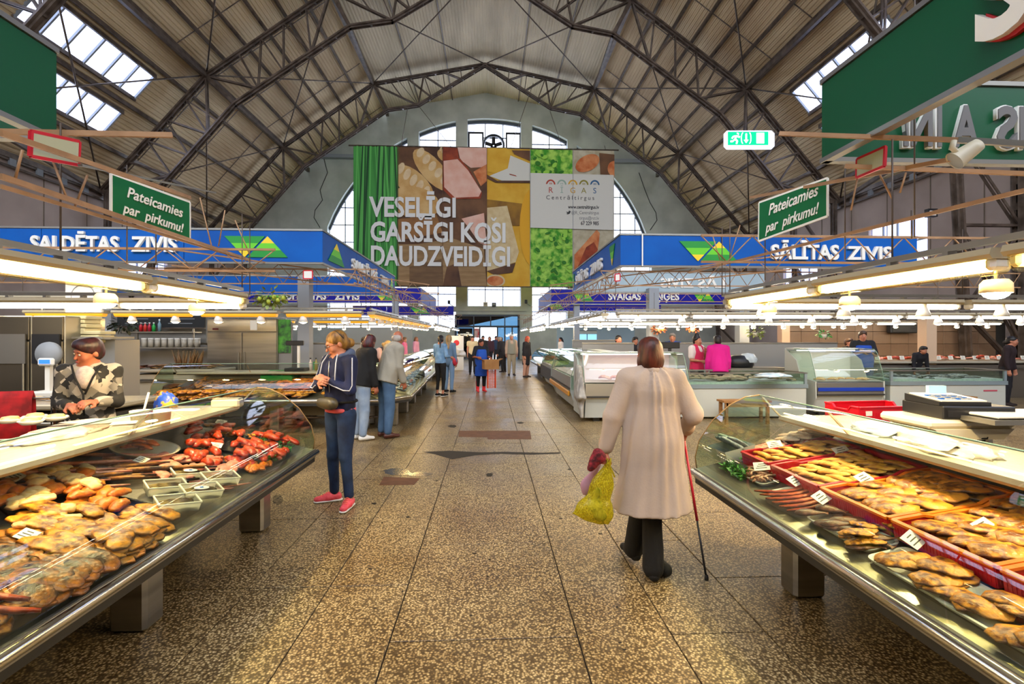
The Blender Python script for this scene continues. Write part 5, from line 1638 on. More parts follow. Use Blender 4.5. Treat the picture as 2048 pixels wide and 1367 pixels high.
for i, (px, py, ws, wa, lb, sh, n) in enumerate(TR):
    s, a = deck_hit(c, px, py)
    a = max(.19, a)
    tray(c, s, a, ws, wa, .0, lb)
    r = random.Random(50 + i)
    names = {'shrimp': ('small dried shrimp heaped on the far white tray', 'shrimp'), 'sausage': ('curved red-brown fish strips fanned on a white tray', 'fish'), 'dark': ('dark dried fish on the white tray of the right counter', 'fish'), 'flat': ('smoked fish halves on the near white trays', 'fish')}
    for k in range(n):
        if sh == 'sausage':
            t = k / n
            item(sh, deck_mat(c, s - ws * .42 + ws * .85 * t, a + .02, -1.9 + .5 * t, .02 + .006 * (k % 3), (0, 0)), r, names[sh][0], names[sh][1], names[sh][0])
        elif sh == 'flat':
            item('flat', deck_mat(c, s + r.uniform(-.36, .36) * ws, a + r.uniform(-.3, .3) * wa, .9 + r.uniform(-.5, .5), .02 + .012 * (k // 3), (r.uniform(-.1, .1), r.uniform(-.1, .1))), r, names[sh][0], names[sh][1], names[sh][0], .85)
        else:
            item(sh, deck_mat(c, s + r.uniform(-.44, .44) * ws, a + r.uniform(-.42, .42) * wa, r.uniform(0, 3) if sh == 'shrimp' else .8 + r.uniform(-.5, .5), .012 + (k / n) * .035), r, names[sh][0], names[sh][1], names[sh][0], .8 if sh == 'dark' else 1)
pile(c, 1690, 1030, 1800, 1075, 'gold_half', 12, 'small golden sprats between the crates and the dark fish tray', 'fish', 60, .8, .6, .03, 2, scale=.5)
# square clear box with herrings standing head up
s, a = deck_hit(c, 1466, 905, .05)
o = empty('herring_box', label='clear square box with grey herrings standing in it, on the right counter', cat='box')
m = MB(); w = .13
m.add([(-w * .8, -w * .8, 0), (w * .8, -w * .8, 0), (w * .8, w * .8, 0), (-w * .8, w * .8, 0), (-w, -w, .11), (w, -w, .11), (w, w, .11), (-w, w, .11)], [[3, 2, 1, 0], [0, 1, 5, 4], [1, 2, 6, 5], [2, 3, 7, 6], [3, 0, 4, 7]])
m.build('tub', mat('cloudy tub', '#c9c8bc', .3), o)
put(o, deck_mat(c, s, a, .1, .004))
for k in range(7):
    item('silver', deck_mat(c, s - .09 + .03 * k, a + r.uniform(-.04, .04), PI / 2 + r.uniform(-.5, .5), .10, (0, .6 + r.uniform(-.2, .2))), r, 'silver herring standing in the clear square box', 'fish', 'herrings in the clear box', 1.25)
pile(c, 1520, 862, 1640, 885, 'white', 22, 'pale beige fish fillets behind the far red crate', 'fish', 61, .4, .5, .01, 3, scale=.8)
pile(c, 1450, 855, 1520, 875, 'sausage', 16, 'red and tan fish strips at the far end of the right counter', 'fish', 62, .6, .6, .01, 2, scale=.6)
pile(c, 1560, 838, 1640, 850, 'shrimp', 50, 'brown nut-like dried fish bits at the back of the right counter', 'fish', 63, .6, 1.5, .01, 3, scale=1.3)
pile(c, 1440, 858, 1530, 880, 'pink', 20, 'pinkish pieces between the herring box and the beige fillets', 'fish', 74, .5, .6, .02, 2, scale=.8)
pile(c, 1430, 880, 1450, 900, 'red', 4, 'red fish piece behind the herring box', 'fish', 64, .6, .5, .01, 1, scale=.6)
g = MB(); r = random.Random(15)
for k in range(220):
    s = .06 + .4 * r.random(); a = .16 + .5 * r.random() if s < .16 else .14 + .08 * r.random()
    p = Vector((s, a, DECK(a) + .05 * r.random())); q = Vector((r.uniform(-1, 1), r.uniform(-1, 1), r.uniform(.2, 1))).normalized() * .035; w_ = Vector((r.uniform(-1, 1), r.uniform(-1, 1), 0)).normalized() * .012
    g.add([p - w_, p + w_, p + q + w_ * .6, p + q - w_ * .6], [[0, 1, 2, 3]])
go = g.build('lettuce_garnish', F_GREEN, None, None, 'green leafy garnish at the far corner of the right counter', 'herbs', None, 'stuff'); go.matrix_world = c.matrix_world
for px, py, lb in ((1525, 962, 'white price card on the dried shrimp'), (1602, 992, 'printed price card on the curved red-brown strips'), (1655, 1030, 'white card between the strips and the dark fish'), (1740, 990, 'white card in the middle orange-rimmed crate'), (1845, 1125, 'printed card with orange logo on the near white tray'), (1990, 1100, 'white card at the right edge crate'), (1553, 915, 'card in the farthest red crate'), (1690, 930, 'card among the long golden fillets')):
    s, a = deck_hit(c, px, py)
    card(deck_mat(c, s, a, PI / 2 + r.uniform(-.5, .5), .075), lb, .1, .07, .1)
# right ledge: bags, cash desk, rear crate
lump('plastic_bag', 1760, 865, .2, .14, .07, M_BAGC, 'crumpled clear bag on the right ledge beside the rear red crate', 'bag', 11, 1.4)
lump('plastic_bag', 1860, 893, .3, .12, .07, M_BAGP, 'stack of thin cream bags on the right ledge', 'bag', 12, 1.25)
lump('plastic_bag', 1955, 912, .1, .08, .05, M_BAGP, 'small folded bag at the end of the cream bag stack', 'bag', 13, 1.25)
lump('plastic_bag', 1870, 838, .07, .06, .07, M_BAGC, 'knotted bag hanging against the cash register desk', 'bag', 14, 0, 1.0)
p = PZ(1745, 846, .84)
o = empty('plastic_crate', (p.x, p.y, .84), .1, 'large red crate behind the right ledge', 'crate')
crate_mesh(.62, .36, .17, M_CR_R, o)
MB().box((-.22, -.186, .12), (.06, .004, .04)).build('label_patch', M_WHITE, o)
st = empty('work_table', (p.x + .1, p.y + .1, 0), 0, 'grey work table behind the right counter carrying the red crate', 'table')
MB().box((.25, .0, .82), (1.3, .55, .03)).build('table_top', M_SSD, st)
for sx in (-.35, .85):
    for sy in (-.22, .22): MB().box((sx, sy, .405), (.04, .04, .81)).build('leg', M_SSD, st)
p = PW(1915, 840, 3.2)
desk = empty('register_desk', (p.x, p.y, 0), 0, 'cream pedestal carrying the black cash register', 'desk')
MB().box((0, .1, 1.02), (.62, .42, .06), bev=.02).build('desk_top', M_CREAM, desk)
MB().prism([(-.2, .92), (.2, .92), (.28, .99), (-.28, .99)], -.12, .25, 'xz').build('bracket', M_CREAM, desk)
MB().box((0, .1, .46), (.3, .3, .92)).build('pedestal', mat('dark cabinet', '#2e302e', .5), desk)
reg = empty('cash_register', (p.x + .0, p.y + .08, 1.05), -.12, 'black cash register with white keypad and blue display', 'cash register')
MB().box((.06, 0, .045), (.46, .38, .09), bev=.008).build('cash_drawer', M_BLACK, reg)
MB().box((.06, -.193, .04), (.4, .006, .05)).build('drawer_front', mat('drawer face', '#202126', .3), reg)
MB().prism([(-.16, .09), (.16, .09), (.16, .14), (-.16, .115)], -.17, .16, 'yz').build('keyboard_body', M_BLACK, reg)
MB().prism([(-.15, .117), (.14, .138), (.14, .146), (-.15, .126)], -.15, .14, 'yz').build('keyboard', M_WHITE, reg)
for i in range(6):
    for j in range(4): MB().box((-.12 + i * .035, -.11 + j * .04, .132 + j * .003), (.025, .028, .008)).build('key', M_GREY if (i + j) % 3 else M_BLUE, reg)
MB().box((.02, .12, .17), (.12, .03, .06)).build('display', mat('register display', '#9fc6e0', .3), reg)
MB().tube([(.2, .1, .05), (.3, 0, -.05), (.1, -.2, -.12), (-.2, -.1, -.15)], .005, 5).build('cable', M_BLACK, reg)
o = empty('white_board', PW(2010, 832, 2.95), 0, 'bright white board beside the cash register at the right edge', 'board'); MB().box((.2, .1, 0), (.6, .3, .02), bev=.006).build('board', M_WHITE, o); MB().box((.2, .1, -.03), (.7, .35, .03)).build('support', M_SSD, o)
o = empty('dark_cabinet', (3.15, 1.4, 0), 0, 'dark cabinet behind the right counter', 'cabinet'); MB().box((.6, .35, .42), (1.2, 2.2, .84), bev=.01).build('body', MATS['dark cabinet'], o); MB().box((.6, .35, .85), (1.24, 2.24, .025)).build('top', M_SSD, o)
# ------------------------------------------------------------------ smooth-surface modelling for figures
def E(c, r, R=None, k=.02, sub=False): return ('E', np.array(c, float), np.array(r, float), R, k, sub)
def C(p, q, r0, r1=None, k=.025, flat=None, sub=False): return ('C', np.array(p, float), np.array(q, float), (r0, r1 if r1 is not None else r0), flat, k, sub)
def sdf_mesh(prims, res, cuts=(), fold=0.0, foldf=(22, 17, 6)):
    lo, hi = np.full(3, 1e9), np.full(3, -1e9)
    boxes = []
    for p in prims:
        if p[0] == 'E':
            r = max(p[2]) if p[3] is not None else p[2]
            a, b = p[1] - r, p[1] + r
        else:
            r = max(p[3]) * max(1, (p[4][1] if p[4] else 1))
            a, b = np.minimum(p[1], p[2]) - r, np.maximum(p[1], p[2]) + r
        boxes.append((a, b))
        if not p[-1]: lo, hi = np.minimum(lo, a), np.maximum(hi, b)
    lo = lo - res * 3; hi = hi + res * 3
    n = np.ceil((hi - lo) / res).astype(int) + 1
    ax = [lo[i] + res * np.arange(n[i]) for i in range(3)]
    D = np.full(n, .2, np.float32)
    for p, (a, b) in zip(prims, boxes):
        k = p[-2]
        m = k + res * 2
        i0 = np.clip(((a - m - lo) / res).astype(int), 0, n - 1); i1 = np.clip(((b + m - lo) / res).astype(int) + 2, 0, n)
        if np.any(i1 <= i0): continue
        X, Y, Z = np.meshgrid(ax[0][i0[0]:i1[0]], ax[1][i0[1]:i1[1]], ax[2][i0[2]:i1[2]], indexing='ij')
        P = np.stack([X - p[1][0], Y - p[1][1], Z - p[1][2]], -1)
        if p[0] == 'E':
            if p[3] is not None: P = P @ p[3]
            q = P / p[2]
            k0 = np.linalg.norm(q, axis=-1); k1 = np.linalg.norm(q / p[2], axis=-1) + 1e-9
            d = k0 * (k0 - 1) / k1
            d = np.where(k0 < .05, -min(p[2]), d)
        else:
            v = p[2] - p[1]; L2 = max(1e-9, v @ v)
            t = np.clip((P @ v) / L2, 0, 1)
            w = P - t[..., None] * v
            f = 1.0
            if p[4]:
                u, f = np.array(p[4][0], float), p[4][1]
                u = u / np.linalg.norm(u)
                wu = w @ u
                w = w + (wu / f - wu)[..., None] * u
            d = (np.linalg.norm(w, axis=-1) - (p[3][0] + (p[3][1] - p[3][0]) * t)) * min(1.0, f)
        S = D[i0[0]:i1[0], i0[1]:i1[1], i0[2]:i1[2]]
        if p[-1]:
            h = np.maximum(k - np.abs(-d - S), 0) / k
            D[i0[0]:i1[0], i0[1]:i1[1], i0[2]:i1[2]] = np.maximum(S, -d) + h * h * k * .25
        else:
            h = np.maximum(k - np.abs(d - S), 0) / k
            D[i0[0]:i1[0], i0[1]:i1[1], i0[2]:i1[2]] = np.minimum(S, d) - h * h * k * .25
    if fold or cuts:
        X, Y, Z = np.meshgrid(*ax, indexing='ij')
        if fold:
            th = np.arctan2(Y - .02, X)
            D += (fold * (np.sin(th * foldf[0] * .4 + np.sin(Z * 4) * 1.6) * np.sin(Z * foldf[1] * .35 + th * 2) + .45 * np.sin(th * 5 + Z * foldf[2] * 2 + 1) + .4 * np.sin(X * 40 + Y * 31 + Z * 26) * .5)).astype(np.float32)
        for nx, ny, nz, cc in cuts: D = np.maximum(D, X * nx + Y * ny + Z * nz - cc)
    D[0], D[-1], D[:, 0], D[:, -1], D[:, :, 0], D[:, :, -1] = .1, .1, .1, .1, .1, .1
    return nets(D, lo, res)
def nets(D, lo, res):
    ins = D < 0
    sh = tuple(s - 1 for s in D.shape)
    pos = np.zeros(sh + (3,), np.float32); cnt = np.zeros(sh, np.float32)
    cross = []
    for a in range(3):
        s0 = [slice(None)] * 3; s1 = [slice(None)] * 3
        s0[a] = slice(0, -1); s1[a] = slice(1, None)
        d0, d1 = D[tuple(s0)], D[tuple(s1)]
        cr = ins[tuple(s0)] != ins[tuple(s1)]
        idx = np.argwhere(cr)
        t = d0[cr] / (d0[cr] - d1[cr])
        pt = idx.astype(np.float32); pt[:, a] += t
        b, c = (a + 1) % 3, (a + 2) % 3
        quad = []
        for ob, oc in ((-1, -1), (0, -1), (0, 0), (-1, 0)):
            ci = idx.copy(); ci[:, b] += ob; ci[:, c] += oc
            ok = (ci[:, b] >= 0) & (ci[:, c] >= 0) & (ci[:, b] < sh[b]) & (ci[:, c] < sh[c])
            np.add.at(pos, tuple(ci[ok].T), pt[ok]); np.add.at(cnt, tuple(ci[ok].T), 1)
            quad.append(ci)
        cross.append((quad, d0[cr] < 0))
    act = cnt > 0
    vid = np.full(sh, -1, np.int64); vid[act] = np.arange(act.sum())
    V_ = pos[act] / cnt[act][:, None] * res + lo
    F_ = []
    for quad, sgn in cross:
        q = np.stack([vid[tuple(np.clip(ci, 0, np.array(sh) - 1).T)] for ci in quad], 1)
        q[~sgn] = q[~sgn][:, ::-1]
        F_.append(q[(q >= 0).all(1)])
    return V_, np.concatenate(F_)
def np_mesh(name, parts, mt):
    vs, fs, b = [], [], 0
    for v, f in parts:
        vs.append(v); fs.append(f + b); b += len(v)
    v = np.concatenate(vs); f = np.concatenate(fs)
    me = bpy.data.meshes.new(name)
    me.vertices.add(len(v)); me.vertices.foreach_set('co', v.astype(np.float32).ravel())
    me.loops.add(len(f) * 4); me.loops.foreach_set('vertex_index', f.ravel().astype(np.int32))
    me.polygons.add(len(f)); me.polygons.foreach_set('loop_start', np.arange(0, len(f) * 4, 4, dtype=np.int32))
    me.update(calc_edges=True)
    me.polygons.foreach_set('use_smooth', np.ones(len(f), bool))
    me.materials.append(mt)
    me.validate()
    return me

M_SKIN = mat('skin light', '#c08062', .55, col2='#b4745a', nscale=12, sss=.1)
M_SKIN2 = mat('skin ruddy', '#b06c4e', .55, col2='#a05a42', nscale=12)
M_EYEW = mat('eye white', '#b8aca0', .4)
M_EYED = mat('eye dark', '#2a1c14', .2)
M_LIP = mat('lips', '#a8504a', .5)
def cloth(name, c1, c2=None, ns=3, bump=.25, rough=.85): return mat(name, c1, rough, col2=c2 or c1, nscale=ns, bump=bump, bscale=70)
def hairm(name, c1, c2): return mat(name, c1, .45, col2=c2, nscale=26, bump=.5, bscale=40, stretch=(1, 1, .25))
def rotm(yaw=0, pitch=0, roll=0):
    return np.array(Euler((pitch, roll, yaw), 'XYZ').to_matrix())
def hand_prims(w, d, n, curl=.5, sc=1.0, side=1):
    """wrist point, forearm direction, palm normal; thumb on the side of t"""
    w, d, n = np.array(w, float), np.array(d, float), np.array(n, float)
    d /= np.linalg.norm(d); n -= d * (n @ d); n /= np.linalg.norm(n)
    t = np.cross(d, n) * side
    pr = [C(w - d * .02, w + d * .03, .026 * sc, .03 * sc, .012, (n, .62)), C(w + d * .03, w + d * .08 * sc, .034 * sc, .036 * sc, .012, (n, .42))]
    for i, (o, L) in enumerate(((.030, .068), (.010, .078), (-.010, .073), (-.029, .058))):
        p = w + d * .085 * sc + t * o * sc
        ang = curl * .9
        a, dd = p, d
        for j, f in enumerate((.45, .32, .23)):
            ca = ang * (.7 + .5 * j)
            dd = d * math.cos(ca) + n * math.sin(ca) if j == 0 else (dd * math.cos(ang * .8) + np.cross(t * side, dd) * 0 + (n * math.cos(ca) - d * math.sin(ca)) * math.sin(ang * .8))
            dd = dd / np.linalg.norm(dd)
            b = a + dd * L * f * sc
            pr.append(C(a, b, (.0095 - .001 * j) * sc, (.0088 - .001 * j) * sc, .005)); a = b
    p = w + d * .025 * sc + t * .024 * sc
    q = p + (d * .6 + t * .7 + n * .35) * .042 * sc
    e = q + (d * .95 + t * .1 + n * .4) * .032 * sc
    pr += [C(p, q, .013 * sc, .011 * sc, .01), C(q, e, .011 * sc, .0085 * sc, .006)]
    return pr

def person(loc, rz, H, label, top, bottom, shoes, hair, skin=M_SKIN, res=.02, lean=0.0, look=(0, 0, 0), arms=None, legs=None, build=1.0, curl=(.5, .5), palm=None, hand_res=None, extra=None, foot_yaw=(.15, .15)  , hide_legs=False, twist=0.0, group=None):
    """figure facing its own -Y; arms: two (upper dir, forearm dir) pairs for its x>0 and x<0 side"""
    sc = H / 1.65
    hide_legs = False
    root = empty('person', loc, rz, label, 'person', group)
    up = np.array((0, 0, 1.0))
    pel = np.array((0, 0, .90))
    Rl = np.array(Matrix.Rotation(twist, 3, 'Z') @ Matrix.Rotation(lean, 3, 'X'))
    def U(x, y, z): return pel + Rl @ np.array((x, y, z - .90))
    wst, chest, neckb = U(0, 0, 1.05), U(0, .0, 1.27), U(0, .015, 1.41)
    hd = U(0, -.015, 1.535)
    RH = Rl @ rotm(*look) if lean < .3 else rotm(look[0], look[1] + lean * .5, look[2])
    HP = lambda x, y, z: hd + RH @ np.array((x, y, z))
    fat = build
    sh = {1: U(.165 * (.9 + .1 * fat), .01, 1.365), -1: U(-.165 * (.9 + .1 * fat), .01, 1.365)}
    arms = arms or {}
    J = {}
    for s in (1, -1):
        ud, fd = arms.get(s, ((s * .16, .03, -1), (s * .05, -.18, -1)))
        ud, fd = np.array(ud, float), np.array(fd, float)
        ud /= np.linalg.norm(ud); fd /= np.linalg.norm(fd)
        el = sh[s] + ud * .27; wr = el + fd * .235
        J[s] = (sh[s], el, wr, fd)
    lg = {}
    legs = legs or {}
    for s in (1, -1):
        kn, an = legs.get(s, ((s * .095, -.015, .47), (s * .10, .02, .085)))
        lg[s] = (np.array((s * .09, 0, .86)), np.array(kn, float), np.array(an, float))
    xd = Rl @ np.array((1, 0, 0)); yd = Rl @ np.array((0, 1, 0))
    # body: one continuous skin
    b = [E(HP(0, .012, .03), (.071, .09, .083), RH, .03), E(HP(0, -.03, -.03), (.056, .058, .082), RH, .03), E(HP(0, -.058, -.088), (.026, .024, .02), RH, .02),
         C(HP(0, -.084, .004), HP(0, -.106, -.026), .0075, .0125, .012), E(HP(0, -.088, -.06), (.022, .010, .008), RH, .008), E(HP(.036, -.058, -.03), (.024, .022, .024), RH, .02), E(HP(-.036, -.058, -.03), (.024, .022, .024), RH, .02),
         E(HP(.074, .012, -.012), (.011, .02, .03), RH, .008), E(HP(-.074, .012, -.012), (.011, .02, .03), RH, .008),
         C(HP(-.03, -.079, .026), HP(.03, -.079, .026), .009, .009, .015),
         E(HP(.03, -.098, .006), (.017, .015, .010), RH, .012, True), E(HP(-.03, -.098, .006), (.017, .015, .010), RH, .012, True),
         C(neckb, HP(0, .02, -.06), .054, .048, .03),
         C(pel + Rl @ np.array((0, 0, .05)), wst, .10, .112, .05, (yd, .66)), C(wst, chest, .118, .14, .05, (yd, .68)), C(sh[1], sh[-1], .05, .05, .05), C(chest, neckb, .12, .05, .05, (yd, .7))]
    for s in (1, -1):
        S, EL, WR, fd = J[s]
        b += [C(S, EL, .048, .038), C(EL, WR, .038, .024)]
        h, k, a = lg[s]
        if not hide_legs:
            b += [C(h, k, .066, .042), C(k, a, .042, .030), C(a, a + (0, .0, -.045), .028, .02)]
    parts = [sdf_mesh(b, res * .8 if res < .015 else res)]
    hr = hand_res or (.0042 if res < .013 else .008)
    for i, s in enumerate((1, -1)):
        S, EL, WR, fd = J[s]
        nrm = (palm or {}).get(s, (-s, 0, .0))
        parts.append(sdf_mesh(hand_prims(WR, fd, nrm, curl[i], 1.0, s if (palm or {}).get('flip') is None else -s), hr))
    o = inst('body', np_mesh('body', parts, skin), root, scale=(sc,) * 3)
    # face pieces
    if res < .03:
        for s in (1, -1):
            e1, e2 = MB(), MB()
            p = HP(s * .03, -.083, .006)
            e1.lathe([(0, .0085), (.006, .006), (.009, 0), (.006, -.006), (0, -.0085)], p, 10)
            e2.lathe([(0, .0012), (.0048, 0), (0, -.001)], Vector(p) + Vector(RH @ np.array((0, -.0092, -.002))), 8, Matrix(RH.tolist()) @ Matrix.Rotation(PI / 2, 3, 'X'))
            q = e1.build('eye', M_EYEW, root); q.scale = (sc,) * 3
            e2.build('pupil', M_EYED, q)
        lm = sdf_mesh([E(HP(0, -.0955, -.057), (.020, .006, .0045), RH, .004), E(HP(0, -.0945, -.065), (.016, .006, .005), RH, .004)], .0035)
        inst('lips', np_mesh('lips', [lm], M_LIP), root, scale=(sc,) * 3)
        for s in (1, -1):
            br = [C(HP(s * .018, -.09, .027), HP(s * .045, -.078, .029), .0035, .0025, .003)]
            inst('eyebrow', np_mesh('eyebrow', [sdf_mesh(br, .003)], hair[1] if hair[1] else M_EYED), root, scale=(sc,) * 3)
    # hair
    kind, hm = hair
    hp = []
    face_cut = E(HP(0, -.118, -.04), (.082, .082, .105), RH, .012, True)
    if kind in ('short', 'bob', 'pony', 'bun', 'long'):
        hp = [E(HP(0, .022, .04), (.083, .098, .085), RH), E(HP(0, .05, -.01), (.078, .07, .085), RH)]
        if kind == 'short': hp += [E(HP(0, -.04, .075), (.07, .06, .05), RH, .03)]
        if kind == 'bob': hp += [E(HP(0, .045, -.055), (.085, .065, .08), RH, .03), E(HP(.045, .0, -.05), (.04, .05, .07), RH), E(HP(-.045, .0, -.05), (.04, .05, .07), RH)]
        if kind == 'long': hp += [C(HP(0, .06, 0), HP(0, .09, -.25), .075, .06, .04, (RH[:, 1], .6))]
        if kind == 'pony': hp += [E(HP(0, .12, .0), (.03, .03, .03), RH), C(HP(0, .12, 0), HP(0, .15, -.10), .03, .028, .02), C(HP(0, .15, -.10), HP(0, .13, -.26), .028, .012, .02)]
        if kind == 'bun': hp += [E(HP(0, .115, -.045), (.046, .05, .046), RH, .02)]
        hp += [face_cut]
    elif kind == 'fringe':
        hp = [E(HP(0, .055, -.02), (.080, .055, .06), RH)]
    elif kind == 'scarf':
        hp = [E(HP(0, .018, .035), (.09, .105, .095), RH), C(HP(0, .04, -.03), neckb, .085, .08, .04), E(HP(0, -.115, -.01), (.055, .07, .075), RH, .012, True)]
    elif kind == 'cap':
        hp = [E(HP(0, .015, .055), (.085, .10, .07), RH), E(HP(0, -.09, .05), (.06, .06, .012), RH, .015), E(HP(0, .05, -.01), (.076, .06, .05), RH), face_cut]
    elif kind == 'cooktop':
        hp = [E(HP(0, .03, .05), (.088, .10, .085), RH), E(HP(0, .02, .13), (.055, .055, .06), RH, .03), E(HP(0, .05, -.01), (.078, .065, .075), RH), face_cut]
    if hp:
        q = inst('headscarf' if kind == 'scarf' else ('cap' if kind == 'cap' else 'hair'), np_mesh('hair', [sdf_mesh(hp, min(res, .012) if res < .02 else res * .8, (), .0015 if kind not in ('scarf', 'cap') else 0, (70, 60, 12))], hm), root, scale=(sc,) * 3)
    # garments
    def garment(nm, prims, mt, rs=None, cuts=(), fold=.0035, ff=(22, 17, 6)):
        return inst(nm, np_mesh(nm, [sdf_mesh(prims, rs or res, cuts, fold if res < .03 else 0, ff)], mt), root, scale=(sc,) * 3)
    tk = top.get('kind', 'jacket'); tm = top['mat']; inf = top.get('inf', .022); hem = top.get('hem', .86); slv = top.get('sleeve', .96)
    g = [C(U(0, 0, 1.02), U(0, .0, 1.27), (.135 + inf) * fat, (.142 + inf) * fat, .05, (yd, .72)), C(U(0, 0, 1.30), U(0, .012, 1.40), .125 + inf * .5, .06 + inf * .4, .06, (yd, .74)), C(sh[1], sh[-1], .05 + inf * .8, .05 + inf * .8, .04)]
    if top.get('bust'): g += [E(U(.065, -.09 * fat, 1.24), (.07, .06, .07), None, .04), E(U(-.065, -.09 * fat, 1.24), (.07, .06, .07), None, .04)]
    hemw = top.get('hemw', .15 + inf) * (fat if hem > .7 else 1)
    if hem < .8:
        g += [C(U(0, 0, 1.02), pel, (.135 + inf) * fat, (.15 + inf) * fat, .06, (yd, .76)), C(pel, (0, .0, hem - .1), (.15 + inf) * fat, hemw, .05, ((0, 1, 0), .78))]
    else:
        g += [C(U(0, 0, 1.02), U(0, 0, hem - .03), (.135 + inf) * fat, hemw, .05, (yd, .78))]
    for s in (1, -1):
        S, EL, WR, fd = J[s]
        if slv > .5:
            g += [C(S, EL, .05 + inf * .8, .043 + inf * .6, .018), C(EL, EL + (WR - EL) * (slv - .5) * 2, .042 + inf * .6, .033 + inf * .6, .018)]
        elif slv > 0:
            g += [C(S, S + (EL - S) * slv * 2, .055 + inf, .052 + inf * .8)]
        else:
            pass
    cutn = Rl @ np.array((0, 0, -1.0)) if hem >= .8 else np.array((0, 0, -1.0))
    cp = U(0, 0, hem) if hem >= .8 else np.array((0, 0, hem))
    # only trim near the trunk: arms hang lower than a short hem
    tor = garment(tk, g if hem < .8 and all(J[s][2][2] > hem + .03 for s in (1, -1)) else g, tm, None, ((cutn[0], cutn[1], cutn[2], float(cutn @ cp)),) if all(J[s][2][2] > hem for s in (1, -1)) else (), top.get('fold', .0035), top.get('ff', (22, 17, 6)))
    if top.get('collar'):
        cm = top['collar']
        cpz = [C(U(.055 * math.cos(t), .012 + .06 * math.sin(t), 1.415 + .01 * math.sin(t)), U(.055 * math.cos(t + .6), .012 + .06 * math.sin(t + .6), 1.415 + .01 * math.sin(t + .6)), .02, .02, .015, ((0, 0, 1), 1.5)) for t in np.arange(-1.0, 4.2, .6)]
        garment('collar', cpz, cm, min(res, .012), (), 0)
    if top.get('vest'):
        vm = top['vest']
        v = [C(U(0, 0, 1.02), U(0, .0, 1.27), (.145 + inf) * fat, (.152 + inf) * fat, .05, (yd, .74)), C(sh[1] * .8 + sh[-1] * .2, sh[-1] * .8 + sh[1] * .2, .066 + inf, .066 + inf, .05), C(U(0, 0, 1.02), U(0, 0, .88), (.14 + inf) * fat, .17 + inf, .05, (yd, .78)), E(U(0, -.14, 1.40), (.06, .10, .11), None, .01, True)]
        garment('vest', v, vm, None, ((0, 0, -1, -.86),))
    if top.get('apron'):
        am = top['apron']
        v = [C(U(0, -.03, 1.25), U(0, -.03, 1.0), .15 + inf, .17 + inf, .04, (yd, .80)), C(U(0, -.03, 1.0), (0, -.03, top.get('apron_hem', .5) - .1), .17 + inf, .19 + inf, .04, ((0, 1, 0), .80))]
        garment('apron', v, am, None, ((0, 1, 0, .02), (0, 0, -1, -top.get('apron_hem', .5)), (0, 0, 1, 1.33)), .002)
    if not hide_legs:
        bk = bottom.get('kind', 'trousers'); bm = bottom['mat']; binf = bottom.get('inf', .012)
        if bk == 'skirt':
            bh = bottom.get('hem', .45)
            garment('skirt', [C((0, 0, .95), (0, 0, bh - .1), .14 + binf, bottom.get('w', .2), .04, ((0, 1, 0), .78))], bm, None, ((0, 0, -1, -bh), (0, 0, 1, 1.0)))
        else:
            ln = bottom.get('len', .93)
            v = [C((-.03, 0, .93), (.03, 0, .93), .115 + binf, None, .05, ((0, 1, 0), .82))]
            for s in (1, -1):
                h, k, a = lg[s]
                v += [C(h, k, .088 + binf, .056 + binf * 1.1, .03), C(k, k + (a - k) * ln, .055 + binf * 1.1, bottom.get('cuff', .044 + binf), .02)]
            garment('trousers', v, bm, None, (), .003)
        sm_ = shoes.get('mat'); bt = shoes.get('boot', 0)
        for i, s in enumerate((1, -1)):
            a = lg[s][2]; yw = foot_yaw[i] * s
            f = np.array((math.sin(yw), -math.cos(yw), 0)); z = max(0, a[2] - .085)
            base = np.array((a[0], a[1], z))
            v = [C(base + f * -.03 + up * .045, base + f * .05 + up * .052, .04, .04, .03), C(base + f * .05 + up * .045, base + f * .155 + up * .034, .042, .034, .03, ((0, 0, 1), .8))]
            if bt: v += [C(base + up * .05, base + up * bt, .05, .058, .03)]
            nm = 'boot' if bt else 'shoe'
            so = inst(nm, np_mesh(nm, [sdf_mesh(v, min(res, .012), ((0, 0, -1, -.012 - z),), 0)], sm_), root, scale=(sc,) * 3)
            if shoes.get('sole'):
                w_ = [C(base + f * -.035 + up * .012, base + f * .155 + up * .012, .044, .037, .02, ((0, 0, 1), .35))]
                inst('sole', np_mesh('sole', [sdf_mesh(w_, .006, ((0, 0, -1, -.001 - z), (0, 0, 1, .028 + z)), 0)], shoes['sole']), so)
                lc = MB()
                for q in range(4):
                    p = base + f * (.055 + q * .022) + up * (.098 - q * .010); w2 = np.cross(f, up) * .022
                    lc.tube([p - w2, p + up * .006, p + w2], .0028, 5)
                lc.build('laces', shoes.get('lace', M_OFFW), so)
    if extra: extra(root, dict(J=J, U=U, HP=HP, RH=RH, sc=sc, garment=garment, lg=lg, pel=pel))
    return root

def at_px(px, Y): p = PW(px, 600, Y); return (p.x, Y, 0)
BLK = cloth('black cloth', '#060607', '#0c0b0d')
DENIM = cloth('blue denim', '#0e1c38', '#1c3458', 6)
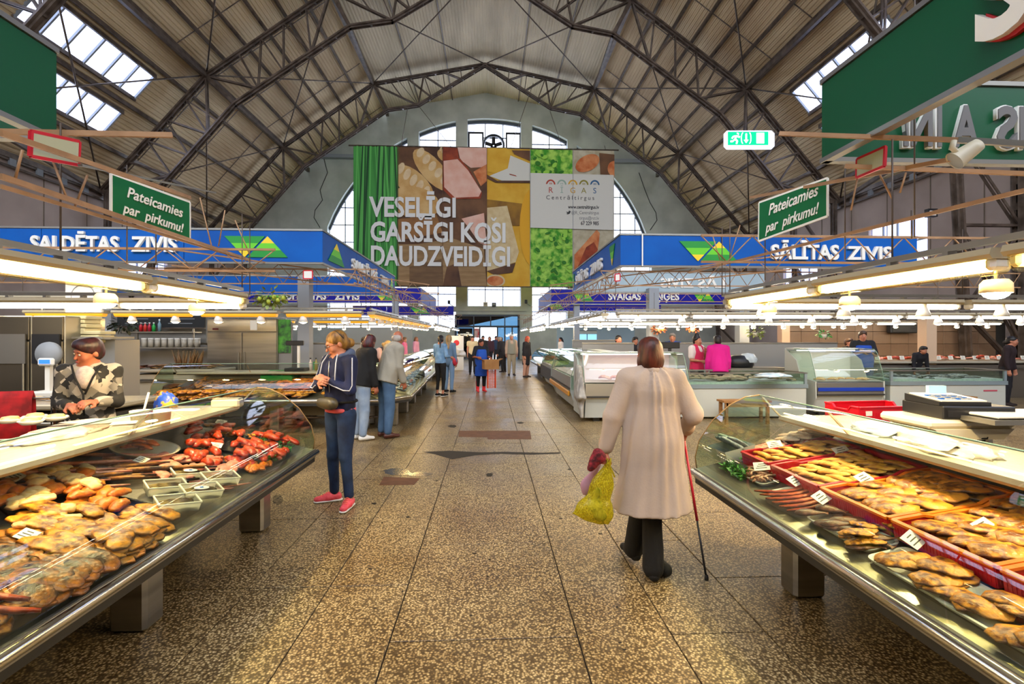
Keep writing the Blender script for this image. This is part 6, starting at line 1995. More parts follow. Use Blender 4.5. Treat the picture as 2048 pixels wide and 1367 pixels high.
# woman in the beige raincoat, from behind
M_COAT = cloth('beige raincoat', '#a39389', '#b4a49a', 2, .15, .8)
def coat_extra(root, k):
    U, G = k['U'], k['garment']
    J = k['J']
    G('shoe', [C((-.10, .0, .05), (-.10, -.12, .045), .045, .038)], BLK, .012, (), 0)
    s, m_ = 1, MB()
    # half belt seam, back vent, cuff straps
    m_.build('seam', M_COAT, root) if 0 else None
    for s in (1, -1):
        S, EL, WR, fd = J[s]
        p = EL + (WR - EL) * .86
        G('cuff_strap', [C(p - fd * .012, p + fd * .012, .056, .054, .01)], cloth('coat strap', '#b59a86'), .009, (), 0)
    G('pocket_flap', [C((.17, .06, .80), (.19, -.03, .80), .012, .012, .01, ((0, 0, 1), 2.4))], MATS['coat strap'], .009, (), 0)
coat_c = Vector(at_px(1303, 3.18))
w1 = person(coat_c, PI + .03, 1.60, 'woman seen from behind in a long beige raincoat walking up the aisle with a cane',
       dict(kind='raincoat', mat=M_COAT, hem=.475, inf=.03, hemw=.29, collar=M_COAT, sleeve=.97, fold=.010, ff=(30, 4, 1.0)), dict(mat=BLK, inf=.008, len=1.0, cuff=.072), dict(mat=BLK),
       ('bob', hairm('auburn hair', '#2e0e05', '#5c200c')), M_SKIN2, .011, lean=.06, look=(0.05, .05, 0), build=1.05,
       arms={1: ((.42, .05, -1), (.18, -.14, -1)), -1: ((-.50, .12, -1), (-.15, -.78, -.6))}, legs={1: ((.045, -.10, .47), (.045, -.24, .10)), -1: ((-.005, .0, .47), (-.0, .03, .085))}, curl=(1.1, 1.1), extra=coat_extra)
# things she holds
def w1pt(x, y, z): return w1.matrix_world @ Vector((x, y, z))
bpy.context.view_layer.update()
def hold_bag():
    P = PW(1216, 918, 3.06)
    r0 = PW(1187, 1000, 3.0)
    W = lambda px, py, Y=3.02: np.array(PW(px, py, Y))
    h = W(1218, 922)
    pr = [C(h, W(1205, 965), .014, .05, .04, ((0, 1, 0), .6)), C(W(1205, 965), W(1190, 1015), .05, .082, .05, ((0, 1, 0), .5)), E(W(1180, 1018), (.085, .06, .06), None, .04), E(W(1206, 1028), (.06, .055, .06), None, .04), C(W(1146, 1026), W(1180, 1018), .006, .05, .02), C(W(1217, 1050), W(1205, 1015), .006, .055, .02)]
    m = bpy.data.materials.new('yellow film'); m.use_nodes = True
    nt = m.node_tree; b = nt.nodes['Principled BSDF']
    b.inputs['Base Color'].default_value = srgb('#c9c02e'); b.inputs['Roughness'].default_value = .25
    tl = nt.nodes.new('ShaderNodeBsdfTransparent'); tl.inputs[0].default_value = srgb('#e8e07a')
    mx = nt.nodes.new('ShaderNodeMixShader'); nz = nt.nodes.new('ShaderNodeTexNoise'); nz.inputs['Scale'].default_value = 30
    mr = nt.nodes.new('ShaderNodeMapRange'); mr.inputs[1].default_value = .35; mr.inputs[2].default_value = .65; mr.inputs[3].default_value = .48; mr.inputs[4].default_value = .15
    nt.links.new(nz.outputs[0], mr.inputs[0]); nt.links.new(mr.outputs[0], mx.inputs[0]); nt.links.new(tl.outputs[0], mx.inputs[1]); nt.links.new(b.outputs[0], mx.inputs[2]); nt.links.new(mx.outputs[0], nt.nodes['Material Output'].inputs['Surface'])
    o = empty('plastic_bag', tuple(h), 0, 'translucent yellow carrier bag hanging from the hand of the woman in the raincoat', 'bag')
    v, f = sdf_mesh(pr, .009, (), .004, (60, 40, 9))
    inst('film', np_mesh('film', [(v - h, f)], m), o)
    v, f = sdf_mesh([E(W(1190, 1010), (.05, .035, .045), None, .02), E(W(1200, 1030), (.045, .035, .04), None, .02), E(W(1195, 985), (.03, .025, .035), None, .02)], .012)
    inst('contents', np_mesh('contents', [(v - h, f)], mat('newspaper greens', '#dcdccc', .7, col2='#5a6a3a', nscale=22)), o)
    for dx in (-.012, .012): MB().tube([(dx, 0, .02), (dx * .5, 0, -.03), (dx * 3, 0, -.1)], .006, 6).build('handle', m, o)
    v, f = sdf_mesh([C(W(1195, 905), W(1180, 935), .03, .02, .03), E(W(1200, 915), (.04, .035, .04), None, .03), E(W(1187, 925), (.03, .03, .04), None, .03)], .008, (), .006, (90, 70, 20))
    s_ = inst('crumpled_scarf', np_mesh('crumpled_scarf', [(v, f)], cloth('maroon knit', '#3c0a14', '#8c1c2e', 40, .6)), None, (0, 0, 0)); tag(s_, 'dark maroon crumpled scarf held above the yellow bag', 'scarf')
    v, f = sdf_mesh([C(W(1198, 925, 3.08), W(1175, 970, 3.08), .02, .03, .03, ((0, 1, 0), .4)), C(W(1175, 970, 3.08), W(1170, 985, 3.08), .03, .012, .03, ((0, 1, 0), .4))], .009)
    s_ = inst('cloth_bag', np_mesh('cloth_bag', [(v, f)], cloth('lilac cloth', '#b48aa0', '#a0788e')), None); tag(s_, 'small lilac cloth bag tucked behind the yellow bag', 'bag')
hold_bag()
p0, p1, pm = PW(1388, 985, 3.25), PZ(1413, 1158, .012), PW(1399, 1052, 3.2)
hnd = w1.matrix_world @ Vector((-.16, -.30, .86))
o = empty('walking_cane', p1, 0, 'thin red and black walking cane in the right hand of the woman in the raincoat', 'cane')
z = lambda p: Vector(p) - Vector(p1)
topc = z(w1.matrix_world @ Vector((-.33, -.235, .86)))
q1 = topc * .42; 
MB().tube([(0, 0, 0), topc * .40], .0075, 8).build('lower_shaft', M_BLACK, o)
MB().tube([topc * .40, topc], .0095, 8).build('upper_shaft', mat('cane red', '#b01a30', .35), o)
MB().tube([topc, topc + Vector((0, .03, .03)), topc + Vector((0, .09, .02))], .012, 8).build('grip', M_BLACK, o)
MB().lathe([(0, -.004), (.014, -.004), (.013, .02), (.008, .03)], seg=12).build('rubber_tip', M_BLACK, o)

# woman in the navy hoodie
M_NAVYC = cloth('navy fleece', '#081030', '#0e1a44', 5)
M_PINKS = cloth('coral shirt', '#e86a6a', '#dc5c60')
M_PIPE = mat('pale piping', '#b8bcc8', .6)
def navy_extra(root, k):
    U, G, HP, J = k['U'], k['garment'], k['HP'], k['J']
    sc = k['sc']
    G('shirt_hem', [C((0, 0, .93), (0, 0, .88), .163, .158, .03, ((0, 1, 0), .8))], M_PINKS, .012, ((0, 0, -1, -.885), (0, 0, 1, .93)), 0)
    hood = [C(U(-.07, .09, 1.44), U(.07, .09, 1.44), .045, .045, .04), C(U(-.09, .05, 1.43), U(-.075, -.03, 1.42), .03, .022, .03), C(U(.09, .05, 1.43), U(.075, -.03, 1.42), .03, .022, .03), E(U(0, .12, 1.38), (.10, .05, .07), None, .03)]
    G('hood', hood, cloth('hood lining', '#56627c', '#3a4560'), .011, (), .002)
    # waist bag and strap
    G('waist_bag', [E((.03, -.165, .985), (.12, .045, .055), None, .03), C((-.06, -.165, .985), (.10, -.165, .985), .045, .05, .03)], mat('olive leather', '#3c3626', .4, col2='#524a34', nscale=10, bump=.2), .01, (), 0)
    m = MB(); m.tube([(.17 * math.cos(t), .135 * math.sin(t), .99) for t in np.arange(0, 6.4, .35)], .012, 6); q = m.build('belt', BLK, root); q.scale = (sc,) * 3
    pipes = MB()
    for s in (1, -1):
        S, EL, WR, fd = J[s]
        pipes.tube([U(s * .07, -.06, 1.44), U(s * .10, -.105, 1.36), U(s * .11, -.125, 1.27), U(s * .115, -.135, 1.2)], .006, 6)
        ud = (EL - S) / np.linalg.norm(EL - S)
        n1 = np.array((s * 1.0, -.5, 0)); n1 -= ud * (n1 @ ud); n1 /= np.linalg.norm(n1)
        n2 = np.array((0, -1.0, -.25)); n2 -= fd * (n2 @ fd); n2 /= np.linalg.norm(n2)
        pipes.tube([S + n1 * .060 + (0, 0, .02), S * .5 + EL * .5 + n1 * .056, EL * .9 + S * .1 + n1 * .052, EL + (n1 + n2) * .036, EL * .8 + WR * .2 + n2 * .049, EL * .4 + WR * .6 + n2 * .045, EL * .1 + WR * .9 + n2 * .042], .0055, 6)
    q = pipes.build('piping', M_PIPE, root); q.scale = (sc,) * 3
    zp = MB().tube([U(0, -.10, 1.38), U(0, -.115, 1.25), U(0, -.112, 1.05), U(0, -.12, .93)], .006, 6).build('zip', M_SSD, root); zp.scale = (sc,) * 3
    RHm = k['RH']
    gl = MB()
    for s in (1, -1):
        c_ = HP(s * .031, -.098, .004)
        gl.tube([c_ + RHm @ np.array((.022 * math.cos(t), 0, .016 * math.sin(t))) for t in np.arange(0, 6.4, .5)], .0016, 5)
        gl.tube([HP(s * .052, -.094, .008), HP(s * .074, -.01, .004)], .0016, 5)
    gl.tube([HP(-.009, -.10, .008), HP(.009, -.10, .008)], .0016, 5)
    q = gl.build('glasses', M_BLACK, root); q.scale = (sc,) * 3
    hbnd = MB().tube([HP(.078 * math.cos(t), .03 + .035 * math.sin(t) * 0 + .0, .045 + .075 * math.sin(t)) + RHm @ np.array((0, .03 * (1 - math.sin(t)), 0)) for t in np.arange(-.2, 3.4, .3)], .0055, 6).build('hair_band', M_BLACK, root); hbnd.scale = (sc,) * 3
M_BLOND = hairm('dark blond hair', '#5c3e16', '#a07430')
CROSS = {1: ((.28, -.22, -1), (-.90, -.38, .36)), -1: ((-.28, -.30, -1), (.90, -.50, .26))}
w2 = person(Vector(at_px(681, 4.72)), -.62, 1.66, 'blond woman in navy hoodie and coral sneakers, arms crossed, looking down at the left counter',
       dict(kind='hoodie', mat=M_NAVYC, hem=.91, inf=.010, collar=M_PINKS, sleeve=.93, fold=.006), dict(mat=DENIM, inf=.002, cuff=.045), dict(mat=mat('coral mesh', '#ee4a58', .6, col2='#f8606a', nscale=40, bump=.3), sole=M_WHITE, lace=mat('orange lace', '#ff8a5a', .6)),
       ('bun', M_BLOND), M_SKIN, .0105, lean=.05, look=(-.42, .38, 0), arms=CROSS, legs={1: ((.10, -.02, .47), (.13, .0, .085)), -1: ((-.085, -.02, .47), (-.13, .03, .085))}, curl=(.35, .9), palm={1: (0, .6, -.8), -1: (0, .9, -.4)}, extra=navy_extra, foot_yaw=(.55, .6))
# vendor in the patterned jacket, left
def checker_mat():
    m = bpy.data.materials.new('black white patchwork'); m.use_nodes = True
    nt = m.node_tree; b = nt.nodes['Principled BSDF']; b.inputs['Roughness'].default_value = .8
    tc = nt.nodes.new('ShaderNodeTexCoord'); mp = nt.nodes.new('ShaderNodeMapping'); mp.inputs['Rotation'].default_value = (.3, .75, .4)
    vo = nt.nodes.new('ShaderNodeTexVoronoi'); vo.distance = 'CHEBYCHEV'; vo.inputs['Scale'].default_value = 17; vo.inputs['Randomness'].default_value = .55
    bw = nt.nodes.new('ShaderNodeRGBToBW'); cr = nt.nodes.new('ShaderNodeValToRGB'); cr.color_ramp.interpolation = 'CONSTANT'
    el = cr.color_ramp.elements; el[0].color = srgb('#1c1a18'); el[1].position = .62; el[1].color = srgb('#a89f92')
    e = el.new(.42); e.color = srgb('#4a4640'); e = el.new(.52); e.color = srgb('#7c766c')
    nt.links.new(tc.outputs['Object'], mp.inputs[0]); nt.links.new(mp.outputs[0], vo.inputs['Vector']); nt.links.new(vo.outputs['Color'], bw.inputs[0]); nt.links.new(bw.outputs[0], cr.inputs[0]); nt.links.new(cr.outputs[0], b.inputs['Base Color'])
    return m
M_PATCHW = checker_mat()
def vendor_extra(root, k):
    U, sc = k['U'], k['sc']
    t = MB()
    t.tube([U(-.10, -.06, 1.43), U(-.06, -.14, 1.34), U(.0, -.175, 1.2), U(.0, -.18, 1.02)], .008, 6); t.tube([U(.10, -.06, 1.43), U(.06, -.14, 1.34), U(.01, -.175, 1.2)], .008, 6)
    q = t.build('trim_band', BLK, root); q.scale = (sc,) * 3
    k['garment']('blouse', [E(U(0, -.10, 1.33), (.07, .055, .10), None, .02)], cloth('pale print blouse', '#c8b8b0', '#a89a98', 20), .011, (), 0)
p = PW(183, 600, 4.25)
person((p.x, 4.25, 0), .42, 1.60, 'stallholder with short dark red hair and patchwork jacket behind the left counter',
       dict(kind='jacket', mat=M_PATCHW, hem=.78, inf=.016, sleeve=.9, hemw=.17), dict(mat=BLK), dict(mat=BLK), ('short', hairm('dark red hair', '#160405', '#3c0a0e')), M_SKIN2, .013, lean=.12, look=(-.75, .22, .1), build=.95,
       arms={1: ((.10, -.1, -1), (-.45, -.95, .1)), -1: ((-.10, -.1, -1), (.55, -.9, .0))}, curl=(.8, .8), palm={1: (-.4, 0, -1), -1: (.4, 0, -1)}, extra=vendor_extra, hide_legs=True)
# couple at the second left counter
def py_(px, Y): return at_px(px, Y)
person(Vector(py_(722, 7.68)), PI - .85, 1.66, 'person in black jacket and pale jeans, back turned, beside the bald man',
       dict(mat=BLK, hem=.84, inf=.035, sleeve=.97, hemw=.19), dict(mat=cloth('pale jeans', '#7d90a8', '#98a8bc', 5), inf=.02, cuff=.06), dict(mat=M_WHITE), ('bob', hairm('black red hair', '#0c0608', '#5a1216')), M_SKIN2, .014, lean=.22, look=(.5, .35, 0), build=1.15)
person(Vector(py_(772, 7.84)), PI - .9, 1.74, 'bald man in a light grey jacket and blue jeans leaning towards the second left counter',
       dict(mat=cloth('grey blouson', '#8f8a7c', '#9c978a', 4), hem=.84, inf=.035, sleeve=.97, hemw=.2, collar=MATS['grey blouson'] if 'grey blouson' in MATS else None), dict(mat=cloth('mid jeans', '#3d5878', '#4c6a8c', 5), inf=.02, cuff=.058), dict(mat=mat('brown leather', '#4a2216', .4)), ('fringe', hairm('grey hair', '#8a8078', '#b0a8a0')), M_SKIN2, .014, lean=.30, look=(.7, .3, 0), build=1.15, arms={1: ((.15, .0, -1), (.05, -.3, -1)), -1: ((-.15, .05, -1), (.1, -.35, -1))})
# blond vendor leaning over the goods
person((-2.95, 12.4, 0), 1.1, 1.70, 'blond vendor in a dark vest bending over the left aisle counter', dict(mat=cloth('rose sleeve', '#d0a898'), vest=cloth('dark vest', '#3a3438'), inf=.012, sleeve=.3), dict(mat=BLK), dict(mat=BLK), ('bun', hairm('bright blond hair', '#c88a3c', '#ecc070')), M_SKIN, .018, lean=.75, look=(.2, .3, 0), hide_legs=True, arms={1: ((.1, -.3, -1), (-.1, -.8, -.6)), -1: ((-.1, -.3, -1), (.1, -.8, -.6))})
person(Vector(py_(881, 13.3)), PI - .6, 1.66, 'woman with black ponytail, denim shirt and black leggings left of the aisle',
       dict(mat=cloth('denim shirt', '#5a82ac', '#7aa0c8', 8), hem=.9, inf=.014, sleeve=.8), dict(mat=BLK, inf=.0, len=.7), dict(mat=BLK, sole=M_WHITE), ('pony', hairm('black hair', '#0c0a0c', '#221a1a')), M_SKIN, .018, look=(.6, .3, 0), arms={1: ((.2, -.2, -1), (-.2, -1, -.2)), -1: ((-.2, 0, -1), (.1, -1, -.2))})
def redbag(root, k): k['garment']('shoulder_bag', [E((-.2, -.02, .9), (.05, .12, .14), None, .02)], mat('red bag', '#c02838', .5), .02, (), 0)
person(Vector(py_(898, 14.2)), PI - .5, 1.68, 'woman with long fair hair, jeans and a red shoulder bag beside the ponytailed woman', dict(mat=cloth('faded blue top', '#5c7896'), hem=.92, inf=.014), dict(mat=cloth('light jeans', '#7c9cc0'), inf=.005), dict(mat=BLK), ('long', hairm('ash hair', '#7c6444', '#a88c62')), M_SKIN, .02, look=(.3, .1, 0), extra=redbag)
# market worker with a carton
BOOT = mat('red rubber boot', '#d82a30', .3)
M_BLUEC = cloth('blue apron', '#14409a', '#1c52b4', 4)
aw = person(Vector(py_(962, 14.3)), .3, 1.56, 'market worker in a blue apron and red rubber boots carrying a carton down the aisle', dict(mat=cloth('dark tee', '#10141e'), hem=.8, inf=.02, sleeve=.42, apron=M_BLUEC, apron_hem=.5, hemw=.2), dict(mat=BLK, inf=.01, len=.7), dict(mat=BOOT, boot=.33), ('short', hairm('dark hair', '#120c0a', '#2e1e16')), M_SKIN2, .018, look=(.35, .1, 0), build=1.15, arms={1: ((.2, -.1, -1), (.05, -1, -.15)), -1: ((-.3, -.05, -1), (.35, -1, -.1))}, curl=(.9, .9))
M_CTN = mat('cardboard', '#a87a48', .8, col2='#94683a', nscale=3)
bx = empty('cardboard_box', PW(981, 728, 13.85), .3, 'open cardboard box carried by the worker in the blue apron', 'box')
for c_, s_ in (((0, -.13, 0), (.42, .012, .27)), ((0, .13, 0), (.42, .012, .27)), ((-.21, 0, 0), (.012, .26, .27)), ((.21, 0, 0), (.012, .26, .27)), ((0, 0, -.13), (.42, .26, .012))): MB().box(c_, s_).build('side', M_CTN, bx)
for x, a in ((-.26, .5), (.27, -.4)): MB().box((x, 0, .13), (.14, .26, .008), Matrix.Rotation(a, 3, 'Y')).build('flap', M_CTN, bx)
oc = empty('mesh_crate', PW(983, 757, 13.9), .3, 'orange-red mesh crate dangling under the carton', 'crate')
MO = mat('orange mesh', '#f05a2a', .5)
for i in range(7): MB().box((-.11 + i * .037, 0, 0), (.008, .01, .52)).build('bar', MO, oc)
for j in range(12): MB().box((0, 0, -.26 + j * .047), (.23, .01, .008)).build('slat', MO, oc)
for sx in (-.115, .115): MB().box((sx, .0, 0), (.015, .1, .53)).build('rim', MO, oc)
# people further up the aisle
def far(px, Y, rz, H, label, tc, bc, hair, **kw):
    kw.setdefault('res', .03 if Y > 16 else .022)
    t = dict(mat=cloth('cloth ' + tc, tc), inf=kw.pop('inf', .022), hem=kw.pop('hem', .86), sleeve=kw.pop('sleeve', .95))
    if 'vest' in kw: t['vest'] = cloth('cloth ' + kw['vest'], kw.pop('vest'))
    if 'apron' in kw: t['apron'] = cloth('cloth ' + kw['apron'], kw.pop('apron')); t['apron_hem'] = .5
    bt = dict(mat=cloth('cloth ' + bc, bc), inf=.015)
    if 'skirt' in kw: bt.update(kind='skirt', hem=kw.pop('skirt'))
    X = kw.pop('X', None)
    loc = (X, Y, 0) if X is not None else py_(px, Y)
    return person(Vector(loc), rz, H, label, t, bt, dict(mat=cloth('cloth #2a1c18', '#2a1c18')), (hair[0], hairm('hair ' + hair[1], hair[1], hair[1]) if hair[1] else None), **kw)
far(1023, 20.3, .1, 1.74, 'elderly man in beige trousers, open grey waistcoat and light cap in mid aisle', '#b59a86', '#a89a80', ('cap', '#b8b8b4'), vest='#8c8a7c')
far(1007, 22.3, -2.2, 1.68, 'stooping person in dark clothes left of the man in the cap', '#1c1a20', '#1a181c', ('short', '#9a8a7a'), lean=.35)
far(1052, 19.4, .9, 1.66, 'woman in a black coat with a red headscarf beside the right counters', '#15131a', '#c09078', ('scarf', '#b04830'), hem=.5, lean=.1)
far(945, 21.0, .2, 1.68, 'person in a cream sleeveless top behind the aproned worker', '#d8c49a', '#1c1a1c', ('short', '#15100e'), sleeve=.2)
far(966, 24.5, .1, 1.70, 'dark-clothed visitor coming in, left of two in the doorway light', '#2c2a26', '#26262a', ('short', '#2a1c14'))
far(979, 25.5, -.1, 1.66, 'visitor in a patterned dark blouse, right of two in the doorway light', '#4a2c38', '#2a2630', ('long', '#5a3a24'))
far(992, 29, .4, 1.70, 'blue-clad visitor near the entrance frame', '#2a3c58', '#20242c', ('short', '#1a1412'))
far(1003, 27, 2.8, 1.62, 'dark figure walking towards the entrance, behind the stooping person', '#22242c', '#1a1c22', ('short', '#1a1412'))
# people behind the counters
far(0, 20.5, 1.4, 1.62, 'pink-clad vendor behind the far left counter, nearer the viewer', '#d8608a', '#26242a', ('short', '#7c5a3c'), X=-3.6, vest='#e07aa0')
far(0, 23.5, 1.2, 1.64, 'pink-clad vendor behind the far left counter, nearer the entrance', '#e09ab0', '#26242a', ('bun', '#8c5a34'), X=-3.55)
far(826, 12.9, .9, 1.62, 'dark-haired vendor beside the blond one bending over the left counter', '#3a3a42', '#26242a', ('short', '#1c1412'), X=-3.3, hide_legs=True)
far(0, 23.5, -1.3, 1.62, 'vendor in white with dark hair behind the far right counter', '#e4e0e0', '#3a3a44', ('pony', '#1a1210'), X=3.45)
far(1237, 12.6, .2, 1.66, 'vendor with black hair and a red-white top behind the white glass case', '#c85a4a', '#26242a', ('pony', '#120c0c'), hide_legs=True)
far(1345, 12.9, -.5, 1.72, 'grey-haired man in a blue shirt behind the second right stall', '#2c4c9c', '#22242c', ('short', '#8c8480'), hide_legs=True)
far(1394, 10.95, .5, 1.64, 'vendor in a raspberry vest with piled black hair resting her chin on a hand', '#e8dcd8', '#26242a', ('cooktop', '#140c0e'), vest='#d4285a', hide_legs=True, arms={1: ((.2, -.2, -1), (-.55, -.5, 1)), -1: ((-.2, -.1, -1), (.4, -.8, -.1))}, sleeve=.35)
far(1438, 10.35, PI - .2, 1.66, 'vendor in a magenta sweater seen from behind at the frozen fish', '#d8148a', '#2a1430', ('short', '#180c0c'), hide_legs=True, inf=.025, hem=.84, build=1.12, lean=.18)
far(1725, 11.3, -.4, 1.76, 'man in a black T-shirt and blue apron with crossed arms in the right background', '#15161c', '#1c2030', ('short', '#4a3426'), apron='#1c4ab0', sleeve=.4, arms=CROSS, hide_legs=True)
far(1697, 12.2, .3, 1.58, 'shorter person in black behind the man in the blue apron', '#15141a', '#1c2030', ('short', '#3a2418'), hide_legs=True)
far(1828, 12.4, .0, 1.45, 'person in black bending low beside the cream pillar', '#14131a', '#1c2030', ('short', '#0e0c10'), lean=.5, hide_legs=True)
far(2012, 10.8, .5, 1.64, 'dark-haired woman in a maroon top leaning on her hand at the right edge', '#241418', '#1c1a20', ('bun', '#100a0a'), hide_legs=True, lean=.15)
far(1270, 14.0, .2, 1.62, 'small figure in dark clothes far behind the woman in the raincoat', '#1e1c24', '#26242a', ('short', '#181010'), hide_legs=True)
far(2, 7.2, .3, 1.66, 'dark figure cut by the left edge before the steel ovens', '#131217', '#1c1a20', ('short', '#120c0c'), hide_legs=True)
far(404, 14.5, .2, 1.6, 'person half hidden behind the white wall left of the steel fridge', '#d8d0cc', '#26242a', ('short', '#100c0c'), hide_legs=True)
# ------------------------------------------------------------------ goods on the second and far counters
c = L2
pile(c, 325, 785, 470, 795, 'bigfish', 26, 'large golden smoked fish heaped along the second left counter', 'fish', 101, 1.2, .6, .0, 3, .15)
pile(c, 400, 765, 560, 775, 'brownbig', 26, 'large brown smoked fish behind the golden ones on the second left counter', 'fish', 102, 1.2, .6, .05, 3, .15)
pile(c, 470, 780, 620, 792, 'bigfish', 24, 'golden fish along the front right half of the second left counter', 'fish', 103, .6, .8, .0, 2, .15)
pile(c, 560, 758, 640, 770, 'orange', 26, 'orange smoked pieces near the green crate', 'fish', 104, .6, .8, .03, 2, scale=1.2)
pile(c, 575, 770, 620, 780, 'sausage', 14, 'dark red strips below the green crate', 'fish', 105, .6, .8, .04, 2)
pile(c, 330, 770, 400, 775, 'dark', 12, 'dark fish at the left end of the second left counter', 'fish', 106, .6, .8, .03, 2, scale=1.3)
grid(c, .2, 3.6, .25, 1.05, 11, 3, 'gold_half', 'smoked halves forming the bottom layer of the second left counter', 'fish', 107, 1.2, .5, 0, 1, .1, 1.2)
s, a = deck_hit(c, 580, 752)
o = empty('plastic_crate', label='bright green crate of yellow fish pieces on the second left counter', cat='crate')
MCG = mat('crate green', '#148a3a', .35)
_r = M_CR_R; M_CR_R = MCG; crate_mesh(.55, .36, .12, MCG, o); M_CR_R = _r
put(o, deck_mat(c, s, .95, 0, .06))
for k in range(9): item('pale', deck_mat(c, s + RN.uniform(-.2, .2), .95 + RN.uniform(-.1, .1), RN.uniform(0, 3), .11 + .008 * k), RN, 'yellow pieces inside the bright green crate', 'fish', 'pieces in the green crate')
o = empty('ring_loaf', label='pale yellow ring-shaped product on the second left counter', cat='cheese')
MB().tube([(.13 * math.cos(t), .13 * math.sin(t), .04) for t in np.arange(0, 6.5, .35)], .045, 8).build('ring', F_PALE, o); put(o, deck_mat(c, 3.15, .6, 0, .03))
c = L2c
grid(c, .05, .68, .25, .95, 3, 4, 'gold_half', 'fish on the angled corner counter', 'fish', 108, .6, .8, 0, 2, .1)
c = L2s
for i, (sh, lb, lf, ns) in enumerate((('silver', 'grey fish in the front row of the aisle-side counter', 0, 24), ('pale', 'pale fillets along the aisle-side counter', .03, 26), ('gold_half', 'golden halves along the aisle-side counter', .05, 20))):
    grid(c, .2, 7.3, .22 + .2 * i, .48 + .2 * i, ns, 2, sh, lb, 'fish', 110 + i, 1.2, .8, lf, 1, .2, 1.25)
pile(c, 845, 735, 868, 745, 'orange', 12, 'orange heap on the aisle-side counter behind the ponytailed woman', 'fish', 115, .5, 1.0, .1, 2, scale=1.4)
o = on_ledge('white_basin', ledge_mat(c, 1.0, 1.0), 'long steel basin on the aisle-side counter', 'basin', [('basin', MB().box((0, 0, .04), (.6, .4, .08), bev=.02), M_SS), ('rim', MB().box((0, 0, .083), (.64, .44, .01), bev=.004), M_SSD)])
c = L3s
grid(c, .2, 5.4, .25, 1.05, 12, 3, 'white', 'pale fish on the far left counter', 'fish', 120, 1.2, .8, 0, 1, .2, 1.3)
lump('covered_heap', 905, 712, .5, 1.1, .3, M_BAGP, 'bright white covered heap on the far left counter', 'cover', 21, 0, .85)
c = R3s
grid(c, .2, 4.7, .25, 1.05, 11, 3, 'pink', 'pink fish on the far right counter', 'fish', 121, 1.2, .8, 0, 1, .2, 1.5)
grid(c, 1.5, 4.6, .3, .7, 8, 2, 'red', 'orange fish heaped on the far right counter', 'fish', 122, 1.2, .8, .05, 1, .2, 1.4)

# ------------------------------------------------------------------ white display cases and chest freezers on the right
M_CASEW = mat('case white', '#b9bdb6', .4)
M_CASEG = mat('case grey band', '#7c8a90', .4)
M_ICE = mat('ice bed', '#e8eef2', .5, col2='#cdd8e0', nscale=25, bump=.6)
M_STRIP = emis('case light strip', '#ffeef4', 3)
def glass_case(name, x0, x1, Y, depth, label, zb=.47, zt=1.3, stripe=None, cat='display case', rz=0.0, base_z=.08, liner='#e4cdd2'):
    o = empty(name, (x0, Y, 0), rz, label, cat)
    L = x1 - x0
    MB().prism([(.12, base_z), (depth, base_z), (depth, zb), (.0, zb), (.05, zb - .1)], .06, L - .06, 'yz').build('base', M_CASEW, o)
    MB().prism([(-.02, zb), (.0, zb + .26), (.06, zb + .28), (depth, zb + .28), (depth, zb)], .05, L - .05, 'yz').build('tank', M_SSD, o)
    if stripe: MB().box((L / 2, -.028, zb + .13), (L - .12, .02, .07)).build('stripe', stripe, o)
    MB().box((L / 2, -.02, zb + .02), (L - .08, .03, .03)).build('bumper', M_TANK, o)
    ml = mat('case liner ' + liner, liner, .5)
    MB().prism([(.04, zb + .285), (depth - .1, zb + .285), (depth - .1, zt - .05), (depth - .04, zt - .05), (depth - .04, zb + .28)], .06, L - .06, 'yz').build('liner', ml, o)
    MB().prism([(depth - .3, zt - .02), (depth, zt - .02), (depth, zt + .015), (depth - .3, zt + .015)], .02, L - .02, 'yz').build('top_shelf', M_CASEW, o)
    MB().box((L / 2, depth - .28, zt - .035), (L - .2, .03, .02)).build('light_strip', M_STRIP, o)
    gp = [(-.01, zb + .27), (.05, zb + .5), (.18, zt - .08), (.26, zt), (depth - .3, zt + .01)]
    MB().strip(gp, .05, L - .05, 'yz', 0, True).build('front_glass', M_CGLASS, o)
    for x in (.03, L - .03):
        MB().prism([(-.02, zb), (-.01, zb + .27), (.05, zb + .5), (.18, zt - .08), (.26, zt), (depth, zt), (depth, zb)], x - .004, x + .004, 'yz').build('end_glass', M_CGLASS, o)
        MB().prism([(-.03, zb - .05), (-.02, zb + .29), (depth * .45, zb + .34), (depth * .6, zb + .7), (depth, zt), (depth, .1), (.1, .1)], x - .03, x + .03 if False else x - .004 - .0, 'yz').build('end_panel', M_CASEW, o)
        MB().tube([(x, a_, z_) for a_, z_ in gp], .006, 6).build('glass_edge', M_GEDGE, o)
    for x in (.3, L - .3):
        for y in (.25, depth - .15): MB().box((x, y, base_z / 2), (.12, .1, base_z)).build('foot', M_TANK, o)
    return o
gc = glass_case('glass_display_case', 1.74, 3.78, 9.0, 1.0, 'white glass-fronted meat case behind the woman in the raincoat')
for k in range(6):
    me = RN.choice(SH['pink'])
    o = tag(bpy.data.objects.new('ham_piece', me), 'pink ham piece inside the white glass case', 'meat', 'ham pieces in the white case'); COL.objects.link(o)
    o.location = (2.25 + .22 * k, 9.3 + RN.uniform(-.1, .1), .78); o.scale = (1.6, 1.8, 3.2); o.rotation_euler = (0, 0, RN.uniform(-.4, .4))
o = empty('draped_cloth', (1.70, 9.0, 0), 0, 'grey cloth draped over the aisle end of the white glass case', 'cloth')
v, f = sdf_mesh([C((0, .2, 1.02), (0, .1, .5), .06, .10, .05, ((0, 1, 0), 3.0)), C((0, .1, .55), (.02, .0, .12), .07, .03, .05, ((0, 1, 0), 2.4))], .02, (), .012, (20, 26, 3))
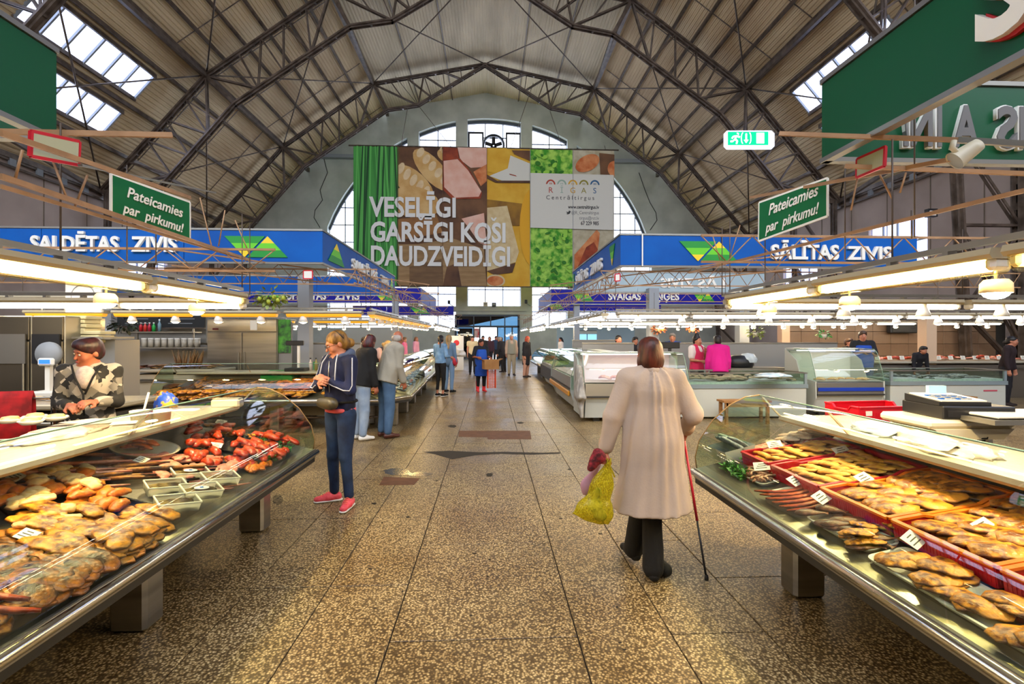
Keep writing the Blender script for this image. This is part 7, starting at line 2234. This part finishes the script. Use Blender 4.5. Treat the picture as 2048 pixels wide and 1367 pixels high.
inst('cloth', np_mesh('cloth', [(v, f)], cloth('grey drape', '#a8a49c', '#8f8a84', 5)), o)
glass_case('glass_display_case', 6.6, 8.1, 9.55, 1.0, 'glass case with a blue stripe between the two chest freezers', .42, 1.36, mat('case blue', '#1438a8', .4), liner='#d8d8d0')
for k in range(8):
    o = tag(bpy.data.objects.new('fish_fillet', RN.choice(SH['pale'])), 'pale fillets inside the blue-striped case', 'fish', 'fillets in the blue-striped case'); COL.objects.link(o)
    o.location = (6.85 + .15 * k, 9.85 + RN.uniform(-.1, .1), .715); o.scale = (1.4,) * 3
def freezer(x0, x1, Y, depth, label, zt=.9, brand=False):
    o = empty('chest_freezer', (x0, Y, 0), 0, label, 'freezer')
    L = x1 - x0
    MB().box((L / 2, depth / 2, .03 + (zt - .32) / 2), (L, depth, zt - .32), bev=.015).build('body', M_CASEW, o)
    MB().prism([(-.02, zt - .3), (depth + .02, zt - .3), (depth + .02, zt - .22), (-.02, zt - .22)], -.02, L + .02, 'yz').build('grey_band', M_CASEG, o)
    MB().box((L / 2, depth / 2, zt - .2), (L - .06, depth - .06, .05)).build('ice', M_ICE, o)
    for y in (.01, depth - .01): MB().box((L / 2, y, zt - .11), (L, .008, .22)).build('glass_wall', M_CGLASS, o)
    for x in (.01, L - .01): MB().box((x, depth / 2, zt - .11), (.008, depth, .22)).build('glass_wall', M_CGLASS, o)
    for y in (.0, depth): MB().box((L / 2, y, zt), (L + .02, .03, .02)).build('rim', M_SSD, o)
    for x in (.0, L): MB().box((x, depth / 2, zt), (.03, depth, .02)).build('rim', M_SSD, o)
    for x in (.02, L - .02): MB().box((x, .01, zt - .11), (.05, .04, .24)).build('post', M_CASEG, o)
    if brand: MB().box((L - .35, -.004, zt - .42), (.3, .004, .03)).build('badge', mat('badge red', '#b8485a', .5), o)
    for x in (.15, L - .15):
        for y in (.15, depth - .15): MB().box((x, y, .02), (.08, .08, .04)).build('foot', M_TANK, o)
    return o
freezer(3.86, 6.3, 9.35, .95, 'white chest freezer of fish in front of the magenta sweater vendor')
freezer(8.25, 10.75, 9.6, .9, 'white chest freezer with a small red badge at the far right', .92, True)
for (x0, x1, Y, n, sh, gl) in ((4.0, 6.2, 9.35, 40, 'white', 'frozen fish in the nearer chest freezer'), (8.4, 10.6, 9.6, 36, 'silver', 'frozen fish in the badge-marked freezer')):
    for k in range(n):
        o = tag(bpy.data.objects.new('frozen_fish', RN.choice(SH[sh])), gl, 'fish', gl); COL.objects.link(o)
        o.location = (RN.uniform(x0 + .1, x1 - .1), Y + RN.uniform(.15, .8), .725 + RN.uniform(0, .05)); o.rotation_euler = (0, 0, RN.uniform(0, 3)); o.scale = (1.3,) * 3
lump('blue_film', 1545, 752, .35, .25, .06, mat('pale blue film', '#a8cce8', .2, col2='#d8e8f4', nscale=8, bump=.6), 'pale blue plastic film over the nearer chest freezer', 'film', 31, .2, .86)
# yellow wooden trestles before the freezers
def trestle(x, Y, w, label):
    o = empty('wooden_trestle', (x, Y, 0), 0, label, 'trestle')
    MB().box((0, 0, .42), (w, .3, .035)).build('top', M_WOOD, o)
    MB().box((0, -.12, .36), (w - .1, .03, .08)).build('apron_rail', M_WOOD, o)
    for sx in (-1, 1):
        for sy in (-.11, .11): MB().box((sx * (w / 2 - .06), sy, .205), (.05, .05, .41)).build('leg', M_WOOD, o)
    return o
trestle(4.75, 8.85, .9, 'low wooden stool before the nearer chest freezer')
trestle(9.1, 9.25, 1.0, 'yellow wooden trestle under the front of the badge-marked freezer')
# cases along the aisle, turned towards it
gc2 = glass_case('glass_display_case', 0, 3.3, 0, 1.0, 'white case with sloping glass and orange bumper along the right of the aisle', .5, 1.3)
gc2.location = (1.72, 13.4, 0); gc2.rotation_euler = (0, 0, -PI / 2)
MB().box((1.65, -.05, .42), (3.2, .05, .12), bev=.02).build('orange_bumper', mat('orange bumper', '#d8942a', .5), gc2)
gc3 = glass_case('glass_display_case', 0, 3.2, 0, 1.0, 'darker glass case beyond the orange-bumpered one', .5, 1.2, liner='#c8c860')
gc3.location = (1.85, 17.0, 0); gc3.rotation_euler = (0, 0, -PI / 2)
MB().box((1.6, -.05, .5), (3.1, .06, .4), bev=.02).build('dark_front', M_TANK, gc3)
# low partitions
def wallbox(x0, x1, Y, z0, z1, label, mt, th=.08):
    o = empty('partition', ((x0 + x1) / 2, Y, 0), 0, label, 'partition')
    MB().box((0, 0, (z0 + z1) / 2), (x1 - x0, th, z1 - z0)).build('panel', mt, o)
    MB().box((0, 0, z1 + .015), (x1 - x0 + .02, th + .03, .03)).build('cap', M_SSD, o)
    return o
M_PART = mat('partition grey white', '#8f8c86', .6)
wallbox(2.3, 3.6, 12.0, 0, 1.45, 'grey partition behind the white glass case', M_PART)
wallbox(4.4, 8.9, 12.05, 0, 1.45, 'long pale partition behind the magenta sweater vendor', M_PART)
o = empty('shelf_unit', (3.4, 10.35, 0), 0, 'cream rear counter with warm glow behind the white glass case', 'counter')
MB().box((0, .0, .62), (1.15, .5, 1.24)).build('body', M_CREAM, o); MB().box((0, 0, 1.26), (1.2, .6, .04), bev=.01).build('worktop', M_LEDGE, o)
mo = empty('register_monitor', PW(1340, 690, 10.4), 0, 'black register screen on the cream rear counter', 'monitor'); MB().box((0, 0, 0), (.42, .06, .14), bev=.01).build('screen', M_BLACK, mo); MB().box((.0, .02, -.14), (.06, .06, .16)).build('stand', M_BLACK, mo)
o = empty('packing_table', (5.9, 11.2, 0), 0, 'grey steel table with a bagged machine behind the nearer freezer', 'table')
MB().box((.3, 0, .45), (1.5, .6, .9)).build('body', M_SSD, o)
sl = empty('bagged_machine', (5.9, 11.2, .9), 0, 'black machine partly covered by a white bag on the grey table', 'machine')
MB().lathe([(.0, .3), (.2, .28), (.32, .18), (.34, .06), (.3, 0), (0, 0)], (0, 0, 0), 14, sy=.7).build('body', M_BLACK, sl); MB().lathe([(0, .34), (.14, .32), (.22, .2), (.2, .12)], (.18, -.05, 0), 12, sy=.8).build('bag', M_BAGC, sl)
# tiled back wall, meat counter at the right rear
tw = empty('tiled_partition', (0, 15.2, 0), 0, 'brown tiled stall wall in the right background', 'wall')
MB().box((13.2, .06, 1.15), (7.6, .1, 2.3)).build('backing', M_JOINT, tw)
tme = MB().box((0, 0, 0), (.59, .03, .39), bev=.006).mesh('tile', mat('brown glazed tile', '#7c6048', .35, col2='#8c7056', nscale=1.5))
for i in range(12):
    for j in range(5): inst('tile', tme, tw, (9.75 + .6 * i, 0, .4 + .4 * j))
fp = empty('salmon_fascia', (0, 15.0, 0), 0, 'low reddish canopy panel over the right background stall', 'canopy')
MB().box((11.6, -.2, 2.62), (6.5, .05, .35)).build('panel', mat('reddish board', '#b0604c', .6), fp); MB().box((11.6, -.2, 2.82), (6.6, .09, .04)).build('trim', M_SSD, fp)
def simple_counter(x0, x1, Y, label, zt, mt, depth=.9):
    o = empty('serving_counter', (x0, Y, 0), 0, label, 'counter'); L = x1 - x0
    MB().box((L / 2, depth / 2, zt / 2 - .05), (L, depth, zt - .1)).build('body', mt, o)
    MB().box((L / 2, depth / 2 - .04, zt - .03), (L + .04, depth + .08, .06), bev=.015).build('worktop', M_LEDGE, o)
    MB().tube([(0, -.06, zt - .2), (L, -.06, zt - .2)], .02, 6).build('rail', M_SSD, o)
    return o
simple_counter(10.2, 15.2, 12.3, 'long meat counter with pink trays at the right edge', .98, M_SSD)
simple_counter(8.6, 10.1, 12.6, 'dark counter with a red crate beside the man in the blue apron', .95, MATS['dark cabinet'])
for k in range(46):
    o = tag(bpy.data.objects.new('meat_cut', RN.choice(SH['pink' if k % 3 else 'red'])), 'pink meat cuts along the right rear counter', 'meat', 'meat cuts on the right rear counter'); COL.objects.link(o)
    o.location = (8.75 + k * .135, 12.55 + RN.uniform(-.1, .45), .985 + RN.uniform(0, .05)); o.rotation_euler = (0, 0, RN.uniform(0, 3)); o.scale = (1.8, 1.6, 2)
for k in range(14):
    cc = card(Matrix.Translation((10.3 + k * .34, 12.4, 1.02)), 'white price card on the right rear meat counter', .13, .1, -.6); cc['group'] = 'cards on the meat counter'
vb = empty('air_conditioner', PW(1804, 655, 15.0), 0, 'dark wall unit on the brown tiles', 'unit'); MB().box((0, 0, 0), (.9, .2, .35), bev=.03).build('case', M_TANK, vb); MB().box((-.1, -.105, 0), (.6, .01, .25)).build('grille', M_BLACK, vb)

# ------------------------------------------------------------------ left background: ovens, shelves, steel fridge
M_OVEN = mat('smoked steel', '#6c6456', .4, .9)
def steel_cabinet(x0, x1, Y, z0, z1, depth, label, doors=2, name='steel_fridge', head=.28, cat='fridge', rz=0):
    M_SS = M_OVEN if cat == 'oven' else MATS['brushed stainless']
    o = empty(name, (x0, Y, 0), rz, label, cat); L = x1 - x0
    MB().box((L / 2, depth / 2, (z0 + z1) / 2), (L, depth, z1 - z0), bev=.01).build('body', M_SSD, o)
    MB().box((L / 2, -.012, z1 - head / 2), (L - .02, .03, head - .02), bev=.006).build('head_panel', M_SS, o)
    w = L / doors
    for i in range(doors):
        d = MB().box((w * (i + .5), -.015, (z0 + z1 - head) / 2), (w - .02, .035, z1 - head - z0 - .02), bev=.008).build('door', M_SS, o)
        hx = w * (i + 1) - .06 if i % 2 == 0 else w * i + .06
        MB().box((hx, -.05, (z0 + z1) / 2), (.025, .03, .5), bev=.008).build('handle', M_SSD, d)
    for x in (.08, L - .08): MB().box((x, depth / 2, z0 / 2), (.06, depth - .1, z0)).build('foot', M_TANK, o)
    return o
fx0, fx1 = PW(415, 700, 10.3).x, PW(555, 700, 10.3).x
fr = steel_cabinet(fx0, fx1, 10.3, .12, 2.0, .75, 'two-door stainless fridge behind the second left counter')
MB().box((.95, -.032, 1.86), (.14, .004, .2)).build('paper_note', M_CARD, fr); MB().box((.18, -.032, 1.78), (.12, .006, .04)).build('badge', mat('badge dark red', '#5a1418', .5), fr)
ps = empty('poster', PW(567, 672, 10.35), 0, 'green plant poster right of the stainless fridge', 'poster'); MB().box((0, 0, 0), (.3, .02, .7)).build('sheet', mat('poster leaves', '#2c3c34', .5, col2='#5cb43c', nscale=7), ps); MB().box((0, .02, -.75), (.34, .03, 2.1)).build('board', M_PART, ps)
wallbox(PW(228, 700, 11.2).x, -2.95, 11.2, 0, 1.46, 'white half-height wall behind the second left stall', mat('stall wall white', '#9c9892', .6))
wl = wallbox(-9.8, PW(412, 700, 11.25).x, 11.3, 0, 2.15, 'pale rear wall with shelves behind the patterned-jacket vendor', M_PART)
for i, (pxa, pxb) in enumerate(((228, 318), (322, 410))):
    xa, xb = PW(pxa, 640, 11.1).x, PW(pxb, 640, 11.1).x
    bb = empty('chalkboard', ((xa + xb) / 2, 11.1, 2.02), 0, 'black chalkboard with faint white writing, %s of two' % ('left', 'right')[i], 'board')
    MB().box((0, 0, 0), (xb - xa, .03, .4)).build('slate', mat('slate', '#15181a', .6), bb); MB().box((0, -.02, -.205), (xb - xa + .03, .03, .02)).build('frame', M_STEEL, bb)
    for q in range(3): MB().box((RN.uniform(-.1, .1), -.017, .1 - q * .1), (.5 + RN.uniform(-.1, .1), .002, .014)).build('chalk_line', M_GREY, bb)
sh_ = empty('wall_shelf', (PW(325, 660, 10.9).x, 10.9, 0), 0, 'two steel wall shelves with bottles and jars on the pale rear wall', 'shelf')
for z_, w_ in ((1.72, 1.5), (1.38, 2.1)): MB().box((0, 0, z_), (w_, .3, .025)).build('board', M_SSD, sh_)
for x_ in (-.6, .6): MB().box((x_, .1, 1.55), (.03, .03, .5)).build('bracket', M_SSD, sh_)
sx = PW(325, 660, 10.9).x
for k, (dx, col_, nm) in enumerate(((-.42, '#c81e28', 'red'), (-.33, '#d83a30', 'second red'), (-.24, '#c01838', 'crimson'), (-.15, '#2aa84a', 'green'), (-.03, '#7a9aa8', 'tall pale blue'))):
    b = empty('bottle', (sx + dx, 10.85, 1.733), 0, '%s bottle on the upper wall shelf' % nm, 'bottle', 'bottles on the upper wall shelf')
    hh = .2 if k < 4 else .27
    MB().lathe([(0, 0), (.032, 0), (.034, hh * .6), (.014, hh * .78), (.014, hh * .9), (0, hh * .9)], seg=10).build('body', mat('bottle ' + nm, col_, .3), b); MB().lathe([(.017, hh * .88), (.017, hh), (0, hh)], seg=10).build('cap', M_WHITE, b)
for k in range(9):
    b = empty('storage_jar', (sx - .35 + k * .14, 10.85, 1.393), 0, 'pale storage jars in a row on the lower wall shelf', 'jar', 'jars on the lower wall shelf')
    MB().lathe([(0, 0), (.055, 0), (.055, .18), (0, .18)], seg=10).build('body', mat('jar pale', '#b8b2a4', .3), b); MB().lathe([(.058, .17), (.058, .2), (0, .2)], seg=10).build('lid', M_WHITE, b)
for k in range(4):
    b = empty('kitchen_knife', (sx - .95 + k * .09, 10.72, 1.20), 0, 'black-handled knives hanging under the lower shelf', 'knife', 'knives under the shelf')
    MB().box((0, 0, .05), (.03, .02, .12), bev=.005).build('handle', M_BLACK, b); MB().box((0, 0, -.07), (.03, .004, .14)).build('blade', M_SS, b); MB().box((0, .06, .13), (.05, .16, .02)).build('magnet_bar', M_BLACK, b)
# low counter with dried fish, upright bunch
x0, x1 = PW(242, 760, 9.3).x, PW(420, 760, 9.3).x
dc = simple_counter(x0, x1, 9.5, 'pale low counter topped with dried fish left of the stainless fridge', 1.0, mat('pale cabinet', '#b8ae98', .6), .7)
for k in range(40):
    o = tag(bpy.data.objects.new('dried_fish', RN.choice(SH['dark' if k % 3 == 0 else 'upright'])), 'flat dried fish strewn on the pale low counter', 'fish', 'dried fish on the pale low counter'); COL.objects.link(o)
    o.location = (RN.uniform(x0 + .1, x1 - .1), 9.5 + RN.uniform(.05, .4), 1.0 + RN.uniform(0, .06)); o.rotation_euler = (RN.uniform(-.2, .2), RN.uniform(-.2, .2), RN.uniform(-.6, .6))
xc = PW(370, 720, 9.6).x
for k in range(20):
    o = tag(bpy.data.objects.new('dried_fish', RN.choice(SH['upright'])), 'dried fish standing upright in a bunch before the stainless fridge', 'fish', 'upright dried fish bunch'); COL.objects.link(o)
    dx = RN.uniform(-.32, .38); o.location = (xc + dx, 9.7 + RN.uniform(-.1, .1), 1.12 + RN.uniform(0, .1)); o.rotation_euler = (RN.uniform(-.2, .2), -PI / 2 + dx * 1.3 + RN.uniform(-.2, .2), 0); o.scale = (1.25,) * 3
# ovens at far left
for i, (pa, pb, lb) in enumerate(((-10, 63, 'stainless smoking oven at the left edge'), (66, 130, 'stainless oven with a round dial window, right of two'))):
    xa, xb = PW(pa, 700, 6.9).x, PW(pb, 700, 6.9).x
    ov = steel_cabinet(xa, xb, 6.9, .1, 1.9, .7, lb, 1, 'smoking_oven', .34, 'oven')
    MB().box(((xb - xa) / 2, -.045, 1.45), ((xb - xa) * .85, .02, .4)).build('window', M_BLACK if i else M_SSD, ov)
sc_ = empty('dial_scale', PW(98, 712, 6.45), 0, 'tall scale with round grey dial and blue digits at left', 'scale')
MB().lathe([(0, -.03), (.15, -.03), (.155, 0), (.15, .03), (0, .03)], (0, 0, .03), 28, Matrix.Rotation(PI / 2, 3, 'X')).build('dial', M_GREY, sc_)
MB().box((.02, -.06, -.07), (.2, .05, .1), bev=.02).build('display_head', M_WHITE, sc_); MB().box((.02, -.088, -.065), (.13, .004, .05)).build('digits', emis('blue digits', '#2a5ae8', 2), sc_)
MB().box((0, 0, -.28), (.06, .05, .35)).build('post', M_WHITE, sc_); MB().box((0, .02, -.48), (.3, .3, .08), bev=.02).build('base', M_WHITE, sc_)
tb = empty('side_table', (sc_.location.x, 6.5, 0), 0, 'steel table carrying the dial scale', 'table'); zt_ = sc_.location.z - .52
MB().box((0, 0, zt_ - .02), (1.3, .6, .04)).build('top', M_SSD, tb); MB().box((0, .1, zt_ / 2 - .02), (1.2, .4, zt_ - .06)).build('body', M_TANK, tb)
for i, (px, py, lb) in enumerate(((150, 660, 'yellowish paper packs on the cabinet behind the vendor, upper'), (178, 690, 'cream paper packs on the cabinet behind the vendor, lower'))):
    o = empty('paper_stack', PW(px, py, 7.3), 0, lb, 'paper'); 
    for q in range(4): MB().box((.02 * (q % 2), 0, q * .06), (.5, .3, .05), bev=.01).build('pack', mat('paper cream', '#d8cc9c', .7), o)
oc_ = empty('paper_cabinet', (PW(170, 700, 7.2).x, 7.3, 0), 0, 'grey cabinet holding the paper packs', 'cabinet'); MB().box((0, .2, .82), (.75, .5, 1.5)).build('body', M_PART, oc_); MB().box((0, .0, 1.6), (.8, .6, .03)).build('top', M_SSD, oc_)
wp = empty('round_mark_panel', PW(168, 592, 5.3), 0, 'hanging white panel with a faint round mark above the left stall', 'panel'); MB().box((0, 0, 0), (.36, .02, .34)).build('panel', M_WHITE, wp)
MB().tube([(.12 * math.cos(t), -.013, .12 * math.sin(t)) for t in np.arange(0, 6.4, .3)], .004, 5).build('ring', M_GREY, wp)
# counter row seen at the far left edge
lc_ = simple_counter(-7.5, -3.9, 5.2, 'left rear counter with trays and cards behind the vendor', .92, M_TANK, .7)
for k in range(18):
    o = tag(bpy.data.objects.new('packed_fish', RN.choice(SH['pale'])), 'pale packed fish on the left rear counter', 'fish', 'packed fish on the left rear counter'); COL.objects.link(o)
    o.location = (-7.2 + k * .18, 5.35 + RN.uniform(0, .3), .925)
for k in range(7): card(Matrix.Translation((-6.6 + k * .35, 5.3, .95)), 'white card on the left rear counter', .1, .08, -.7)['group'] = 'cards on the left rear counter'
# scale and chair on the second left stall
so = empty('counter_scale', ledge_mat(L2, 2.0, 1.0).to_translation(), 0, 'black-headed counter scale on a white post, second left counter', 'scale')
MB().box((0, 0, .03), (.36, .28, .06), bev=.01).build('base', M_BLACK, so); MB().box((0, .08, .28), (.04, .04, .46)).build('post', M_WHITE, so); MB().box((-.06, .06, .52), (.32, .06, .09), bev=.01).build('display', M_BLACK, so)
ch = empty('plastic_chair', PW(616, 720, 10.2) * Vector((1, 1, 0)).x if False else (PW(616, 720, 10.45).x, 10.45, 0), 0, 'green plastic chair behind the woman in the navy hoodie', 'chair')
MG = mat('chair green', '#108a3c', .35)
MB().strip([(.0, .45), (.02, .7), (.06, .95), (.10, 1.08)], -.17, .17, 'yz', .02, True).build('backrest', MG, ch); MB().box((0, -.18, .44), (.4, .4, .03), bev=.01).build('seat', MG, ch)
for a_ in (-.17, .17):
    for b__ in (-.34, -.02): MB().tube([(a_, b__, .43), (a_ * 1.15, b__ - .01, 0)], .018, 6).build('leg', MG, ch)
for k, (px, c_) in enumerate(((621, '#d8c8c0'), (632, '#8a8040'))):
    b = empty('sauce_bottle', (PW(px, 720, 9.35).x, 9.35, .98), 0, '%s bottle on the second left counter near the green chair' % ('white', 'olive oil')[k], 'bottle')
    MB().lathe([(0, 0), (.03, 0), (.03, .14), (.012, .18), (.012, .22), (0, .22)], seg=10).build('body', mat('sauce %d' % k, c_, .3), b); MB().lathe([(.014, .21), (.014, .24), (0, .24)], seg=8).build('cap', M_BLACK, b)
def nothing(): pass

# ------------------------------------------------------------------ plants, wreath, far fridge, small fittings
def plant(px, py, Y, r0, label, mt, n=90, seed=1, pot=True, lens=.09):
    p = PW(px, py, Y)
    o = empty('hanging_plant', p, 0, label, 'plant')
    rr = random.Random(seed)
    m = MB()
    for k in range(n):
        d = Vector((rr.gauss(0, 1), rr.gauss(0, .7), rr.gauss(0, .6))).normalized()
        q = d * r0 * rr.uniform(.3, 1) ; q.x *= 1.7
        e = q + Vector((d.x, d.y, d.z - .5)).normalized() * lens
        w = Vector((rr.uniform(-1, 1), rr.uniform(-1, 1), rr.uniform(-.3, .3))).normalized() * lens * .35
        mid = (q + e) / 2
        m.add([q, mid + w, e, mid - w], [[0, 1, 2, 3]])
    m.build('foliage', mt, o, kind='stuff')
    if pot: MB().lathe([(0, -.1), (.06, -.1), (.08, .0), (.07, 0), (.05, -.09)], seg=14).build('pot', M_CREAM, o)
    st = MB()
    for k in range(5): st.tube([(0, 0, -.05), (rr.uniform(-1, 1) * r0 * 1.5, rr.uniform(-1, 1) * r0 * .5, rr.uniform(-.3, .8) * r0)], .005, 4)
    st.build('stem', M_STEEL, o)
    return o
F_LEAF = mat('leaf olive', '#5a6a24', .5, col2='#9aa84a', nscale=9)
F_LEAFD = mat('leaf dark', '#0c1410', .5, col2='#24301c', nscale=12)
plant(540, 594, 7.5, .14, 'trailing plant with yellow-green fruits above the amber lamps', F_LEAF, 120, 3, False)
for k, (px, py) in enumerate(((537, 603), (556, 600), (566, 596), (519, 597), (548, 594))):
    f_ = MB().lathe([(0, -.035), (.025, -.025), (.034, 0), (.025, .028), (0, .038)], (0, 0, 0), 12).build('fruit', mat('green fruit', '#a8b43a', .4)); f_.location = PW(px, py, 7.42); tag(f_, 'green-yellow decorative fruit in the trailing plant', 'fruit', 'decorative fruits in the trailing plant')
plant(248, 648, 8.6, .13, 'dark wreath hanging on the pole behind the patterned-jacket vendor', F_LEAFD, 110, 5, False)
plant(1512, 665, 11.9, .13, 'spider plant in a white pot on the pale partition, left of two', F_LEAF, 70, 6)
plant(1648, 668, 11.9, .09, 'small green plant in a white pot on the pale partition, right of two', mat('leaf fresh', '#3c8a34', .5), 50, 7)
plant(1316, 655, 12.4, .12, 'reddish brown dried bouquet above the pale partition', mat('dry bouquet', '#7a3a24', .6, col2='#b06a3c', nscale=20), 80, 8)
plant(1385, 655, 12.4, .09, 'brown dried bouquet over the vendor in the raspberry vest', MATS['dry bouquet'], 60, 9)
gf = empty('drinks_fridge', (PW(1174, 700, 20).x, 20, 0), 0, 'glass-door drinks fridge with blue glow in the right background', 'fridge')
MB().box((0, .3, .95), (.85, .6, 1.9), bev=.02).build('body', M_TANK, gf)
for s_ in (-.21, .21): d_ = MB().box((s_, -.02, 1.0), (.38, .03, 1.5)).build('door', mat('fridge glass glow', '#6aa6d8', .2, emit=.8), gf); MB().box((s_ + .15, -.05, 1.0), (.02, .03, .5)).build('handle', M_WHITE, d_)
MB().box((0, -.02, 1.82), (.83, .03, .12)).build('header', M_CASEG, gf)
# far stall boards behind the right aisle counters
o = wallbox(3.4, 7.4, 24.5, 0, 2.2, 'blue-grey rear wall of the far right stall', mat('bluish wall', '#8fa6b0', .6))
o = wallbox(-7.4, -3.9, 24.5, 0, 2.2, 'grey rear wall of the far left stall', mat('greyish wall', '#9a9a90', .6))
o = wallbox(2.9, 4.6, 16.9, 0, 1.5, 'pale partition behind the far right glass cases', M_PART)
cb = empty('notice_board', (PW(913, 700, 24).x, 24, 0), 0, 'white notice stand with a red mark on the left before the entrance', 'board'); MB().box((0, 0, .85), (.7, .06, 1.7)).build('panel', M_WHITE, cb); MB().lathe([(0, 0), (.14, 0)], (0, -.035, 1.35), 16, Matrix.Rotation(PI / 2, 3, 'X')).build('mark', M_RED, cb)
